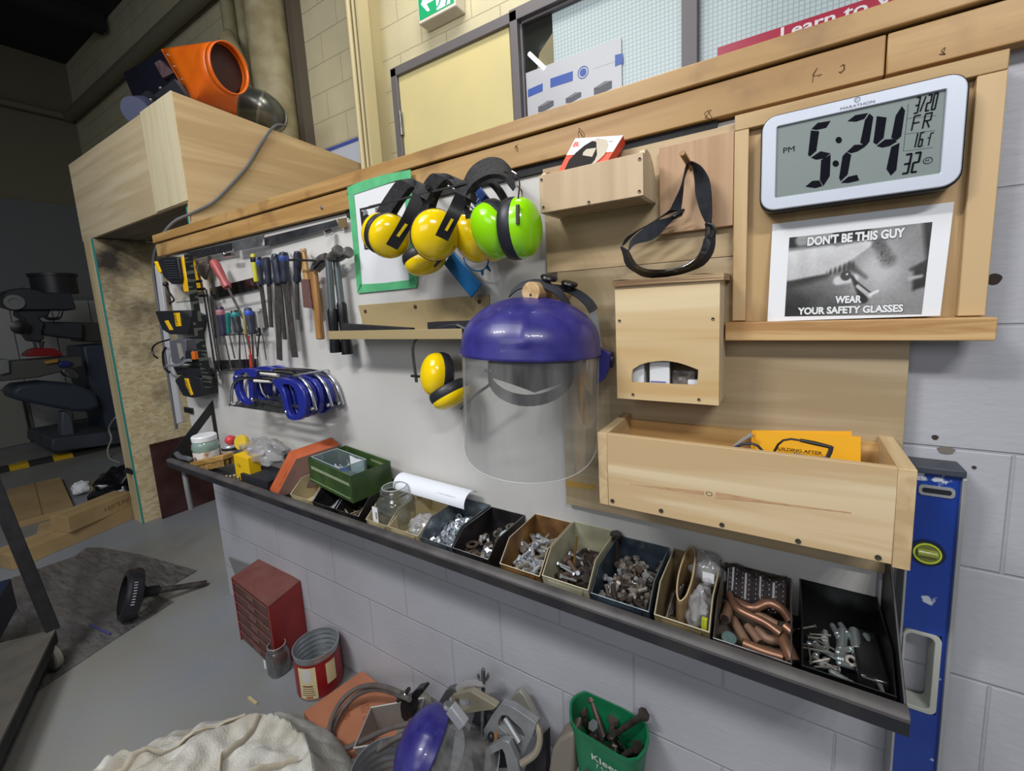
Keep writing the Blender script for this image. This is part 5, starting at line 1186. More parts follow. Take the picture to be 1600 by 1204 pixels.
# white raceway, grey cable, socket
RW = mat('white_raceway', (186, 186, 190), .4)
tag(MB().plate([PY(u, v, -.03) for u, v in ((241, 415), (248, 414), (262, 520), (283, 660), (276, 662), (256, 530))], (0, .014, 0)).build('cable_raceway', RW, bevel=.002), 'pale vertical cable raceway at the left end of the tool board', 'raceway')
tag(MB().tube(smooth([PX(446, 196, -2.68), PX(429, 197, -2.60), PX(408, 224, -2.61), PX(386, 260, -2.61), PX(350, 300, -2.61), PX(330, 318, -2.61), PX(300, 333, -2.62), PX(270, 348, -2.65), PY(247, 380, -.02), PY(240, 420, -.02), PY(248, 480, -.02), PY(262, 580, -.02), PY(276, 670, -.02)]), .0075, 8).build('power_cable', mat('cable_grey', (92, 94, 100), .5)), 'grey power cable running from the plywood box down the left end of the board', 'cable')
tag(MB().box(PY(288, 640, -.02).x, PY(300, 640, -.02).x, -.022, -.0125, PY(295, 645, -.02).z, PY(295, 637, -.02).z).build('socket_outlet', BLACK), 'small black socket at the lower left of the tool board', 'socket')
# ================================================================= steel tray and everything in it
TX0, TX1, TF = -2.41, .168, H - .678
TB = mat('tray_black_steel', (38, 38, 44), .42, .2, c2=(62, 58, 56), sc=9, det=8, lo=.45, hi=.8)
TD = mat('dusty_black_steel', (78, 74, 72), .6, .1, c2=(50, 50, 54), sc=14, det=8)
tr = thing('steel_tray', 'long black steel tray running along the wall under the tool board', 'tray', (-1.1, -.12, TF - .005))
MB().plate([V(TX0, -.0128, TF), V(TX0, -.203, TF), V(TX0, -.2315, H - .668), V(TX0, -.2315, H - .6705), V(TX0, -.203, TF - .003), V(TX0, -.0128, TF - .003)], (TX1 - TX0, 0, 0)).build('tray_floor', TD, tr)
MB().box(TX0, TX1 + .004, -.2375, -.2315, H - .669, H - .640).build('front_face', TB, tr, bevel=.0015)
MB().plate([V(TX0, y, H + z) for y, z in ((-.217, -.6325), (-.226, -.632), (-.234, -.634), (-.2385, -.6395), (-.2385, -.646), (-.2355, -.646), (-.2325, -.640), (-.226, -.6365), (-.217, -.6365))], (TX1 + .004 - TX0, 0, 0)).build('rim', mat('dusty_rim', (88, 85, 84), .55, .1, c2=(54, 52, 54), sc=10, det=9, lo=.4, hi=.75), tr, bevel=.001)
MB().plate([V(TX1, -.0128, TF - .004), V(TX1, -.0128, H - .49), V(TX1, -.06, H - .49), V(TX1, -.213, H - .636), V(TX1, -.232, H - .636), V(TX1, -.232, H - .672)], (.004, 0, 0)).build('end_plate', TB, tr, bevel=.001)
po_ = [V(TX0, -.014, H - .72), V(TX0, -.014, H - .405), V(TX0, -.233, H - .634), V(TX0, -.225, H - .66), V(TX0, -.12, H - .672)]
pi_ = [V(TX0, -.028, H - .655), V(TX0, -.028, H - .472), V(TX0, -.125, H - .575), V(TX0, -.145, H - .60), V(TX0, -.135, H - .655)]
MB().ring(po_, pi_, (.006, 0, 0)).build('gusset', mat('gusset_black', (24, 24, 26), .55), tr)
MB().tube(smooth([V(TX0 + .02, -.18, TF), V(-2.37, -.19, TF - .03), V(-2.34, -.2, TF - .10), V(-2.33, -.2, TF - .20)], 5), .011, 10).build('tail_pipe', mat('grey_rubber', (112, 112, 112), .5), tr)
# ---------------- bins
CRM = mat('bin_cream', (192, 178, 140), .45, c2=(150, 136, 100), sc=14, det=8, lo=.45, hi=.85)
GAL = mat('bin_galvanised', (124, 134, 140), .32, .55, c2=(86, 96, 102), sc=22, det=6)
DRK = mat('bin_dark_steel', (66, 62, 64), .4, .5, c2=(40, 38, 40), sc=18, det=7)
BRN = mat('bin_rust_brown', (150, 112, 62), .5, .1, c2=(96, 66, 40), sc=16, det=8)
BGR = mat('bin_grey_cream', (178, 176, 154), .4, c2=(150, 146, 122), sc=12, det=8)
GBL = mat('bin_blue_grey', (84, 98, 110), .3, .5, c2=(54, 64, 76), sc=20, det=6)
TAN = mat('bin_tan', (146, 130, 96), .5, c2=(112, 98, 70), sc=14, det=8)
GRY = mat('bin_grey', (124, 114, 104), .45, .3, c2=(90, 80, 72), sc=16, det=8)
BLP = mat('bin_black_plastic', (16, 16, 18), .3)
def bin_(x0, x1, m, lab, zb=None, zl=None, yf=-.198, edge=None, slot=True, zk=None):
    zb = H + (zb or -.599); zl = H + (zl or -.635); zk = zb if zk is None else H + zk; yb = -.0135; t_ = .0016; z0 = TF + .0005
    b = thing('parts_bin', lab, 'bin', ((x0 + x1) / 2, (yf + yb) / 2, z0), 'row of parts bins in the tray')
    side = [(yb, z0), (yb, zb), (-.150, zk), (yf, zl), (yf + .012, z0)]
    mb = MB()
    for x in (x0, x1 - t_): mb.plate([V(x, y, z) for y, z in side], (t_, 0, 0))
    mb.box(x0 + t_, x1 - t_, yb - t_, yb, z0, zb).box(x0 + t_, x1 - t_, yf + .012, yb - t_, z0, z0 + t_)
    mb.hexa([V(x0 + t_, yf + .012, z0), V(x1 - t_, yf + .012, z0), V(x1 - t_, yf + .012 + t_, z0), V(x0 + t_, yf + .012 + t_, z0),
             V(x0 + t_, yf, zl), V(x1 - t_, yf, zl), V(x1 - t_, yf + t_, zl), V(x0 + t_, yf + t_, zl)])
    mb.build('body', m, b, smooth=False)
    E_ = edge or STEEL; mb = MB(); r = .0013
    for x in (x0 + .001, x1 - .001): mb.tube([V(x, yb, zb), V(x, -.150, zk), V(x, yf, zl)], r, 5)
    mb.tube([V(x0, yf, zl), V(x1, yf, zl)], r, 5).tube([V(x0, yb, zb), V(x1, yb, zb)], r, 5); mb.build('rolled_edge', E_, b)
    if slot: 
        mb = MB(); mb.hexa([V(x0 + .015, yf + .0055, z0 + .004), V(x1 - .015, yf + .0055, z0 + .004), V(x1 - .015, yf + .0075, z0 + .004), V(x0 + .015, yf + .0075, z0 + .004),
                            V(x0 + .015, yf - .0015, zl - .006), V(x1 - .015, yf - .0015, zl - .006), V(x1 - .015, yf + .0, zl - .006), V(x0 + .015, yf + .0, zl - .006)]); mb.build('label_holder', m, b)
    return b
WE = mat('worn_edge', (186, 176, 150), .45, .2)
bin_(-1.475, -1.350, CRM, 'cream bin at the left end, partly under the green box', zb=-.592, edge=WE)
bin_(-1.345, -1.228, DRK, 'dark steel bin with a clear bag, under the green box', zb=-.592)
bin_(-1.218, -1.106, DRK, 'black bin with nails showing, under the right end of the green box', zb=-.592)
bin_(-1.072, -.975, CRM, 'cream bin holding the empty clear jar', edge=WE)
bin_(-.972, -.852, CRM, 'cream bin with the crumpled plastic bag of fittings', zb=-.61, edge=WE)
bin_(-.845, -.732, GAL, 'galvanised bin of small zinc nuts')
bin_(-.728, -.612, DRK, 'dark steel bin of washers and rings', zb=-.604)
bin_(-.578, -.466, BRN, 'rusty brown bin of long zinc bolts', zb=-.592, edge=WE)
bin_(-.460, -.346, BGR, 'grey-cream bin of dark and rusty bolts', zb=-.587, zl=-.630, edge=WE)
bin_(-.340, -.216, GBL, 'blue-grey steel bin of mixed short bolts', zb=-.596, zl=-.634, edge=GAL)
bin_(-.206, -.104, TAN, 'tan bin stuffed with a paper bag and clear bags', zb=-.594, edge=WE)
bin_(-.098, .026, GRY, 'grey bin of copper pipe fittings', zb=-.598, zl=-.644)
bin_(.040, .163, BLP, 'black plastic bin of wall anchors at the right end', zb=-.594, zl=-.640, edge=BLP, slot=False)
# ---------------- loose hardware
rnd = random.Random(5)
def rot(): return Euler((rnd.uniform(0, 6.28), rnd.uniform(0, 6.28), rnd.uniform(0, 6.28))).to_matrix().to_4x4()
def lay(tilt=.5): return (Matrix.Rotation(rnd.uniform(0, 6.28), 4, 'Z') @ Matrix.Rotation(rnd.uniform(-tilt, tilt), 4, 'Y'))
def scatter(mbf, name, m, n, xr, label, cat, group, zr, yr=(-.18, -.03), mode='rot', slope=.25, scale=(1, 1)):
    """n single objects sharing one mesh, heaped in a bin: higher towards the back"""
    mb = mbf(); o = mb.build(name, m, origin=(0, 0, 0)); first = True
    for k in range(n):
        x = rnd.uniform(*xr); y = rnd.uniform(*yr); lev = k / max(1, n - 1)
        z = TF + zr[0] + (zr[1] - zr[0]) * lev + (y - yr[0]) * slope
        M_ = Matrix.Translation((x, y, z)) @ (rot() if mode == 'rot' else lay(.45)) @ Matrix.Scale(rnd.uniform(*scale), 4)
        c = o if first else o.copy()
        if not first: COL.objects.link(c)
        first = False; c.matrix_world = M_; tag(c, label, cat, group)
def nut(r=.0085, h=.007, hole=.5):
    def f():
        p = [V(r * math.cos(i * math.pi / 3), r * math.sin(i * math.pi / 3), -h / 2) for i in range(6)]
        return MB().ring(p, [q_ * hole + V(0, 0, -h / 2 * (1 - hole)) for q_ in p], (0, 0, h))
    return f
def washer(r=.011, h=.0016, hole=.5):
    def f():
        p = [V(r * math.cos(i * math.pi / 9), r * math.sin(i * math.pi / 9), 0) for i in range(18)]
        return MB().ring(p, [q_ * hole for q_ in p], (0, 0, h))
    return f
def bolt(L=.05, r=.0045, hr=.0085, hh=.006):
    def f():
        mb = MB().tube([V(-L / 2, 0, 0), V(L / 2, 0, 0)], r, 8)
        p = [V(-L / 2, hr * math.cos(i * math.pi / 3), hr * math.sin(i * math.pi / 3)) for i in range(6)]
        mb.plate(p, (-hh, 0, 0))
        return mb
    return f
ZB = mat('zinc_bright', (214, 220, 228), .25, .8); RB = mat('rust_bolt', (98, 80, 70), .6, .35, c2=(74, 60, 52), sc=60); DB = mat('oiled_bolt', (62, 56, 54), .42, .6, c2=(90, 80, 74), sc=50)
GB = mat('grey_bolt', (158, 152, 144), .42, .6, c2=(118, 110, 102), sc=50); BR = mat('brass', (196, 160, 84), .3, .9)
scatter(nut(.0102, .008, .52), 'hex_nut', ZB, 80, (-.838, -.739), 'small bright zinc nut loose in the galvanised bin', 'nut', 'nuts in the galvanised bin', (.004, .017), slope=.10)
scatter(nut(.006, .006), 'hex_nut', ZINC, 50, (-.838, -.739), 'tiny grey zinc nut loose in the galvanised bin', 'nut', 'tiny nuts in the galvanised bin', (.008, .019), slope=.10)
scatter(washer(.014, .002, .5), 'washer', RB, 12, (-.715, -.625), 'rusty brown washer in the dark steel bin', 'washer', 'rusty washers in the dark bin', (.006, .022), mode='lay', scale=(.8, 1.3), slope=.12)
scatter(nut(.010, .008, .6), 'ring_nut', GB, 16, (-.715, -.625), 'thick grey ring nut in the dark steel bin', 'nut', 'ring nuts in the dark bin', (.006, .02), slope=.12)
scatter(nut(.009, .007, .55), 'ring_nut', ZB, 24, (-.700, -.620), 'bright zinc nut in the dark steel bin of washers', 'nut', 'bright nuts in the dark bin', (.006, .024), yr=(-.185, -.10), slope=.08)
tag(MB().lathe(V(-.628, -.085, TF + .04), (.3, -.3, 1), [(.022, 0), (.022, .002), (.02, .0025)], 24).build('washer', mat('pale_disc', (176, 196, 200), .3, .3)), 'large pale flat disc leaning in the dark bin of washers', 'washer')
scatter(washer(.016, .004, .62), 'washer', GB, 3, (-.66, -.63), 'large grey washer at the back of the dark bin', 'washer', 'large washers in the dark bin', (.03, .036), yr=(-.06, -.03), mode='lay')
scatter(bolt(.055), 'hex_bolt', ZB, 16, (-.558, -.488), 'long bright zinc bolt in the rusty brown bin', 'bolt', 'bright bolts in the brown bin', (.02, .042), mode='lay', slope=.10, yr=(-.165, -.05))
scatter(bolt(.045, .005, .0095), 'hex_bolt', GB, 34, (-.556, -.490), 'dull grey bolt in the rusty brown bin', 'bolt', 'dull bolts in the brown bin', (.006, .036), mode='lay', slope=.10, yr=(-.17, -.035))
scatter(bolt(.018, .003, .006), 'hex_bolt', ZINC, 26, (-.562, -.482), 'short zinc screw at the front of the rusty brown bin', 'screw', 'short screws in the brown bin', (.012, .024), yr=(-.185, -.12), slope=.05)
scatter(bolt(.045, .006, .011, .008), 'hex_bolt', DB, 34, (-.437, -.370), 'oily dark bolt in the grey-cream bin', 'bolt', 'dark bolts in the grey-cream bin', (.006, .036), mode='lay', slope=.08, yr=(-.17, -.035))
scatter(bolt(.035, .007, .012, .009), 'hex_bolt', RB, 9, (-.435, -.372), 'rusty red bolt in the grey-cream bin', 'bolt', 'rusty bolts in the grey-cream bin', (.02, .036), mode='lay', slope=.06, yr=(-.175, -.07))
scatter(bolt(.035, .003, .0055, .004), 'hex_bolt', ZB, 9, (-.440, -.366), 'slim bright bolt in the grey-cream bin', 'bolt', 'slim bolts in the grey-cream bin', (.028, .042), mode='lay', slope=.06, yr=(-.18, -.06))
tag(MB().cyl(V(-.418, -.115, TF + .035), V(-.414, -.098, TF + .105), .003, 8).build('brass_rod', BR), 'thin brass rod standing in the grey-cream bin', 'rod')
tag(bolt(.07, .008, .014, .008)().build('hex_bolt', DB), 'large dark bolt hung over the corner between the grey-cream and blue-grey bins', 'bolt').matrix_world = Matrix.Translation((-.351, -.03, H - .62)) @ Matrix.Rotation(R(88), 4, 'Y')
scatter(bolt(.022, .0042, .0085, .006), 'hex_bolt', GB, 90, (-.325, -.232), 'short grey bolt in the blue-grey bin', 'bolt', 'short bolts in the blue-grey bin', (.006, .034), slope=.08, yr=(-.18, -.03))
scatter(bolt(.022, .004, .008, .006), 'hex_bolt', RB, 18, (-.325, -.232), 'short rusty bolt in the blue-grey bin', 'bolt', 'rusty bolts in the blue-grey bin', (.010, .033), slope=.08, yr=(-.17, -.05))
scatter(bolt(.022, .005, .008, .006), 'hex_bolt', ZB, 6, (-.32, -.235), 'short mirror-bright bolt in the blue-grey bin', 'bolt', 'bright bolts in the blue-grey bin', (.036, .04), slope=.08, yr=(-.15, -.08))
scatter(bolt(.045, .0045, .0075, .005), 'hex_bolt', DB, 8, (-.318, -.24), 'long thin bolt lying across the blue-grey bin', 'bolt', 'long bolts in the blue-grey bin', (.024, .036), mode='lay', slope=.05, yr=(-.182, -.08))
# nails in the black bin
scatter(lambda: MB().tube([V(-.03, 0, 0), V(.03, 0, 0)], .0022, 6), 'nail', mat('tan_nail', (146, 132, 104), .5, .3), 26, (-1.19, -1.135), 'tan nail in the black bin under the green box', 'nail', 'nails in the black bin', (.006, .02), mode='lay', yr=(-.175, -.08), slope=.02)
# crumpled bags: clear film
FILM = clear('clear_film', (240, 241, 243), .26, (244, 245, 248), .1, 1.3)
def crumple(c, rx, ry, rz, seed, name, m, lab, cat='bag', amp=.35, n=26, tagit=True):
    c = Vector(c)
    def fn(s, t):
        th = s * 2 * math.pi; ph = (t - .5) * math.pi * .98
        d = V(math.cos(ph) * math.cos(th), math.cos(ph) * math.sin(th), math.sin(ph))
        k = 1 + amp * noise.noise(d * 1.9 + V(seed, 0, 0)) + amp * .7 * abs(noise.noise(d * 4.5 + V(0, seed, 0)))
        p = V(d.x * rx, d.y * ry, d.z * rz) * k
        return c + V(p.x, p.y, max(p.z, -rz * .8))
    o = MB().grid(fn, n, n // 2, True).build(name, m, smooth=True)
    return tag(o, lab, cat) if tagit else o
crumple((-.905, -.125, TF + .028), .036, .045, .026, 4.2, 'plastic_bag', FILM, 'small crumpled clear bag of fittings in the cream bin')
scatter(bolt(.016, .003, .006), 'hex_bolt', DB, 10, (-.925, -.885), 'dark screw inside the crumpled bag in the cream bin', 'screw', 'screws in the small bag', (.006, .022), yr=(-.15, -.10))
crumple((-1.255, -.155, TF + .022), .02, .03, .024, 9.2, 'plastic_bag', FILM, 'crumpled clear bag in the dark bin under the green box')
# ---------------- clear jar with barcode label
JAR = clear('jar_plastic', (246, 248, 248), .035, (225, 228, 225), .05, .8)
jc = V(-1.015, -.125, TF + .006)
jr = thing('clear_jar', 'open square-shouldered clear plastic jar with a barcode label', 'jar', jc)
prof = [(.040, 0), (.050, .004), (.052, .03), (.052, .075), (.046, .090), (.036, .098), (.036, .104), (.040, .106), (.036, .109), (.0365, .113), (.039, .115), (.036, .118), (.036, .124)]
MB().lathe(jc, (0, 0, 1), prof, 40, sq=3.2, caps=False).build('body', JAR, jr, solid=.0012)
MB().tube([jc + V(.0365 * math.cos(t), .0365 * math.sin(t), .124) for t in [i * math.pi / 16 for i in range(32)]], .0016, 6, closed=True).build('rim', clear('jar_rim', (235, 238, 238), .45, (225, 228, 228), .1), jr)
MB().box(jc.x - .046, jc.x - .022, jc.y - .0545, jc.y - .0535, jc.z + .018, jc.z + .072).build('label', WHITE, jr)
mb = MB()
for k in range(9): mb.box(jc.x - .033, jc.x - .025, jc.y - .0550, jc.y - .0546, jc.z + .034 + k * .0026, jc.z + .034 + k * .0026 + (.0014 if k % 3 else .0008))
mb.build('barcode', INK, jr)
# curled paper behind
A = []; B = []
pa0, pa1 = PY(621, 713, -.05), PY(735, 758, -.05)
for i in range(15):
    t = R(-60 + 190 * i / 14); A.append(V(pa0.x, -.05 - .045 * math.cos(t) + .01, pa0.z - .045 + .045 * math.sin(t))); B.append(V(pa1.x, -.05 - .045 * math.cos(t) + .01, pa0.z - .045 + .045 * math.sin(t)))
A = []; B = []
for i in range(19):
    f = i / 18; t = R(-8 + 150 * f); y = -.060 - .036 * math.cos(t); z = H - .572 + .034 * math.sin(t)
    A.append(V(-1.055, y, z + .002)); B.append(V(-.765, y, z - .006))
pc_ = tag(MB().ribbon(A, B, .0006).build('curled_paper', mat('paper_bright', (228, 232, 240), .6)), 'curled white sheet of paper leaning on the wall behind the bins', 'paper')
mb = MB()
for k in range(3):
    t = R(62 - 14 * k); mb.text('~' * (26 - 6 * k), V(-.93 + .03 * k, -.060 - .0366 * math.cos(t), H - .5735 + .0347 * math.sin(t) - .002), V(1, 0, -.03), V(0, math.sin(t), math.cos(t)), width=.11 - .02 * k, height=.003)
mb.build('lettering', mat('grey_print', (120, 122, 128), .6), pc_, smooth=False)
# ---------------- green steel box with its glass tub
c4 = [V(-1.465, -.118, 0), V(-1.44, .0 - .016, 0), V(-1.148, -.03, 0), V(-1.158, -.172, 0)]
def rectify():
    a = V(-1.114, -.205, 0); ux = V(-.291, .046, 0); uy = V(.018, .144, 0)
    return a, ux, uy
a_, ux, uy = rectify(); zb0, zt0 = H - .590, H - .503
GRN = mat('army_green_enamel', (62, 88, 42), .38, c2=(46, 68, 34), sc=14, coat=.1)
gb = thing('green_steel_box', 'open green steel box sitting across the left bins', 'box', a_ + ux / 2 + uy / 2 + V(0, 0, zb0))
def gp(s, t, z): return a_ + ux * s + uy * t + V(0, 0, z)
mb = MB(); w1, w2 = .012, .025
for s0, s1, t0, t1 in ((0, 1, 0, w2), (0, 1, 1 - w2, 1), (0, w1, w2, 1 - w2), (1 - w1, 1, w2, 1 - w2)):
    mb.hexa([gp(s0, t0, zb0), gp(s1, t0, zb0), gp(s1, t1, zb0), gp(s0, t1, zb0), gp(s0, t0, zt0), gp(s1, t0, zt0), gp(s1, t1, zt0), gp(s0, t1, zt0)])
mb.hexa([gp(w1, w2, zb0), gp(1 - w1, w2, zb0), gp(1 - w1, 1 - w2, zb0), gp(w1, 1 - w2, zb0), gp(w1, w2, zb0 + .003), gp(1 - w1, w2, zb0 + .003), gp(1 - w1, 1 - w2, zb0 + .003), gp(w1, 1 - w2, zb0 + .003)])
mb.build('body', GRN, gb, smooth=False)
mb = MB(); un = uy.normalized()
for side, lo_, hi_ in ((0, .055, .045), ):
    for k in range(34):
        p = gp(.06 + k * .026, 0, zt0 - .024) - un * .0008; mb.tube([p, p + V(.004, -.0007, -.010)], .0011, 5)
mb.build('embossed_stitching', mat('worn_silver_green', (160, 170, 140), .4, .3), gb)
mb = MB().tube([gp(.98, 0, zb0 + .012) - un * .001, gp(.04, 0, zb0 + .012) - un * .001], .0015, 6); mb.build('embossed_line', mat('light_green_line', (120, 140, 100), .4), gb)
MB().tube([gp(0, 0, zt0), gp(1, 0, zt0), gp(1, 1, zt0), gp(0, 1, zt0)], .0022, 6, closed=True).build('rolled_rim', GRN, gb)
mb = MB()
for k in range(16):
    p = gp(.06 + k * .022, 1 - w2, zt0 - .012) - un * .0008; mb.tube([p, p + V(.003, 0, -.008)], .001, 5)
mb.build('inner_stitching', MATS['worn_silver_green'], gb)
gt = thing('glass_tub', 'clear tub of small fittings inside the green steel box', 'tub', gp(.6, .4, zb0 + .004))
def tq(s, t, z): return gp(.28 + s * .68, .06 + t * .66, z)
mb = MB()
for s0, s1, t0, t1 in ((0, 1, 0, .02), (0, 1, .98, 1), (0, .01, .02, .98), (.99, 1, .02, .98)):
    zz0, zz1 = zb0 + .006, zt0 + .004
    mb.hexa([tq(s0, t0, zz0), tq(s1, t0, zz0), tq(s1, t1, zz0), tq(s0, t1, zz0), tq(s0, t0, zz1), tq(s1, t0, zz1), tq(s1, t1, zz1), tq(s0, t1, zz1)])
mb.build('body', clear('tub_clear', (214, 228, 228), .22, (190, 205, 208), .05, .8), gt, smooth=False)
MB().tube([tq(0, 0, zt0 + .004), tq(1, 0, zt0 + .004), tq(1, 1, zt0 + .004), tq(0, 1, zt0 + .004)], .0018, 6, closed=True).build('rim', clear('tub_rim', (220, 232, 232), .5, (205, 220, 222), .1), gt)
tag(MB().plate([tq(.02, .9, zb0 + .03), tq(.5, .94, zb0 + .03), tq(.5, .94, zt0), tq(.3, .94, zt0 - .004), tq(.02, .94, zt0 + .001)], (0, .001, 0)).build('paper_slip', WHITE), 'torn white slip standing at the back of the clear tub', 'paper')
tag(MB().cyl(tq(.47, .6, zb0 + .045), tq(.38, .62, zb0 + .05), .009, 12).build('blue_plug', mat('bright_blue', (30, 96, 220), .3)), 'bright blue cap in the clear tub', 'cap')
tag(MB().ball(tq(.2, .35, zb0 + .048), .011, 10, 6).build('yellow_wax_piece', mat('pale_yellow', (206, 204, 120), .5)), 'pale yellow piece in the clear tub', 'piece')
crumple(tq(.28, .36, zb0 + .038), .05, .03, .016, 3.3, 'plastic_bag', FILM, 'clear bag of screws at the near end of the clear tub')
o0 = bolt(.02, .002, .004)().build('small_screw', ZB, origin=(0, 0, 0)); 
for k in range(14):
    c = o0 if k == 0 else o0.copy()
    if k: COL.objects.link(c)
    c.matrix_world = Matrix.Translation(tq(rnd.uniform(.55, .85), rnd.uniform(.3, .8), zb0 + .03 + .0012 * k)) @ rot(); tag(c, 'tiny bright screw in the far half of the clear tub', 'screw', 'screws in the clear tub')
# ---------------- orange box
OR = mat('orange_card', (186, 92, 50), .5, c2=(164, 76, 40), sc=10, det=8, coat=.1)
ORB = mat('brown_card', (84, 52, 36), .65, c2=(66, 40, 30), sc=12)  # large box side in shade: the shade is put into this brown
F1, F2 = PY(421, 764, -.185), PY(452, 705, -.105)       # near long edge of the narrow side
B2 = PY(518, 683, -.0145); B1 = PY(521, 693, -.055)
G1, G2 = PY(432, 771, -.188), PY(463, 717, -.118)
ob = thing('orange_box', 'worn orange cardboard box tipped on its edge beside the green box', 'box', PY(440, 775, -.15))
ed = (F1 - F2); wd = (B2 - F2)
th_ = (G2 - F2)
p8 = [F1, F1 + wd, F1 + wd + th_, F1 + th_, F2, F2 + wd, F2 + wd + th_, F2 + th_]
mb = MB(); mb.hexa(p8); mb.build('box', OR, ob, bevel=.001)
nq = wd.cross(ed).normalized(); nf = th_.cross(ed).normalized()
mb = MB(); e_ = .0006
o2 = th_.normalized() * e_
nb = wd.cross(ed).normalized()
if nb.dot(th_) < 0: nb = -nb
o2 = nb * .0006; mb.plate([F1 + th_ + o2, F1 + th_ + wd + o2, F2 + th_ + wd + o2, F2 + th_ + o2], nb * .0006); mb.plate([F1 - o2, F1 + wd - o2, F2 + wd - o2, F2 - o2], -nb * .0006); mb.build('brown_face', ORB, ob, smooth=False)
nrm2 = (F1 - F2).cross(th_).normalized()
if nrm2.dot(CAM - F1) < 0: nrm2 = -nrm2
uu = (F2 - F1).normalized()
vv = nrm2.cross(uu)
MB().text('~~~~~~~', F1.lerp(F2, .25) + th_ * .9 + nrm2 * .0015, uu, -th_.normalized(), width=.06, height=.012, bold=.02).build('lettering', mat('faded_print', (130, 70, 40), .6), ob, smooth=False)
# ---------------- left end clutter
JW = thing('lidded_jar', 'round clear jar with a white lid at the left end of the tray', 'jar', PY(325, 726, -.12))
jb = PY(326, 728, -.12); jb.z = TF + .0005; jt = PY(320, 687, -.12)
hh = jt.z - jb.z
MB().lathe(jb, (0, 0, 1), [(.046, 0), (.051, .006), (.051, hh * .6), (.056, hh * .74), (.052, hh * .9), (.046, hh)], 32).build('body', mat('jar_greenish', (132, 156, 146), .12, coat=.4), JW)
MB().lathe(jb, (0, 0, 1), [(.0522, .008), (.0528, .01), (.0528, hh * .58), (.0522, hh * .59)], 32, caps=False).build('label', mat('jar_label', (204, 200, 192), .5, c2=(150, 96, 60), sc=14, lo=.5, hi=.6), JW)
MB().lathe(jb + V(0, 0, hh), (0, 0, 1), [(.047, -.002), (.050, 0), (.051, .020), (.047, .025), (0, .025)], 36).build('lid', mat('lid_white', (232, 234, 236), .35), JW)
mb = MB(); c = jb + V(.012, -.0522, hh * .35); mb.plate([c + V(math.cos(t) * .008, 0, math.sin(t) * .01) for t in [i * math.pi / 8 for i in range(16)]], (0, -.0012, 0)); mb.build('label_mark', mat('label_brown', (140, 90, 60), .5), JW)
br_ = thing('scrub_brush', 'wooden scrub brush with worn tan bristles at the tray front', 'brush', PY(335, 735, -.19))
a = PY(306, 724, -.17); b = PY(357, 712, -.17)
mb = MB(); bar(mb, a, b, .024, .05, V(0, 0, 1)); mb.build('block', wood('brush_block', (186, 146, 84), (160, 120, 62), 'x', 1.4, .5), br_, bevel=.004)
mb = MB()
for k in range(15):
    for j in range(3):
        p = a.lerp(b, .04 + k * .066) + V(0, -.018 + j * .018, -.012); mb.cyl(p, p + V(rnd.uniform(-.003, .003), rnd.uniform(-.004, .002), -.024), .0065, 6, .008)
mb.build('bristles', mat('bristle_tan', (172, 136, 72), .85, c2=(120, 90, 46), sc=70), br_)
tc_ = thing('tape_roll_can', 'short silver can with a dark band standing behind the brush', 'can', PY(364, 716, -.13))
b0 = PY(364, 713, -.13); MB().lathe(b0, (0, 0, 1), [(.034, 0), (.036, .004), (.036, .034), (.037, .036), (.037, .052), (.033, .056), (0, .056)], 26).build('body', mat('silver_can', (196, 200, 210), .25, .6), tc_)
MB().lathe(b0, (0, 0, 1), [(.0374, .037), (.0378, .038), (.0378, .046), (.0374, .047)], 26, caps=False).build('band', BLACK, tc_)
MB().ball(b0 + V(0, 0, .075), (.022, .022, .02)).cyl(b0 + V(0, 0, .055), b0 + V(0, 0, .075), .012, 12).build('knob', mat('red_knob', (200, 62, 66), .4), tc_)
tag(MB().lathe(PY(381, 690, -.12), (.3, -1, .1), [(.030, 0), (.032, .004), (.032, .016), (.03, .02), (.0, .02)], 24).build('tape_measure', mat('yellow_grey', (222, 190, 60), .4)), 'round yellow tape measure behind the silver can', 'tape measure')
yb_ = thing('yellow_box', 'small yellow packet with black print in the left of the tray', 'packet', PY(378, 745, -.17))
a = PY(369, 742, -.18); b = PY(387, 716, -.18)
MB().box(a.x, b.x, -.18, -.135, TF + .0005, b.z).build('carton', mat('yellow_packet', (232, 188, 24), .4), yb_, bevel=.001)
MB().text('~~~~', V(a.x + .022, -.1806, (TF + b.z) / 2 + .012), V(1, 0, 0), V(0, 0, 1), width=.03, height=.016, bold=.03).build('lettering', INK, yb_, smooth=False)
crumple(PY(412, 706, -.10), .125, .06, .052, 7.7, 'plastic_bag', clear('bag_film', (240, 240, 242), .24, (246, 246, 248), .1, 1.3), 'large crumpled clear plastic bag in the left of the tray', amp=.3, n=44)
rb_ = thing('rasp_block', 'black ribbed rubber block under the clear plastic bag', 'block', PY(405, 755, -.14))
a = PY(388, 738, -.16); MB().box(a.x, a.x + .19, -.19, -.09, TF + .0005, TF + .055).build('block', BLACKM, rb_, bevel=.002)
mb = MB()
for k in range(17): mb.box(a.x + .006 + k * .0105, a.x + .0105 + k * .0105, -.192, -.088, TF + .055, TF + .058)
for k in range(17): mb.box(a.x + .006 + k * .0105, a.x + .0105 + k * .0105, -.193, -.1905, TF + .006, TF + .055)
mb.build('ribs', mat('rib_grey', (58, 60, 66), .5), rb_)
mb = MB(); bar(mb, PY(418, 697, -.05), PY(448, 710, -.05), .035, .003); tag(mb.build('steel_strip', mat('tarnished_strip', (110, 106, 102), .4, .7)), 'tarnished steel strip sticking up behind the plastic bag', 'strip')
tag(MB().box(PY(308, 738, -.2).x, PY(372, 738, -.2).x - .02, -.213, -.16, TF + .0005, TF + .02).build('dark_bar', BLACKM), 'dark flat bar in front of the scrub brush', 'bar')
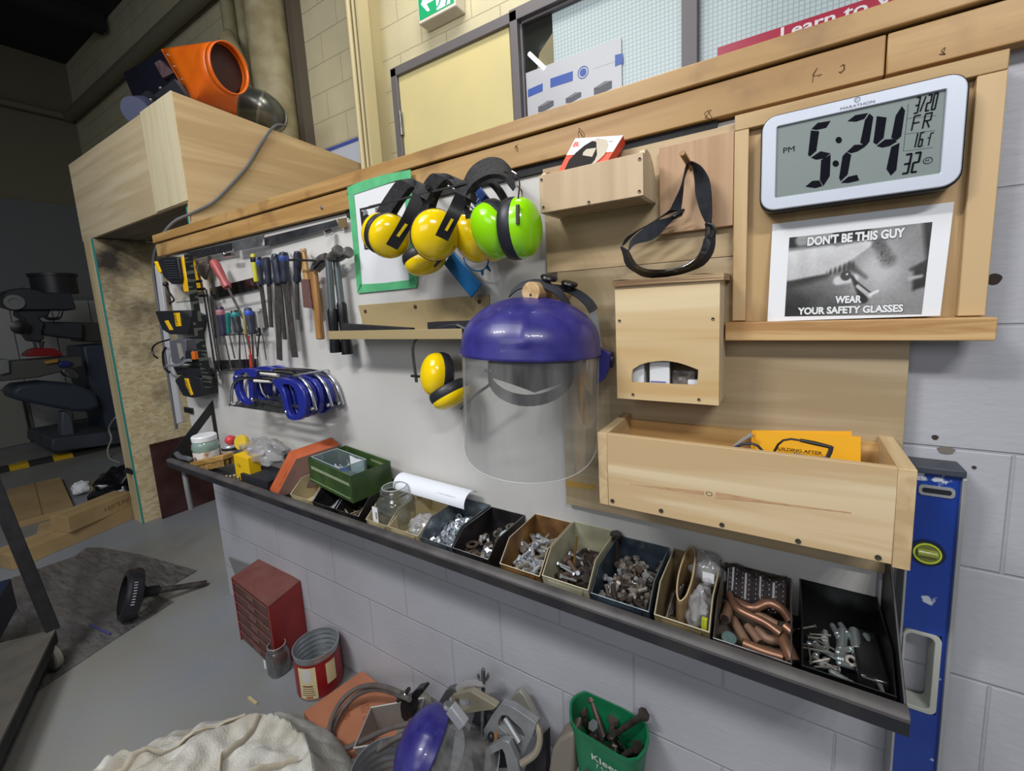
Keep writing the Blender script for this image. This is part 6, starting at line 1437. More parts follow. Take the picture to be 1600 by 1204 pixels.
for k, (u, v, hgt) in enumerate(((352, 738, 16), (358, 741, 20), (364, 744, 26), (372, 748, 24), (368, 749, 12))):
    p = PY(u, v, -.2); p.z = TF + .001
    tag(MB().cyl(p, p + V(.004 * (k % 3 - 1), .004, hgt * .0016), .005, 10).ball(p + V(.004 * (k % 3 - 1), .004, hgt * .0016), .0065, 8, 6).build('drill_bit', mat('bit_tan', (168, 160, 130), .35, .5)), 'small pale steel bit standing near the yellow packet', 'bit', 'small bits by the yellow packet')
tag(MB().tube(smooth([PY(276, 708, -.2), PY(282, 714, -.2), PY(292, 716, -.19), PY(300, 719, -.18)]), .012, 8).build('grey_clip', mat('clip_grey', (110, 112, 116), .35, .5)), 'grey metal clip at the far left corner of the tray', 'clip')
tag(MB().tube([PY(u, v, -.15) + V(0, 0, 0) for u, v in ((392, 756), (404, 747), (416, 752), (424, 742))], .0016, 6).build('wire_offcut', DSTEEL), 'bent wire offcut in front of the ribbed block', 'wire')
# ---------------- paper and clear bags in the tan bin
KR = mat('kraft_paper', (136, 112, 76), .75, c2=(112, 88, 58), sc=14)
A = []; B = []
for i in range(13):
    t = R(180 * i / 12); A.append(V(-.186 + .0, -.165 + .13 * i / 12, TF + .004 + .02 * math.sin(t))); B.append(V(-.172 + .018 * math.sin(t), -.160 + .125 * i / 12, TF + .055 + .055 * math.sin(t)))
kb = thing('paper_bag', 'open kraft paper bag standing in the tan bin', 'bag', V(-.175, -.1, TF + .003))
def kbag(s, t):
    th = s * 2 * math.pi
    return V(-.163 + .017 * math.cos(th) * (1 - .2 * t), -.10 + .065 * math.sin(th) * (1 - .1 * (1 - t)), TF + .003 + t * (.062 + .045 * (math.sin(th) * .5 + .5)) + .003 * noise.noise(V(s * 12, t * 3, 0)))
MB().grid(kbag, 40, 6, True).build('body', KR, kb, solid=.001)
MB().tube([kbag(i / 40, 1) for i in range(40)], .0016, 5, closed=True).build('rim', mat('kraft_edge', (186, 164, 126), .7), kb)
mb = MB()
for k in range(5): tag(MB().tube([V(-.192 + .003 * k, -.165 + .012 * k, TF + .01), V(-.185 + .003 * k, -.12 + .01 * k, TF + .045)], .0042, 8).build('dark_bolt', DB), 'dark bolt standing between the paper bag and the wall of the tan bin', 'bolt', 'bolts beside the paper bag')
crumple((-.132, -.125, TF + .032), .026, .05, .036, 1.3, 'plastic_bag', FILM, 'clear bag folded over the front of the tan bin', n=30)
crumple((-.128, -.045, TF + .07), .03, .025, .036, 5.3, 'plastic_bag', FILM, 'clear bag with a white slip at the back of the tan bin', n=30)
tag(MB().box(-.135, -.112, -.072, -.071, TF + .06, TF + .082).build('white_slip', WHITE), 'small white slip inside the rear clear bag', 'paper')
tag(MB().box(-.121, -.111, -.179, -.170, TF + .022, TF + .050).build('yellow_striped_plug', mat('fluoro_yellow', (214, 222, 60), .4, c2=(90, 96, 30), sc=200, st=(1, 0, 0))), 'fluorescent yellow plug in the corner of the tan bin', 'plug')
# ---------------- copper fittings
CU = mat('copper', (156, 116, 92), .38, .6, c2=(128, 94, 76), sc=18, det=6)
CUD = mat('copper_dull', (138, 108, 88), .55, .3, c2=(118, 92, 74), sc=18)
def hollow(pts, r, name, m, lab, sz=5):
    P = smooth([Vector(p) for p in pts], sz); t = thing('copper_fitting', lab, 'pipe', min(P, key=lambda p: p.z), 'copper fittings in the grey bin')
    n = len(P); MB().tube(P, r, 16).build('pipe', m, t)
    for i, j in ((0, 1), (n - 1, n - 2)):
        d = (P[i] - P[j]).normalized()
        MB().lathe(P[i] + d * .0003, d, [(r * .82, 0), (r * .82, .0004)], 16).build('bore', mat('bore_dark', (40, 28, 24), .8), t)
    return t
def cu(u, v, z): return PZ(u, v, TF + z)
hollow([cu(1140, 930, .045), cu(1150, 948, .05), cu(1165, 958, .05), cu(1195, 972, .05), cu(1220, 990, .045)], .0075, 'p', CU, 'long copper pipe with a gentle bend lying across the top of the heap')
hollow([cu(1150, 940, .035), cu(1175, 950, .04), cu(1200, 942, .05), cu(1222, 952, .05), cu(1236, 972, .042)], .0085, 'p', CU, 'curved copper elbow at the back of the heap')
hollow([cu(1133, 966, .036), cu(1141, 945, .036)], .0095, 'p', CUD, 'short open copper stub at the left of the heap')
hollow([cu(1143, 962, .02), cu(1153, 980, .02), cu(1168, 1006, .016)], .0085, 'p', CUD, 'dull copper pipe running down the left of the heap')
hollow([cu(1168, 978, .018), cu(1188, 1004, .014)], .008, 'p', CUD, 'short copper pipe in the middle of the heap')
hollow([cu(1184, 982, .02), cu(1198, 997, .018), cu(1216, 1000, .018)], .0085, 'p', CUD, 'dull copper elbow right of the middle')
hollow([cu(1160, 1004, .022), cu(1190, 1016, .018), cu(1222, 1026, .016)], .009, 'p', CU, 'bright copper pipe along the front lip')
hollow([cu(1222, 994, .035), cu(1232, 1015, .03), cu(1240, 1034, .022)], .0115, 'p', CU, 'thick copper piece at the right front corner')
hollow([cu(1226, 978, .034), cu(1240, 990, .03)], .010, 'p', CU, 'stubby copper coupling at the right side')
hollow([cu(1180, 958, .03), cu(1215, 975, .026)], .007, 'p', CUD, 'slim copper pipe behind the long one')
hollow([cu(1190, 968, .022), cu(1226, 988, .02)], .007, 'p', CUD, 'slim copper pipe under the curved elbow')
tag(MB().lathe(cu(1139, 999, .02), (0, -.3, 1), [(.011, 0), (.013, .003), (.013, .006), (.007, .008), (0, .006)], 16).build('drain_plug', mat('cap_teal', (80, 100, 98), .4)), 'round grey-green cap at the front left of the copper bin', 'cap')
# studded clear sleeve behind the copper
sl = thing('blister_sleeve', 'dark studded clear sleeve standing at the back of the copper bin', 'sleeve', V(-.035, -.03, TF + .004))
MB().grid(lambda s, t: V(-.090 + .108 * s, -.062 + .03 * t + .006 * math.sin(s * 14), TF + .03 + t * .058 + .004 * math.sin(s * 7)), 40, 8).build('film', mat('dark_film', (54, 48, 50), .12, coat=.6), sl, solid=.0015)
mb = MB()
for i in range(9):
    for j in range(7):
        mb.ball(V(-.084 + .012 * i, -.065 + .004 * j + .006 * math.sin((.05 + i / 9) * 14), TF + .034 + j * .0085), .0011, 5, 4)
mb.build('studs', mat('stud_white', (190, 190, 192), .3), sl)
# ---------------- anchors and nails in the black plastic bin
def anchor(L, r):
    def f():
        mb = MB().lathe(V(-L / 2, 0, 0), (1, 0, 0), [(r * .5, 0), (r * .9, .002), (r, .005), (r, L * .72), (r * 1.06, L * .74), (r * 1.06, L * .78), (r * .9, L * .8), (r * .9, L * .86), (r * 1.05, L * .88), (r * 1.05, L), (0, L)], 14)
        return mb
    return f
AN = mat('anchor_zinc', (168, 176, 176), .3, .75)
for k, (u0, v0, u1, v1, z, r_) in enumerate(((1317, 984, 1314, 1028, .03, .0085), (1334, 983, 1341, 1026, .034, .0090), (1352, 992, 1366, 1036, .03, .0085))):
    a = PZ(u0, v0, TF + z); b = PZ(u1, v1, TF + z * .7); L = (b - a).length; o = anchor(L, r_)().build('wall_anchor', AN, origin=(0, 0, 0))
    d = (b - a).normalized(); o.matrix_world = Matrix.Translation((a + b) / 2) @ d.to_track_quat('X', 'Z').to_matrix().to_4x4()
    tag(o, ('left of the three large zinc sleeve anchors', 'middle one of the three large zinc sleeve anchors', 'right of the three large zinc sleeve anchors, with a ringed tip')[k], 'anchor', 'large anchors in the black bin')
scatter(anchor(.035, .005), 'wall_anchor', AN, 14, (.055, .112), 'small zinc sleeve anchor in the black plastic bin', 'anchor', 'small anchors in the black bin', (.005, .022), mode='lay', yr=(-.17, -.06), slope=.1)
scatter(lambda: MB().tube([V(-.016, 0, 0), V(.016, 0, 0)], .0016, 6).lathe(V(.016, 0, 0), (1, 0, 0), [(.0035, 0), (.0035, .001)], 8), 'nail', GB, 12, (.05, .08), 'thin grey nail at the left of the black plastic bin', 'nail', 'nails in the black bin', (.008, .02), mode='lay', yr=(-.17, -.09))
for k in range(3):
    o = MB().tube(smooth([V(0, 0, 0), V(.012, .004, .002), V(.02, .008, .0)], 4), .0045, 8).build('ringed_sleeve', ZINC, origin=(0, 0, 0)); o.location = PZ(1338 + 8 * k, 1040 - 2 * k, TF + .022); tag(o, 'short ringed zinc sleeve at the front of the black bin', 'sleeve', 'ringed sleeves in the black bin')
tag(MB().lathe(PZ(1329, 1033, TF + .022), (.1, -.6, .8), [(.0045, .006), (.009, .006), (.010, 0), (.006, -.012)], 14, caps=False).build('hex_nut', GB), 'round zinc nut between the large anchors', 'nut')
tag(MB().plate([PZ(u, v, TF + .03) for u, v in ((1352, 1038), (1362, 1050), (1378, 1080), (1384, 1084), (1376, 1062), (1366, 1044))], (0, 0, -.004)).build('tapered_shim', mat('shim_grey', (112, 116, 118), .35, .5)), 'flat tapered metal piece at the right front of the black bin', 'shim')
tag(MB().box(.119, .1615, -.17, -.045, TF + .006, TF + .035).build('black_pouch', mat('glossy_black', (24, 24, 26), .15), bevel=.006), 'glossy black pouch along the right side of the black bin', 'pouch')
# ================================================================= things on the floor near the wall
def PVZ(u, v, x, y=None): return PX(u, v, x)
REDM = mat('cabinet_red', (158, 34, 28), .38, c2=(140, 28, 24), sc=10, coat=.1); REDT = mat('cabinet_red_dusty', (122, 76, 70), .65, c2=(112, 60, 54), sc=12)
DR = mat('drawer_brown', (92, 64, 58), .5, c2=(76, 50, 44), sc=14)
A_, B_, C_ = V(-1.803, -.172, 0), V(-2.170, -.146, 0), V(-1.845, -.004, 0); D_ = B_ + (C_ - A_); HZ = .322
cab = thing('drawer_cabinet', 'small red metal drawer cabinet standing on the floor by the wall', 'cabinet', (A_ + D_) / 2)
w_ = (B_ - A_); d_ = (C_ - A_)
mb = MB(); mb.hexa([A_ + d_ * .05, A_ + d_ , D_, B_ + d_ * .05] + [p + V(0, 0, HZ - .004) for p in (A_ + d_ * .05, A_ + d_, D_, B_ + d_ * .05)])
mb.build('body', REDM, cab, smooth=False)
mb = MB(); mb.hexa([p + V(0, 0, HZ - .0038) for p in (A_, C_, D_, B_)] + [p + V(0, 0, HZ) for p in (A_, C_, D_, B_)]); mb.build('top', REDT, cab, smooth=False)
for s0, s1 in ((0, .03), (.97, 1)):
    mb = MB(); a = A_ + w_ * s0; b = A_ + w_ * s1; mb.hexa([a, a + d_ * .05, b + d_ * .05, b] + [p + V(0, 0, HZ - .004) for p in (a, a + d_ * .05, b + d_ * .05, b)]); mb.build('edge_post', REDM, cab, smooth=False)
for k in range(6):
    z0 = .012 + k * .0505; a = A_ + w_ * .04; b = A_ + w_ * .96
    mb = MB(); f0 = d_ * .012; f1 = d_ * .05
    mb.hexa([a + f0 + V(0, 0, z0), a + f1 + V(0, 0, z0), b + f1 + V(0, 0, z0), b + f0 + V(0, 0, z0)] + [p + V(0, 0, z0 + .044) for p in (a + f0, a + f1, b + f1, b + f0)])
    dr_ = mb.build('drawer', DR, cab, smooth=False)
    mb = MB(); mb.tube([a + V(0, 0, z0 + .043) - d_ * .01, b + V(0, 0, z0 + .043) - d_ * .01], .0022, 6); mb.build('drawer_pull', REDT, dr_)
    mb = MB(); c = a.lerp(b, .5); q1 = a.lerp(b, .40); q2 = a.lerp(b, .60); mb.hexa([q1 + V(0, 0, z0 + .012), q1 + f0 * .8 + V(0, 0, z0 + .012), q2 + f0 * .8 + V(0, 0, z0 + .012), q2 + V(0, 0, z0 + .012)] + [p + V(0, 0, z0 + .03) for p in (q1, q1 + f0 * .8, q2 + f0 * .8, q2)])
    mb.build('label_frame', mat('label_frame_brown', (128, 96, 84), .4, .4), dr_, smooth=False)
p_ = [PY(357, 870, -.008), PY(404, 888, -.008), PY(402, 915, -.008), PY(372, 912, -.008)]
tag(MB().plate(p_, (0, .004, 0)).build('grey_sheet', mat('grey_sheet_mat', (122, 122, 122), .6)), 'plain grey sheet leaning on the wall behind the red cabinet', 'sheet')
# tin can with label
def tincan(name, lab, c, r, h, body, labelpart=None):
    t = thing(name, lab, 'can', c)
    prof = [(r * .97, 0), (r, .003), (r, h * .06)]
    n = 12
    for i in range(n + 1): prof.append((r * (.985 if i % 2 else 1.0), h * (.1 + .8 * i / n)))
    prof += [(r, h * .95), (r * 1.02, h * .985), (r * 1.02, h), (r * .97, h)]
    for i in range(15): prof.append((r * (.925 if i % 2 else .975), h * (.95 - .85 * i / 14)))
    prof += [(r * .95, .006), (0, .006)]
    MB().lathe(c, (0, 0, 1), prof, 48).build('body', body, t); return t
TIN = mat('tin_steel', (168, 172, 176), .3, .7)
cc = V(-1.600, -.106, 0)
c = tincan('tin_can', 'large open tin can with a dark red and cream label', cc, .088, .185, TIN)
def arcband(mb, c, r, a0, a1, z0, z1, n=14):
    vs = []
    for i in range(n + 1):
        t = R(a0 + (a1 - a0) * i / n); vs += [c + V(r * math.cos(t), r * math.sin(t), z0), c + V(r * math.cos(t), r * math.sin(t), z1)]
    return mb.add(vs, [(2 * i, 2 * i + 2, 2 * i + 3, 2 * i + 1) for i in range(n)])
arcband(MB(), cc, .0892, -180, 180, .010, .160, 60).build('label', mat('label_dark_red', (140, 26, 30), .3), c)
CL = mat('label_cream', (216, 204, 160), .4)
arcband(MB(), cc, .0897, -84, -38, .014, .150).build('cream_panel', CL, c); arcband(MB(), cc, .0897, -14, 12, .055, .145).build('cream_panel', CL, c)
arcband(MB(), cc, .0901, -72, -50, .09, .145).build('white_patch', mat('patch_white', (206, 206, 204), .5), c)
for k in range(5): arcband(MB(), cc, .0902, -78 + k, -44 - k, .030 + k * .0095, .033 + k * .0095 + (.003 if k == 4 else 0)).build('text_line', mat('label_text_brown', (110, 60, 44), .5), c)
mb = MB()
for k in range(3): arcband(mb, cc, .0903, -68 + k * 6, -63 + k * 6, .018, .025, 4)
mb.build('cherry_mark', mat('cherry', (170, 30, 30), .4), c)
JC = PZ(453, 1050, 0) + V(-.05, -.015, 0)
j = thing('small_jar', 'clear jar of dark bits between the red cabinet and the tin can', 'jar', JC)
JR2 = clear('jar_clear', (236, 238, 238), .08, (190, 188, 186), .06, .8)
MB().lathe(JC, (0, 0, 1), [(.038, 0), (.043, .006), (.043, .085), (.037, .102), (.034, .106), (.035, .110), (.034, .115), (.035, .126)], 32, sq=2.6, caps=False).build('body', JR2, j, solid=.0012)
MB().tube([JC + V(.035 * math.cos(t), .035 * math.sin(t), .126) for t in [i * math.pi / 16 for i in range(32)]], .0016, 6, closed=True).build('rim', MATS['jar_rim'], j)
MB().box(JC.x - .036, JC.x - .022, JC.y - .0435, JC.y - .0425, .03, .07).build('label', WHITE, j)
tag(MB().lathe(JC + V(0, 0, .003), (0, 0, 1), [(.036, 0), (.039, .005), (.037, .03), (.02, .037), (0, .033)], 24, sq=2.6).build('dark_filings', mat('filings', (62, 60, 58), .8, c2=(34, 32, 32), sc=120, bump=.6, bs=160)), 'dark filings filling the bottom of the small jar', 'filings', kind='stuff')
# flat orange carton
OB = mat('orange_kraft', (172, 112, 82), .65, c2=(152, 94, 66), sc=7, det=8, lo=.35, hi=.8)
g0, g1, g2 = V(-1.448, -.012, 0), V(-1.492, -.246, 0), V(-.98, -.33, 0); g3 = g0 + (g2 - g1)
g3 = V(-.96, -.055, 0)
fb = thing('flat_carton', 'flat faded orange carton lying on the floor under the hose', 'carton', (g0 + g2) / 2)
MB().hexa([g1, g2, g3, g0] + [p + V(0, 0, .05) for p in (g1, g2, g3, g0)]).build('box', OB, fb, smooth=False, bevel=.002)
MB().text('~~~~~~', V(-1.385, -.165, .0508), V(.86, -.5, 0), V(.5, .86, 0), width=.07, height=.028, bold=.02).build('lettering', mat('stamp_brown', (138, 78, 50), .7), fb, smooth=False)
MB().text('~~~~~~~~~', V(-1.33, -.12, .0508), V(.86, -.5, 0), V(.5, .86, 0), width=.14, height=.03, bold=.02).build('lettering', MATS['stamp_brown'], fb, smooth=False)
# translucent bin on the carton
cb_ = thing('plastic_bin', 'grey translucent plastic bin tipped on the orange carton', 'bin', V(-1.13, -.19, .052))
MX = Matrix.Translation((-1.07, -.165, .056)) @ Matrix.Rotation(R(28), 4, 'Z') @ Matrix.Rotation(R(-12), 4, 'Y')
def bx(mb, x0, x1, y0, y1, z0, z1): return mb.box(x0, x1, y0, y1, z0, z1, MX)
mb = MB(); 
for a in ((-.10, .10, -.07, -.067, 0, .1), (-.10, .10, .067, .07, 0, .1), (-.10, -.097, -.067, .067, 0, .1), (.097, .10, -.067, .067, 0, .1), (-.10, .10, -.07, .07, -.002, 0)): bx(mb, *a)
mb.build('body', clear('grey_translucent', (214, 214, 210), .45, (165, 165, 160), .15, .7), cb_, smooth=False)
mb = MB(); rim = [MX @ V(*p) for p in ((-.1, -.07, .1), (.1, -.07, .1), (.1, .07, .1), (-.1, .07, .1))]; mb.tube(rim, .003, 6, closed=True); mb.build('rim', mat('bin_rim', (176, 176, 172), .4), cb_)
# second tin
c2 = V(-.965, -.315, .0); tc2 = tincan('tin_can', 'plain ribbed tin can holding small metal parts, beside the blue face shield', c2, .088, .205, TIN)
o0 = None
for k in range(12):
    o = (bolt(.04, .005, .009)().build('hex_bolt', DB, origin=(0, 0, 0)) if o0 is None else o0.copy())
    if o0 is None: o0 = o
    else: COL.objects.link(o)
    o.matrix_world = Matrix.Translation(c2 + V(rnd.uniform(-.05, .05), rnd.uniform(-.05, .05), .02 + .008 * k)) @ rot(); tag(o, 'dark bolt inside the plain ribbed tin can', 'bolt', 'bolts in the ribbed can')
# hose
HO = mat('hose_grey', (104, 96, 92), .55, c2=(88, 82, 80), sc=20)
pts = [(628, 1083, .26), (605, 1074, .22), (580, 1070, .17), (556, 1076, .13), (536, 1092, .10), (522, 1114, .09), (514, 1140, .085), (515, 1160, .08), (524, 1172, .085), (545, 1167, .10), (580, 1150, .15), (610, 1137, .22), (640, 1130, .26)]
hs = thing('rubber_hose', 'looped grey rubber hose resting on the orange carton', 'hose', PZ(530, 1150, .05))
MB().tube(smooth([PZ(*p) for p in pts], 5), .0085, 10).build('loop', HO, hs)
pts = [(640, 1092, .27), (610, 1080, .21), (585, 1076, .15), (560, 1084, .11), (540, 1102, .08), (526, 1124, .07), (517, 1150, .066), (519, 1172, .066), (532, 1188, .07), (552, 1189, .09), (585, 1174, .16), (615, 1155, .22), (645, 1140, .25)]
MB().tube(smooth([PZ(*p) for p in pts], 5), .0085, 10).build('loop', HO, hs)
# black clip
kc = thing('spring_clamp', 'black plastic spring clamp at the end of the grey hose', 'clamp', PY(643, 1128, -.13))
MB().plate([PY(u, v, -.14) for u, v in ((626, 1095), (642, 1088), (645, 1110), (641, 1122), (633, 1129), (627, 1120), (625, 1105))], (0, .03, 0)).build('jaw', BLACK, kc, bevel=.002)
MB().plate([PY(u, v, -.13) for u, v in ((640, 1089), (648, 1078), (660, 1075), (662, 1079), (652, 1092), (645, 1092))], (0, .03, 0)).build('jaw', BLACK, kc, bevel=.002)
MB().tube([PY(622, 1094, -.14), PY(631, 1086, -.14), PY(639, 1076, -.14)], .007, 8).build('screw', BLACKM, kc)
MB().ball(PY(633, 1085, -.15), .008, 8, 6).build('spring', CHROME, kc)
tag(MB().lathe(PY(655, 1112, -.07), (-.2, -.8, .4), [(.055, -.02), (.06, 0), (.055, .02), (.03, .03), (0, .032)], 30).build('grinding_disc', mat('disc_grey', (128, 124, 116), .7)), 'plain grey round disc behind the black clamp', 'disc')
# blue face shield on the floor
FS2 = thing('face_shield', 'blue-browed face shield lying on the pile on the floor', 'face shield', PZ(690, 1200, .12))
O2 = PY(672, 1172, -.24)
uD = img(676, 1165, -.80, .36, .18); fD = img(676, 1165, .42, .15, .85); fD = (fD - uD * fD.dot(uD)).normalized(); rD = fD.cross(uD).normalized()
shield(FS2, O2, fD, rD, uD, .74, 1.0)
MB().box(-.03, .03, -.012, .012, -.02, .02, Matrix.Translation(PY(715, 1118, -.2)) @ Matrix.Rotation(R(35), 4, 'Y')).build('side_clip', mat('clip_clear_grey', (150, 152, 156), .3), FS2, bevel=.004)
MB().lathe(PY(700, 1104, -.2), img(700, 1104, .2, .6, .7), [(.014, 0), (.016, .004), (.010, .01), (0, .011)], 12).build('pivot_knob', mat('knob_grey', (96, 98, 100), .4), FS2)
# chrome bent pipe
cp = thing('bent_pipe', 'chrome bent pipe with a wing nut, leaning on the wall', 'pipe', PY(708, 1120, -.08))
MB().tube(smooth([PY(708, 1122, -.10), PY(706, 1100, -.09), PY(709, 1086, -.08), PY(718, 1074, -.075), PY(732, 1068, -.07), PY(757, 1067, -.065)], 6), .011, 12).build('pipe', mat('worn_chrome', (186, 184, 184), .3, .55), cp)
MB().tube([PY(755, 1090, -.065), PY(755, 1045, -.065)], .0065, 8).build('bolt', STEEL, cp)
mb = MB().tube(smooth([PY(747, 1053, -.065), PY(749, 1060, -.065), PY(755, 1063, -.065), PY(761, 1059, -.065), PY(763, 1052, -.065)], 4), .0045, 8); mb.build('wing_nut', STEEL, cp)
# grey slotted brackets
GM = mat('cast_aluminium', (150, 152, 154), .42, .35, c2=(128, 130, 132), sc=12); BG = mat('beige_metal', (142, 134, 116), .5, .2)
def resamp(pts, n):
    P = [V(*p, 0) for p in pts]; P.append(P[0]); d = [0]
    for i in range(1, len(P)): d.append(d[-1] + (P[i] - P[i - 1]).length)
    o = []
    for k in range(n):
        t = d[-1] * k / n; i = 0
        while d[i + 1] < t: i += 1
        p = P[i].lerp(P[i + 1], (t - d[i]) / (d[i + 1] - d[i])); o.append((p.x, p.y))
    return o
def slotted(name, lab, outer, inner, y, m, th=.02, n=40):
    o = resamp(outer, n); i = resamp(inner, n)
    return tag(MB().ring([PY(u, v, y) for u, v in o], [PY(u, v, y) for u, v in i], (0, th, 0)).build(name, m, bevel=.003), lab, 'bracket')
tag(MB().plate([PY(u, v, -.09) for u, v in ((686, 1096), (697, 1078), (706, 1075), (712, 1079), (704, 1090), (696, 1104))], (0, .02, 0)).build('steel_loop', mat('loop_grey', (98, 98, 100), .4, .5)), 'dark grey steel loop behind the top of the fallen face shield', 'loop')
slotted('slotted_bracket', 'beige metal bracket with a large dark opening, behind the fallen shield window', [(706, 1086), (735, 1080), (776, 1104), (772, 1108), (745, 1112), (722, 1116), (708, 1110)], [(711, 1091), (732, 1092), (736, 1096), (734, 1104), (728, 1109), (716, 1110), (712, 1104)], -.10, BG)
slotted('slotted_bracket', 'large grey cast bracket with a rounded slot, right of the fallen shield', [(783, 1099), (800, 1104), (838, 1130), (832, 1150), (818, 1178), (806, 1172), (790, 1156), (770, 1148), (752, 1156), (755, 1140), (768, 1118)], [(784, 1117), (792, 1117), (814, 1138), (820, 1148), (817, 1160), (808, 1157), (790, 1144), (778, 1134), (779, 1124)], -.12, GM)
slotted('slotted_bracket', 'lower grey cast bracket with a V-shaped arm at the bottom of the pile', [(758, 1170), (786, 1156), (795, 1160), (808, 1190), (814, 1215), (755, 1215)], [(766, 1180), (784, 1170), (788, 1178), (792, 1200), (790, 1208), (768, 1208)], -.15, GM)
tag(MB().plate([PY(u, v, -.05) for u, v in ((791, 1100), (803, 1084), (811, 1079), (818, 1086), (842, 1130), (836, 1132), (806, 1106))], (0, .02, 0)).build('curved_plate', mat('plate_beige_grey', (144, 142, 134), .5, .2), bevel=.003), 'curved grey-beige plate standing behind the large cast bracket', 'plate')
tag(MB().tube(smooth([PY(832, 1118, -.10), PY(842, 1140, -.11), PY(843, 1160, -.12), PY(835, 1178, -.13), PY(815, 1192, -.14)], 5), .009, 8).build('bent_rod', mat('rod_beige', (150, 142, 124), .45, .2)), 'beige bent rod curving round the large cast bracket', 'rod')
mb = MB()
tag(MB().plate([PY(u, v, -.07) for u, v in ((852, 1148), (853, 1215), (815, 1215), (826, 1185), (842, 1160))], (0, .03, 0)).build('black_case', BLACKM), 'black upright case at the right end of the pile', 'case')
tag(MB().plate([PY(u, v, -.10) for u, v in ((742, 1112), (790, 1130), (800, 1215), (745, 1215), (728, 1160))], (0, .02, 0)).build('dark_crate', mat('very_dark', (28, 28, 32), .7)), 'dark crate showing through the slots of the brackets', 'crate')
for k, (a, b) in enumerate((((754, 1112), (753, 1150)), ((789, 1122), (812, 1160)), ((780, 1122), (774, 1160)))):
    tag(MB().tube([PY(*a, -.105), PY(*b, -.125)], .008 if k else .006, 8).build('steel_bar', (STEEL, GM, wood('bar_wood', (150, 112, 76), (120, 86, 56), 'z', 1))[k]), ('thin steel bar between the two bracket tops', 'grey bar crossing behind the rounded slot', 'brown wooden bar behind the rounded slot')[k], 'bar')
for k, (u, v) in enumerate(((762, 1160), (775, 1166), (768, 1150))): tag(MB().ball(PY(u, v, -.125), .012, 10, 8).build('castor_ball', mat('ball_dark', (50, 52, 58), .2, .5)), 'small dark shiny ball among the brackets', 'ball', 'dark balls in the pile')
tag(MB().plate([PY(u, v, -.11) for u, v in ((862, 1172), (872, 1156), (886, 1147), (896, 1146), (897, 1215), (855, 1215))], (0, .06, 0)).build('beige_boot', mat('beige_grey_leather', (120, 112, 102), .7), bevel=.008), 'beige-grey rounded object beside the green bucket', 'object')
# green bucket with bolts
GRB = mat('bucket_green', (16, 112, 70), .42, c2=(14, 98, 62), sc=8)
rb0 = [PZ(u, v, .42) for u, v in ((893, 1103), (898, 1094), (912, 1087), (925, 1086), (938, 1091), (1003, 1131), (1011, 1140), (1012, 1158), (1008, 1176), (996, 1190), (983, 1192), (970, 1187), (902, 1145), (894, 1134), (892, 1118))]
n0 = [(893, 1103), (898, 1094), (912, 1087), (925, 1086), (938, 1091), (1003, 1131), (1011, 1140), (1012, 1158), (1008, 1176), (996, 1190), (983, 1192), (970, 1187), (902, 1145), (894, 1134), (892, 1118)]
rp = resamp(n0, 48); rb0 = [PZ(u, v, .42) for u, v in rp]; cen = sum(rb0, V(0, 0, 0)) / 48
for p in rb0: p.y = min(p.y, -.006)
bk_ = thing('green_bucket', 'green plastic bucket full of large rusty bolts by the wall', 'bucket', V(cen.x, cen.y, 0))
def lerpz(k, z): return [V(cen.x + (p.x - cen.x) * k, cen.y + (p.y - cen.y) * k, z) for p in rb0]
loops = [lerpz(.74, .17), lerpz(1, .42), lerpz(1.04, .421), lerpz(1.04, .432), lerpz(.98, .432), lerpz(.95, .42), lerpz(.72, .19)]
vs = sum(loops, []); n = 48; fs = [(i * n + j, i * n + (j + 1) % n, (i + 1) * n + (j + 1) % n, (i + 1) * n + j) for i in range(6) for j in range(n)]; fs += [list(range(n))[::-1], [6 * n + j for j in range(n)]]
MB().add(vs, fs).build('body', GRB, bk_)
p0_ = lerpz(1, .42)
fr0, fr1 = PZ(917, 1157, .42), PZ(972, 1190, .42); fr = (fr1 - fr0).normalized(); kp = V(-fr.y, fr.x, 0)
if kp.y > 0: kp = -kp
for bdy, s_, h_, zz_, ww in (('Kleen', .03, .020, .375, .075), ('~~~~', .055, .014, .352, .04)):
    MB().text(bdy, V(fr0.x, fr0.y, 0) + fr * s_ * .4 + kp * (.003 - (.42 - zz_) * .16) + V(0, 0, zz_) + kp * .004, fr, (V(0, 0, 1) + kp * .12).normalized(), width=ww, height=h_, bold=.01).build('lettering', mat('bucket_print', (196, 206, 196), .5), bk_, smooth=False)
tag(MB().box(cen.x - .07, cen.x + .09, -.12, -.01, 0, .168).build('red_toolbox', mat('toolbox_red', (176, 60, 40), .5), bevel=.004), 'red-orange box under the green bucket', 'box')
bb_ = bolt(.12, .008, .016, .011); BO = {}
def bigbolt(a, b, za, zb_, m, lab, L=None):
    A = PZ(*a, za); B = PZ(*b, zb_); d = (B - A); key = (m.name)
    mb = MB().tube([A, B], .0075, 10); u = d.normalized(); q_ = u.orthogonal().normalized(); k_ = u.cross(q_)
    mb.plate([A + q_ * (.015 * math.cos(i * math.pi / 3)) + k_ * (.015 * math.sin(i * math.pi / 3)) for i in range(6)], -u * .01)
    tag(mb.build('large_bolt', m), lab, 'bolt', 'large bolts in the green bucket')
bigbolt((1004, 1117), (952, 1153), .47, .36, DB, 'black bolt sticking out over the right rim of the green bucket')
bigbolt((925, 1094), (943, 1150), .41, .35, mat('brown_bolt', (112, 92, 84), .45, .6), 'long worn bolt leaning on the back of the green bucket')
bigbolt((958, 1126), (955, 1148), .39, .35, MATS['brown_bolt'], 'short wide brown bolt standing in the middle of the green bucket')
bigbolt((911, 1112), (922, 1140), .38, .33, RB, 'rusty bolt at the left of the green bucket')
bigbolt((912, 1126), (932, 1158), .36, .31, DB, 'dark bolt at the left front of the green bucket')
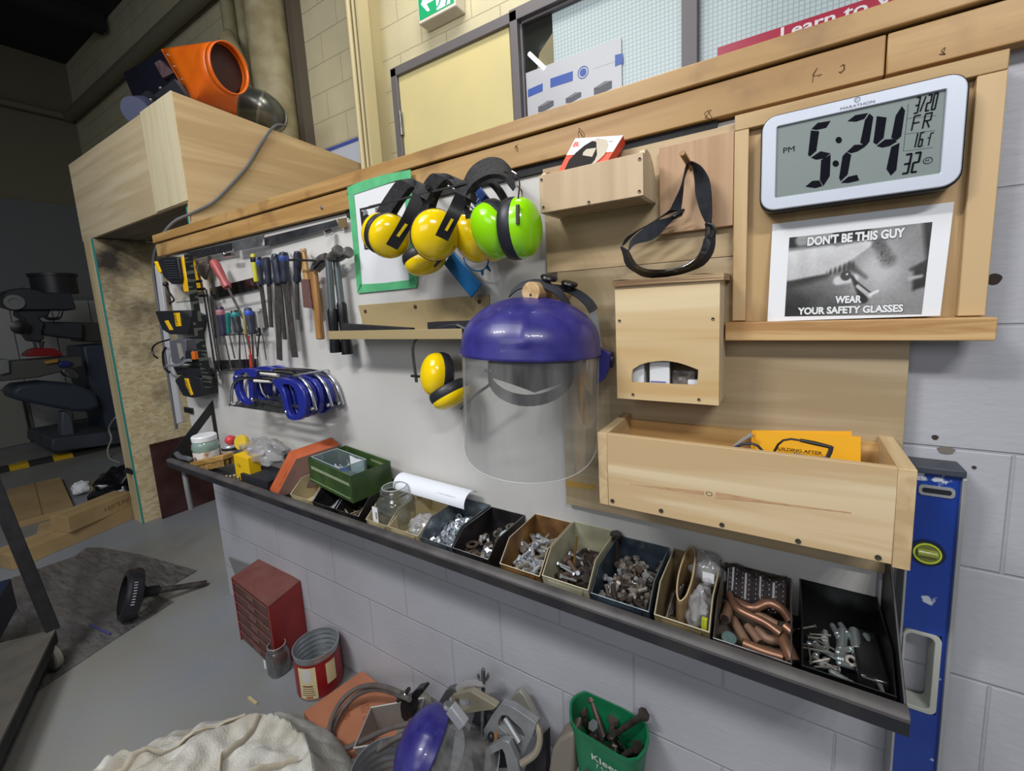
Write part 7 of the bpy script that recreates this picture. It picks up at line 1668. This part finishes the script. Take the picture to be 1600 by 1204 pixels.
bigbolt((929, 1136), (940, 1152), .38, .34, ZINC, 'bolt with a pale washer in the green bucket')
bigbolt((926, 1157), (958, 1172), .36, .33, DB, 'dark pipe-like bolt lying across the front of the bucket')
bigbolt((994, 1168), (972, 1182), .39, .34, DB, 'dark bolt along the right wall of the bucket')
bigbolt((962, 1152), (976, 1172), .37, .34, CHROME, 'bright curved bolt shank in the right of the bucket')
scatter(bolt(.06, .006, .012, .009), 'large_bolt', DB, 26, (cen.x - .06, cen.x + .055), 'dark bolt deep in the green bucket', 'bolt', 'dark bolts deep in the bucket', (.22 - TF, .345 - TF), yr=(cen.y - .035, cen.y + .03), mode='rot', slope=0)
# canvas sack
CV = mat('canvas', (196, 195, 190), .85, c2=(158, 152, 138), sc=9, det=12, lo=.35, hi=.7, bump=.8, bs=220, bd=.004)
sc0 = V(-1.34, -.66, 0); an = R(32)
def cloth(s, t):
    a = s * 2 - 1; b = t * 2 - 1; r = max(abs(a), abs(b)); L = math.hypot(a, b)
    k = r / L if L > 1e-6 else 1; a, b = a * k, b * k; rr = math.hypot(a, b)
    w1 = 1 + .10 * noise.noise(V(math.atan2(b, a) * 1.3, 0, 4))
    x = a * .50 * w1; y = b * .34 * w1
    h = .285 * max(0, 1 - rr ** 2.4) ** .5
    n1 = 1 - abs(noise.noise(V(x * 5 + y * 2, y * 6 - x, .7))) * 2; n2 = 1 - abs(noise.noise(V(x * 11 - y * 7, y * 9 + x * 3, 5.1))) * 2
    h += (.055 * n1 ** 2 + .022 * n2 + .012 * noise.noise(V(x * 30, y * 30, 0))) * (1 - rr ** 6)
    return V(sc0.x + x * math.cos(an) - y * math.sin(an), sc0.y + x * math.sin(an) + y * math.cos(an), max(.001, h))
cs = thing('canvas_sack', 'crumpled off-white canvas sheet heaped on the floor', 'cloth', sc0)
MB().grid(cloth, 110, 90).build('sheet', CV, cs, solid=.003, sub=1)
SM = mat('canvas_strap', (176, 166, 146), .85, c2=(196, 188, 170), sc=20)
def onc(s, t, h): p = cloth(s, t); return p + V(0, 0, h)
for (s0, t0, s1, t1, w_, nm) in ((.05, .35, .55, .78, .014, 'folded_hem'), (.60, .45, .80, .62, .012, 'folded_hem'), (.62, .75, .58, .40, .013, 'seam_strap')):
    P = [onc(s0 + (s1 - s0) * i / 24, t0 + (t1 - t0) * i / 24, .010) for i in range(25)]
    MB().tube(P, w_, 8, ell=.35, up=(0, 0, 1)).build(nm, SM, cs)
tag(MB().box(-1.80, -1.74, -.30, -.29, .0, .006).build('wood_offcut', mat('offcut', (186, 170, 130), .7)), 'thin pale wood offcut on the floor in front of the small jar', 'offcut')
# ================================================================= plywood hood, OSB side, floor clutter and milling machine at the left
PW = wood('hood_plywood', (206, 190, 158), (188, 170, 136), 'x', .35, .5, (178, 154, 114)); PW2 = wood('hood_plywood_side', (196, 170, 130), (178, 150, 110), 'y', .35, .5, (166, 136, 96))
PWL = wood('hood_plywood_light', (214, 202, 170), (200, 186, 150), 'z', .4, .45, (206, 190, 150))
X0, X1, Y0 = -4.34, -2.622, .105; z0, z1 = H + .605, H + 1.135
hd = thing('plywood_hood', 'large pale plywood hood above the burnt booth at the left', 'hood', ((X0 + X1) / 2, .7, z0))
MB().box(X0, X1 - .02, Y0, Y0 + .018, z0, z1).build('front_panel', PW, hd, smooth=False)
MB().box(PY(229, 240, Y0 - .006).x, X1 - .004, Y0 - .006, Y0 - .0005, z0 + .005, z1 + .003).build('front_batten', PWL, hd, smooth=False)
MB().plate([V(X1, Y0, z0 - .35), V(X1, 1.44, z0 - .35), V(X1, 1.44, H + 1.034), V(X1, Y0, z1)], (-.018, 0, 0)).build('side_panel', PW2, hd, smooth=False)
MB().plate([V(X0 + .002, Y0 + .02, z1 - .02), V(X0 + .002, 1.44, H + 1.02), V(X1 - .02, 1.44, H + 1.02), V(X1 - .02, Y0 + .02, z1 - .02)], (0, 0, .01)).build('top_panel', PW, hd, smooth=False)
MB().box(X0 + .01, X1 - .02, Y0 + .019, .42, z0 + .004, z0 + .022).build('bottom_panel', mat('grey_weathered_board', (126, 118, 106), .7, c2=(98, 92, 84), sc=5, st=(.3, 4, 1)), hd, smooth=False)
for y in (.46, .62, .8): MB().box(X0 + .02, X1 - .03, y, y + .05, z0 + .03, z0 + .09).build('cross_rail', mat('dark_rail', (70, 60, 50), .7), hd)
# OSB side and posts
OSB = bpy.data.materials.new('osb_board'); OSB.use_nodes = True; nt = OSB.node_tree; N = nt.nodes; L = nt.links; b = N['Principled BSDF']; b.inputs['Roughness'].default_value = .6
tc = N.new('ShaderNodeTexCoord'); vo = N.new('ShaderNodeTexVoronoi'); vo.inputs['Scale'].default_value = 34; nz = N.new('ShaderNodeTexNoise'); nz.inputs['Scale'].default_value = 8
mv = N.new('ShaderNodeMix'); mv.data_type = 'VECTOR'; mv.inputs[0].default_value = .07; L.new(tc.outputs['Object'], mv.inputs[4]); L.new(nz.outputs['Color'], mv.inputs[5]); L.new(tc.outputs['Object'], nz.inputs['Vector'])
mp = N.new('ShaderNodeMapping'); mp.inputs['Scale'].default_value = (1, 1, 2.2); mp.inputs['Rotation'].default_value = (.6, 0, 0); L.new(mv.outputs[1], mp.inputs[0]); L.new(mp.outputs[0], vo.inputs['Vector'])
cr = N.new('ShaderNodeValToRGB'); cr.color_ramp.elements[0].color = lin((216, 202, 168)); cr.color_ramp.elements[1].color = lin((184, 164, 126)); e = cr.color_ramp.elements.new(.5); e.color = lin((204, 186, 148))
sx = N.new('ShaderNodeSeparateColor'); L.new(vo.outputs['Color'], sx.inputs[0]); L.new(sx.outputs[0], cr.inputs[0])
n2 = N.new('ShaderNodeTexNoise'); n2.inputs['Scale'].default_value = 3.4; n2.inputs['Detail'].default_value = 9; L.new(tc.outputs['Object'], n2.inputs['Vector'])
sp = N.new('ShaderNodeSeparateXYZ'); L.new(tc.outputs['Object'], sp.inputs[0])
ma = N.new('ShaderNodeMapRange'); ma.inputs[1].default_value = .6; ma.inputs[2].default_value = 2.0; ma.inputs[3].default_value = -.08; ma.inputs[4].default_value = .09; L.new(sp.outputs[2], ma.inputs[0])
ad = N.new('ShaderNodeMath'); ad.operation = 'ADD'; L.new(n2.outputs[0], ad.inputs[0]); L.new(ma.outputs[0], ad.inputs[1])
r3 = N.new('ShaderNodeValToRGB'); r3.color_ramp.elements[0].position = .50; r3.color_ramp.elements[1].position = .76; L.new(ad.outputs[0], r3.inputs[0])
m3 = N.new('ShaderNodeMix'); m3.data_type = 'RGBA'; m3.inputs[7].default_value = lin((58, 50, 44)); L.new(r3.outputs[0], m3.inputs[0]); L.new(cr.outputs[0], m3.inputs[6]); L.new(m3.outputs[2], b.inputs['Base Color'])
bt = thing('osb_booth', 'sooty OSB side panel of the booth with a teal edge line', 'panel', (-4.3, .7, 0))
xo0 = PY(133, 376, Y0).x; xo1 = PY(145, 376, Y0).x
MB().box(xo1 - .03, xo1, Y0 + .0025, 1.44, 0.001, z0 - .002).build('osb_sheet', OSB, bt, smooth=False)
MB().box(xo0, xo1 - .012, Y0 - .01, Y0 + .002, 0, z0 - .002).build('front_stud', wood('stud_wood', (206, 190, 152), (186, 168, 128), 'z', .5), bt, bevel=.002)
MB().box(xo1 - .0118, xo1 + .001, Y0 - .008, Y0 + .002, 0.002, z0 - .004).build('teal_line', mat('teal_paint', (50, 142, 138), .5), bt)
rp_ = thing('booth_post', 'narrow pale post under the right corner of the plywood hood', 'post', (-2.70, .12, 0))
MB().box(-2.70, -2.645, Y0 + .02, Y0 + .06, 0, z0 - .002).build('post', MATS['stud_wood'], rp_); MB().box(-2.715, -2.701, Y0 + .02, Y0 + .06, 0, z0 - .002).build('teal_line', MATS['teal_paint'], rp_)
# cable over the hood
# orange blower on top of the hood
ORM = mat('blower_orange', (236, 112, 22), .34, c2=(216, 96, 18), sc=6, coat=.15); NV = mat('blower_navy', (30, 32, 48), .4, .2)
bl = thing('duct_blower', 'orange funnelled blower with a dark motor box on top of the hood', 'blower', (-3.1, .75, H + 1.09))
yb1 = .40
def Q(x, y, d): return PY(180 + x / 6.154, 60 + y / 6.154, d)
fl = [Q(450, 100, yb1 + .05), Q(855, 68, yb1 + .38), Q(1010, 640, yb1 + .38), Q(735, 590, yb1)]
fl = [Q(450, 102, yb1), Q(740, 600, yb1), Q(1180, 740, yb1 + .30), Q(860, 70, yb1 + .30)]
mc = Q(1062, 292, yb1 + .12); axn = img(352, 108, .62, .10, .75)
q_ = (V(0, 0, 1) - axn * axn.z).normalized(); k_ = axn.cross(q_)
ru, rv = .155, .155
def circ(s, k=1.0, off=0): t = s * 2 * math.pi; return mc + q_ * (math.sin(t) * .135 * k) + k_ * (math.cos(t) * .12 * k) + axn * off
NS = 48
def sqp(s):
    s = (s + .125) % 1 * 4; i = int(s) % 4; f = s - int(s); return fl4[i].lerp(fl4[(i + 1) % 4], f)
ctr = sum(fl, V(0, 0, 0)) / 4
fl4 = sorted(fl, key=lambda p: math.atan2((p - ctr).dot(q_), (p - ctr).dot(k_)))
a0 = math.atan2((fl4[0] - ctr).dot(q_), (fl4[0] - ctr).dot(k_))
def fun(s, t):
    c = circ(s); th = s * 2 * math.pi; i = int(((th - a0 + 6.2832) / (math.pi / 2)) % 4); f = (((th - a0 + 6.2832) / (math.pi / 2)) % 4) - i
    return fl4[i].lerp(fl4[(i + 1) % 4], f).lerp(c, t)
MB().grid(fun, NS, 5, True).grid(lambda s, t: circ(s, 1, t * .04), NS, 1, True).build('funnel', ORM, bl, solid=.006)
MB().plate([circ(i / 32, .96, -.02) for i in range(32)], -axn * .002).build('funnel_throat', mat('throat_maroon', (46, 18, 20), .7), bl)
mb = MB(); mb.plate(fl4, -axn * .012); mb.build('flange', ORM, bl)
for f_ in (.12, .35, .6): MB().ball(fl[0].lerp(fl[1], f_) + axn * .012, .008, 8, 6).build('rivet', CHROME, bl)
bk0 = [Q(450, 108, yb1 + .01), Q(735, 590, yb1 + .01), Q(200, 640, yb1 + .1), Q(70, 330, yb1 + .1)]
MB().plate(bk0, V(-.05, .32, 0)).build('motor_box', NV, bl, bevel=.006)
MB().plate([Q(375, 235, yb1 - .0), Q(430, 205, yb1 - .0), Q(560, 330, yb1 - .0), Q(455, 380, yb1 - .0)], (0, .02, 0)).build('rating_plate', mat('plate_maroon_grey', (110, 100, 104), .4, c2=(90, 46, 50), sc=12), bl)
MB().plate([Q(370, 545, yb1 - .06), Q(565, 390, yb1 - .06), Q(690, 560, yb1 - .02), Q(420, 600, yb1 - .04)], (0, .03, 0)).build('bracket_foot', mat('foot_grey', (62, 66, 74), .4, .3), bl)
MB().plate([Q(120, 650, yb1 + .02), Q(300, 500, yb1 + .02), Q(350, 575, yb1 + .02), Q(320, 680, yb1 + .02)], (0, .03, 0)).build('bracket_foot', MATS['foot_grey'], bl)
for x, y in ((435, 475), (340, 585), (230, 632)): MB().ball(Q(x, y, yb1 - .05), .012, 8, 6).build('bolt', CHROME, bl)
p0 = Q(200, 700, yb1 - .1)
MB().tube([Q(290, 690, yb1 - .02), Q(200, 700, yb1 - .1)], .085, 24).build('motor_drum', mat('drum_lilac', (104, 110, 140), .35, .3), bl)
gd = thing('duct_elbow', 'galvanised round duct elbow beside the orange blower', 'duct', Q(1400, 800, 1.0))
P = smooth([Q(1215, 605, .98), Q(1300, 640, 1.02), Q(1420, 680, 1.08), Q(1480, 740, 1.14), Q(1500, 800, 1.2)], 4)
dx_ = (P[1] - P[0]).normalized()
MB().tube(P, .125, 28).build('body', mat('galv_duct', (140, 144, 138), .3, .7, c2=(108, 112, 108), sc=5), gd)
mb = MB()
for i in (2, 7, 12): mb.tube(P[i:i + 2], .130, 28)
mb.build('seam_ring', mat('galv_duct_seam', (170, 172, 166), .3, .7), gd)
MB().lathe(P[0], -dx_, [(.115, 0), (.115, .002), (0, .002)], 28).build('end_opening', mat('duct_inside', (72, 78, 78), .6), gd)
# rusty plate leaning by the wall end
rs = PZ(254, 811, 0); tl = PX(224, 697, rs.x)
RS = mat('burnt_steel', (58, 34, 28), .42, .35, c2=(96, 62, 70), sc=4, det=8, lo=.4, hi=.75)
tag(MB().box(rs.x - .01, rs.x, rs.y, rs.y + .62, .001, tl.z).build('burnt_steel_plate', RS), 'dark burnt steel plate standing behind the end of the block wall', 'plate')
# cardboard cartons
CBD = mat('cardboard', (170, 144, 104), .75, c2=(156, 130, 90), sc=5, det=6)
def carton(name, lab, a, b, z, w_, h, text=None, lift=0):
    A = PZ(*a, z); B = PZ(*b, z); d = (B - A).normalized(); n = V(-d.y, d.x, 0)
    if n.x > 0: n = -n
    t = thing(name, lab, 'carton', (A + B) / 2 + n * w_ / 2)
    MB().hexa([A, A + n * w_, B + n * w_, B] + [p + V(0, 0, h) for p in (A, A + n * w_, B + n * w_, B)]).build('box', CBD, t, smooth=False, bevel=.003)
    mb = MB().hexa([p + V(0, 0, h) for p in (A + n * w_ * .49, A + n * w_ * .51, B + n * w_ * .51, B + n * w_ * .49)] + [p + V(0, 0, h + .0006) for p in (A + n * w_ * .49, A + n * w_ * .51, B + n * w_ * .51, B + n * w_ * .49)])
    mb.build('flap_seam', mat('carton_seam', (120, 92, 56), .8), t, smooth=False)
    if text: MB().text(text, A + d * .22 - n * .0012 + V(0, 0, h * .35), d, V(0, 0, 1), width=.2, height=h * .28, bold=.02).build('lettering', mat('carton_print', (84, 62, 38), .7), t, smooth=False)
    return A, B, n
hA = PX(19, 867, PZ(21, 891, 0).x).z
carton('long_carton', 'longest cardboard carton, lying lowest on the floor left of the booth', (21, 891), (214, 808), 0, .22, hA)
carton('long_carton', 'cardboard carton with printed letters lying on top of the longest one', (110, 832), (208, 789), hA + .001, .17, .115, '~~~~~~~~~')
carton('long_carton', 'wide open cardboard carton pointing away behind the stacked pair', (117, 800), (96, 752), 0, .35, .05)
carton('long_carton', 'short cardboard carton end at the left of the stacked pair', (88, 838), (60, 846), 0.001, .2, .07)
carton('small_carton', 'small cardboard box beside the black bag', (172, 764), (138, 770), 0, .12, .07)
crumple(PZ(127, 762, .06), .06, .06, .06, 2.2, 'paper_ball', WHITE, 'small crumpled white paper beside the cartons', 'paper')
crumple(PZ(193, 758, .10), .22, .2, .15, 6.1, 'bin_bag', mat('bag_black', (20, 20, 24), .22), 'black plastic bag slumped against the booth', 'bag', n=36)
tag(MB().tube([PX(196, 734, -4.15), PX(216, 740, -4.15), PX(238, 748, -4.15)], [.02, .014, .006], 8).build('poker_rod', BLACKM), 'black tapered rod poking out in front of the booth panel', 'rod')
tag(MB().tube(smooth([PZ(180, 652, .5), PZ(170, 668, .35), PZ(174, 685, .22), PZ(168, 702, .1), PZ(172, 716, .03), PZ(186, 722, .01)], 4), .008, 6).build('white_rope', mat('cord_white', (170, 168, 158), .6)), 'white cord hanging down in front of the milling machine base', 'cord')
# dark mat with the tyre
MT = mat('dark_plastic_sheet', (78, 76, 78), .42, c2=(104, 102, 102), sc=3, st=(1, 3.5, 1), det=9, dist=1.2, bump=.9, bs=9, bd=.03)
tag(MB().plate([PZ(u, v, .004) for u, v in ((135, 855), (160, 855), (220, 866), (308, 891), (262, 918), (240, 928), (272, 939), (170, 1004), (60, 1078), (-60, 1130), (-60, 930), (60, 888), (118, 868))], (0, 0, -.003)).build('floor_mat', MT), 'wrinkled dark plastic sheet lying on the floor', 'mat')
ty = thing('wheel_and_axle', 'black tyre on a steel axle rod standing on the dark sheet', 'tyre', PZ(200, 966, .004))
tip = PZ(322, 911, .014); hub = PZ(200, 966, .004) + V(0, .02, .135); ax = (tip - hub).normalized()
hub = PX(203, 928, PZ(200, 966, .004).x); ax = (tip - hub).normalized()
Rt = .125
MB().lathe(hub - ax * .05, ax, [(Rt * .72, .02), (Rt * .92, .022), (Rt, .034), (Rt, .072), (Rt * .94, .086), (Rt * .8, .09), (Rt * .76, .085), (Rt * .8, .05), (Rt * .7, .022)], 44, caps=False).build('tyre', mat('tyre_rubber', (34, 34, 40), .38), ty)
mb = MB(); q1 = ax.orthogonal().normalized(); q2 = ax.cross(q1)
for k in range(6):
    t = k * math.pi / 3; d = q1 * math.cos(t) + q2 * math.sin(t); mb.tube([hub + d * Rt * .78 + ax * .02, hub + ax * .07], .006, 6)
mb.build('spokes', BLACKM, ty)
MB().tube([hub + ax * .03, hub + ax * .12], .026, 12).build('hub', BLACKM, ty)
MB().tube([hub + ax * .1, hub.lerp(tip, .6), tip], [.016, .015, .018], 12).build('axle_rod', DSTEEL, ty)
tdir = (CAM - hub).normalized(); side = (tdir - ax * tdir.dot(ax)).normalized(); upv = side.cross(ax).normalized()
if upv.z < 0: upv = -upv
mb = MB()
for k in range(9):
    t = R(-24 + k * 6); d = side * math.cos(t) + upv * math.sin(t); mb.tube([hub + d * (Rt + .0006) - ax * .008, hub + d * (Rt + .0006) + ax * .006], .002, 5)
mb.build('lettering', mat('tyre_print', (196, 198, 204), .5), ty, smooth=False)
tag(MB().cyl(PZ(140, 975, .012), PZ(172, 990, .012), .005, 6).build('blue_pencil', mat('pencil_blue', (76, 74, 130), .5)), 'thin blue pencil lying on the dark sheet', 'pencil')
# cart at the left edge
ct_ = thing('steel_cart', 'black steel cart with a grey deck and castor at the left edge', 'cart', PZ(60, 1010, 0))
cA = PZ(87, 982, .165); cB = PZ(-70, 1295, .165); cD = PZ(-70, 1018, .165); 
cA = PZ(87, 982, .165); e1 = (PZ(0, 1158, .165) - cA).normalized(); e2 = (PZ(0, 1004, .165) - cA).normalized()
q4 = [cA, cA + e1 * 1.1, cA + e1 * 1.1 + e2 * .6, cA + e2 * .6]
MB().plate(q4, (0, 0, -.012)).build('deck', mat('deck_grey', (92, 88, 82), .6, c2=(70, 68, 64), sc=5), ct_)
MB().plate([p + V(0, 0, -.0125) for p in q4], (0, 0, -.05)).build('frame', BLACKM, ct_)
pt_ = PX(-4, 705, cA.x - .04); pb_ = PX(82, 983, cA.x - .02)
mb = MB(); bar(mb, pb_, pb_ + (PX(46, 895, cA.x - .03) - pb_) * 4.2, .045, .045); mb.build('upright_post', BLACKM, ct_, bevel=.003)
wc = PZ(86, 1044, 0) + V(0, .0, .058); ws = V(.25, -.97, 0)
MB().lathe(wc - ws * .016, ws, [(.02, 0), (.05, .001), (.057, .006), (.057, .026), (.05, .031), (.02, .032)], 30).build('castor_wheel', mat('castor_grey', (132, 130, 122), .5), ct_)
mb = MB(); bar(mb, wc + V(0, 0, .062), wc + ws * .024, .03, .004); bar(mb, wc + V(0, 0, .062), wc - ws * .024, .03, .004); mb.build('castor_fork', STEEL, ct_)
tag(MB().box(0, 1, 0, 1, 0, 1, Matrix.Translation(PZ(-2, 1004, .166)) @ Matrix.Rotation(R(160), 4, 'Z') @ Matrix.Diagonal((.3, .2, .16, 1))).build('blue_case', mat('case_blue', (22, 34, 58), .5), bevel=.006), 'dark blue case standing on the grey cart deck', 'case')
# ---------------- milling machine far left
XM = -7.2
def mplate(pts, name, m, par, x=XM, th=.4, bev=.015):
    return MB().plate([PX(u, v, x) for u, v in pts], (-th, 0, 0)).build(name, m, par, bevel=bev)
MG = mat('machine_charcoal', (44, 48, 56), .5); MB2 = mat('machine_blue_grey', (50, 60, 76), .5)
mm = thing('milling_machine', 'dark vertical milling machine at the far left of the shop', 'machine', PX(130, 700, XM))
mplate([(5, 462), (14, 452), (38, 449), (62, 453), (70, 457), (111, 456), (119, 480), (118, 484), (30, 484), (9, 477)], 'head', MG, mm, XM, .4)
a, b = PX(88, 459, XM - .2), PX(84, 428, XM - .2); b = V(a.x, a.y, b.z); MB().tube([a, b.lerp(a, .15), b.lerp(a, .14), b], [.20, .20, .215, .215], 24).build('motor', mat('motor_black', (34, 36, 42), .45), mm)
p = PX(22, 472, XM + .01); MB().lathe(p, (1, 0, 0), [(.08, 0), (.08, .02), (.045, .02), (.045, .005), (0, .005)], 20).build('dial', mat('dial_grey', (120, 122, 124), .4), mm)
mplate([(30, 484), (80, 484), (76, 493), (62, 497), (70, 505), (66, 520), (70, 528), (64, 534), (50, 533), (42, 522), (44, 508), (38, 497), (29, 492)], 'quill_housing', MG, mm, XM - .05, .3)
a = PX(60, 533, XM - .15); b = PX(61, 548, XM - .15); MB().tube([a, b], [.05, .03], 12).build('spindle', STEEL, mm)
p = PX(31, 511, XM); MB().lathe(p, (1, 0, 0), [(.075, 0), (.08, .02), (.05, .03), (0, .035)], 14).build('hand_wheel', BLACK, mm)
mplate([(62, 502), (124, 503), (130, 505), (130, 530), (104, 528), (66, 522)], 'ram', MG, mm, XM - .1, .3)
mplate([(125, 503), (180, 505), (180, 535), (125, 533)], 'turret', mat('turret_olive', (56, 58, 52), .5), mm, XM - .2, .4)
mplate([(128, 540), (176, 536), (205, 560), (212, 690), (172, 690), (160, 645), (138, 600)], 'column', MB2, mm, XM - .1, .7, .03)
MB().tube(smooth([PX(96, 486, XM), PX(92, 496, XM), PX(78, 498, XM), PX(70, 494, XM)], 4), .018, 8).build('oil_hose', BLACK, mm)
mplate([(16, 610), (30, 601), (72, 596), (118, 600), (150, 612), (158, 636), (138, 643), (112, 642), (70, 634), (22, 624)], 'knee', mat('knee_blue_grey', (52, 60, 74), .5), mm, XM + .15, .5, .04)
mplate([(0, 566), (128, 556), (130, 572), (60, 590), (0, 596)], 'table', mat('table_steel', (88, 90, 86), .45, .3), mm, XM + .2, .5)
mplate([(43, 553), (52, 546), (62, 543), (84, 544), (94, 549), (99, 554), (97, 556), (43, 557)], 'vise', mat('vise_red', (136, 18, 26), .4), mm, XM + .05, .3)
mplate([(96, 643), (105, 642), (112, 650), (118, 680), (96, 682)], 'lead_screw_cover', mat('cover_blue_grey', (78, 84, 94), .5), mm, XM + .05, .15)
bA, bB = PZ(64, 700, 0), PZ(186, 692, 0)
MB().plate([PX(u, v, XM + .2) for u, v in ((80, 686), (90, 684), (215, 668), (215, 690), (88, 706), (80, 703))], (-1.1, 0, 0)).build('base', mat('base_slate', (66, 72, 82), .55, c2=(54, 58, 66), sc=3), mm, bevel=.02)
for pts, m, lb in (([(70, 564), (92, 560), (92, 566), (71, 569)], mat('ochre', (166, 122, 60), .5), 'ochre wooden block on the milling machine table'), ([(92, 566), (104, 563), (114, 566), (110, 573), (92, 573)], mat('navy_pack', (36, 40, 110), .4), 'blue pack on the milling machine table'),
                   ([(96, 578), (112, 576), (124, 586), (120, 592), (106, 588)], STEEL, 'steel chuck on the milling machine table'), ([(0, 562), (14, 560), (16, 582), (0, 586)], mat('pale_grey_box', (118, 122, 120), .5), 'pale grey control box at the left of the milling machine')):
    tag(MB().plate([PX(u, v, XM + .25) for u, v in pts], (-.2, 0, 0)).build({'och': 'wood_block', 'nav': 'blue_pack', 'ste': 'lathe_chuck', 'pal': 'control_box'}[m.name[:3]], m, bevel=.01), lb, 'block' if m.name[:3] != 'pal' else 'box')
# ramp strip with yellow marks
rA, rB = PZ(-20, 744, 0), PZ(150, 706, 0); d = (rB - rA).normalized(); n_ = V(-d.y, d.x, 0)
if n_.x > 0: n_ = -n_
L_ = (rB - rA).length + .6
hz = thing('hazard_strip', 'low black cable ramp with yellow bands on the floor by the machine', 'ramp', rA + d * L_ / 2)
def rseg(s0, s1, m, nm, lift=0.0):
    pr = [V(0, 0, 0), n_ * .06 + V(0, 0, .035 + lift), n_ * .2 + V(0, 0, .035 + lift), n_ * .26]
    return MB().plate([rA + d * s0 + p for p in pr], d * (s1 - s0)).build(nm, m, hz, smooth=False)
rseg(0, L_, mat('ramp_black', (48, 46, 44), .7), 'ramp')
for u0, u1 in ((14, 44), (82, 112)):
    s0 = (PZ(u0, 736 - (u0 + 10) * .21, 0) - rA).dot(d); s1 = (PZ(u1, 736 - (u1 + 10) * .21, 0) - rA).dot(d); rseg(s0, s1, mat('hazard_yellow', (206, 168, 30), .6), 'yellow_band', .002)
tag(MB().box(-8.86, -8.6, -4, .3, .0, .75).build('low_cabinet', mat('cabinet_grey', (132, 130, 122), .6), bevel=.01), 'low grey cabinet along the far wall behind the machine', 'cabinet')
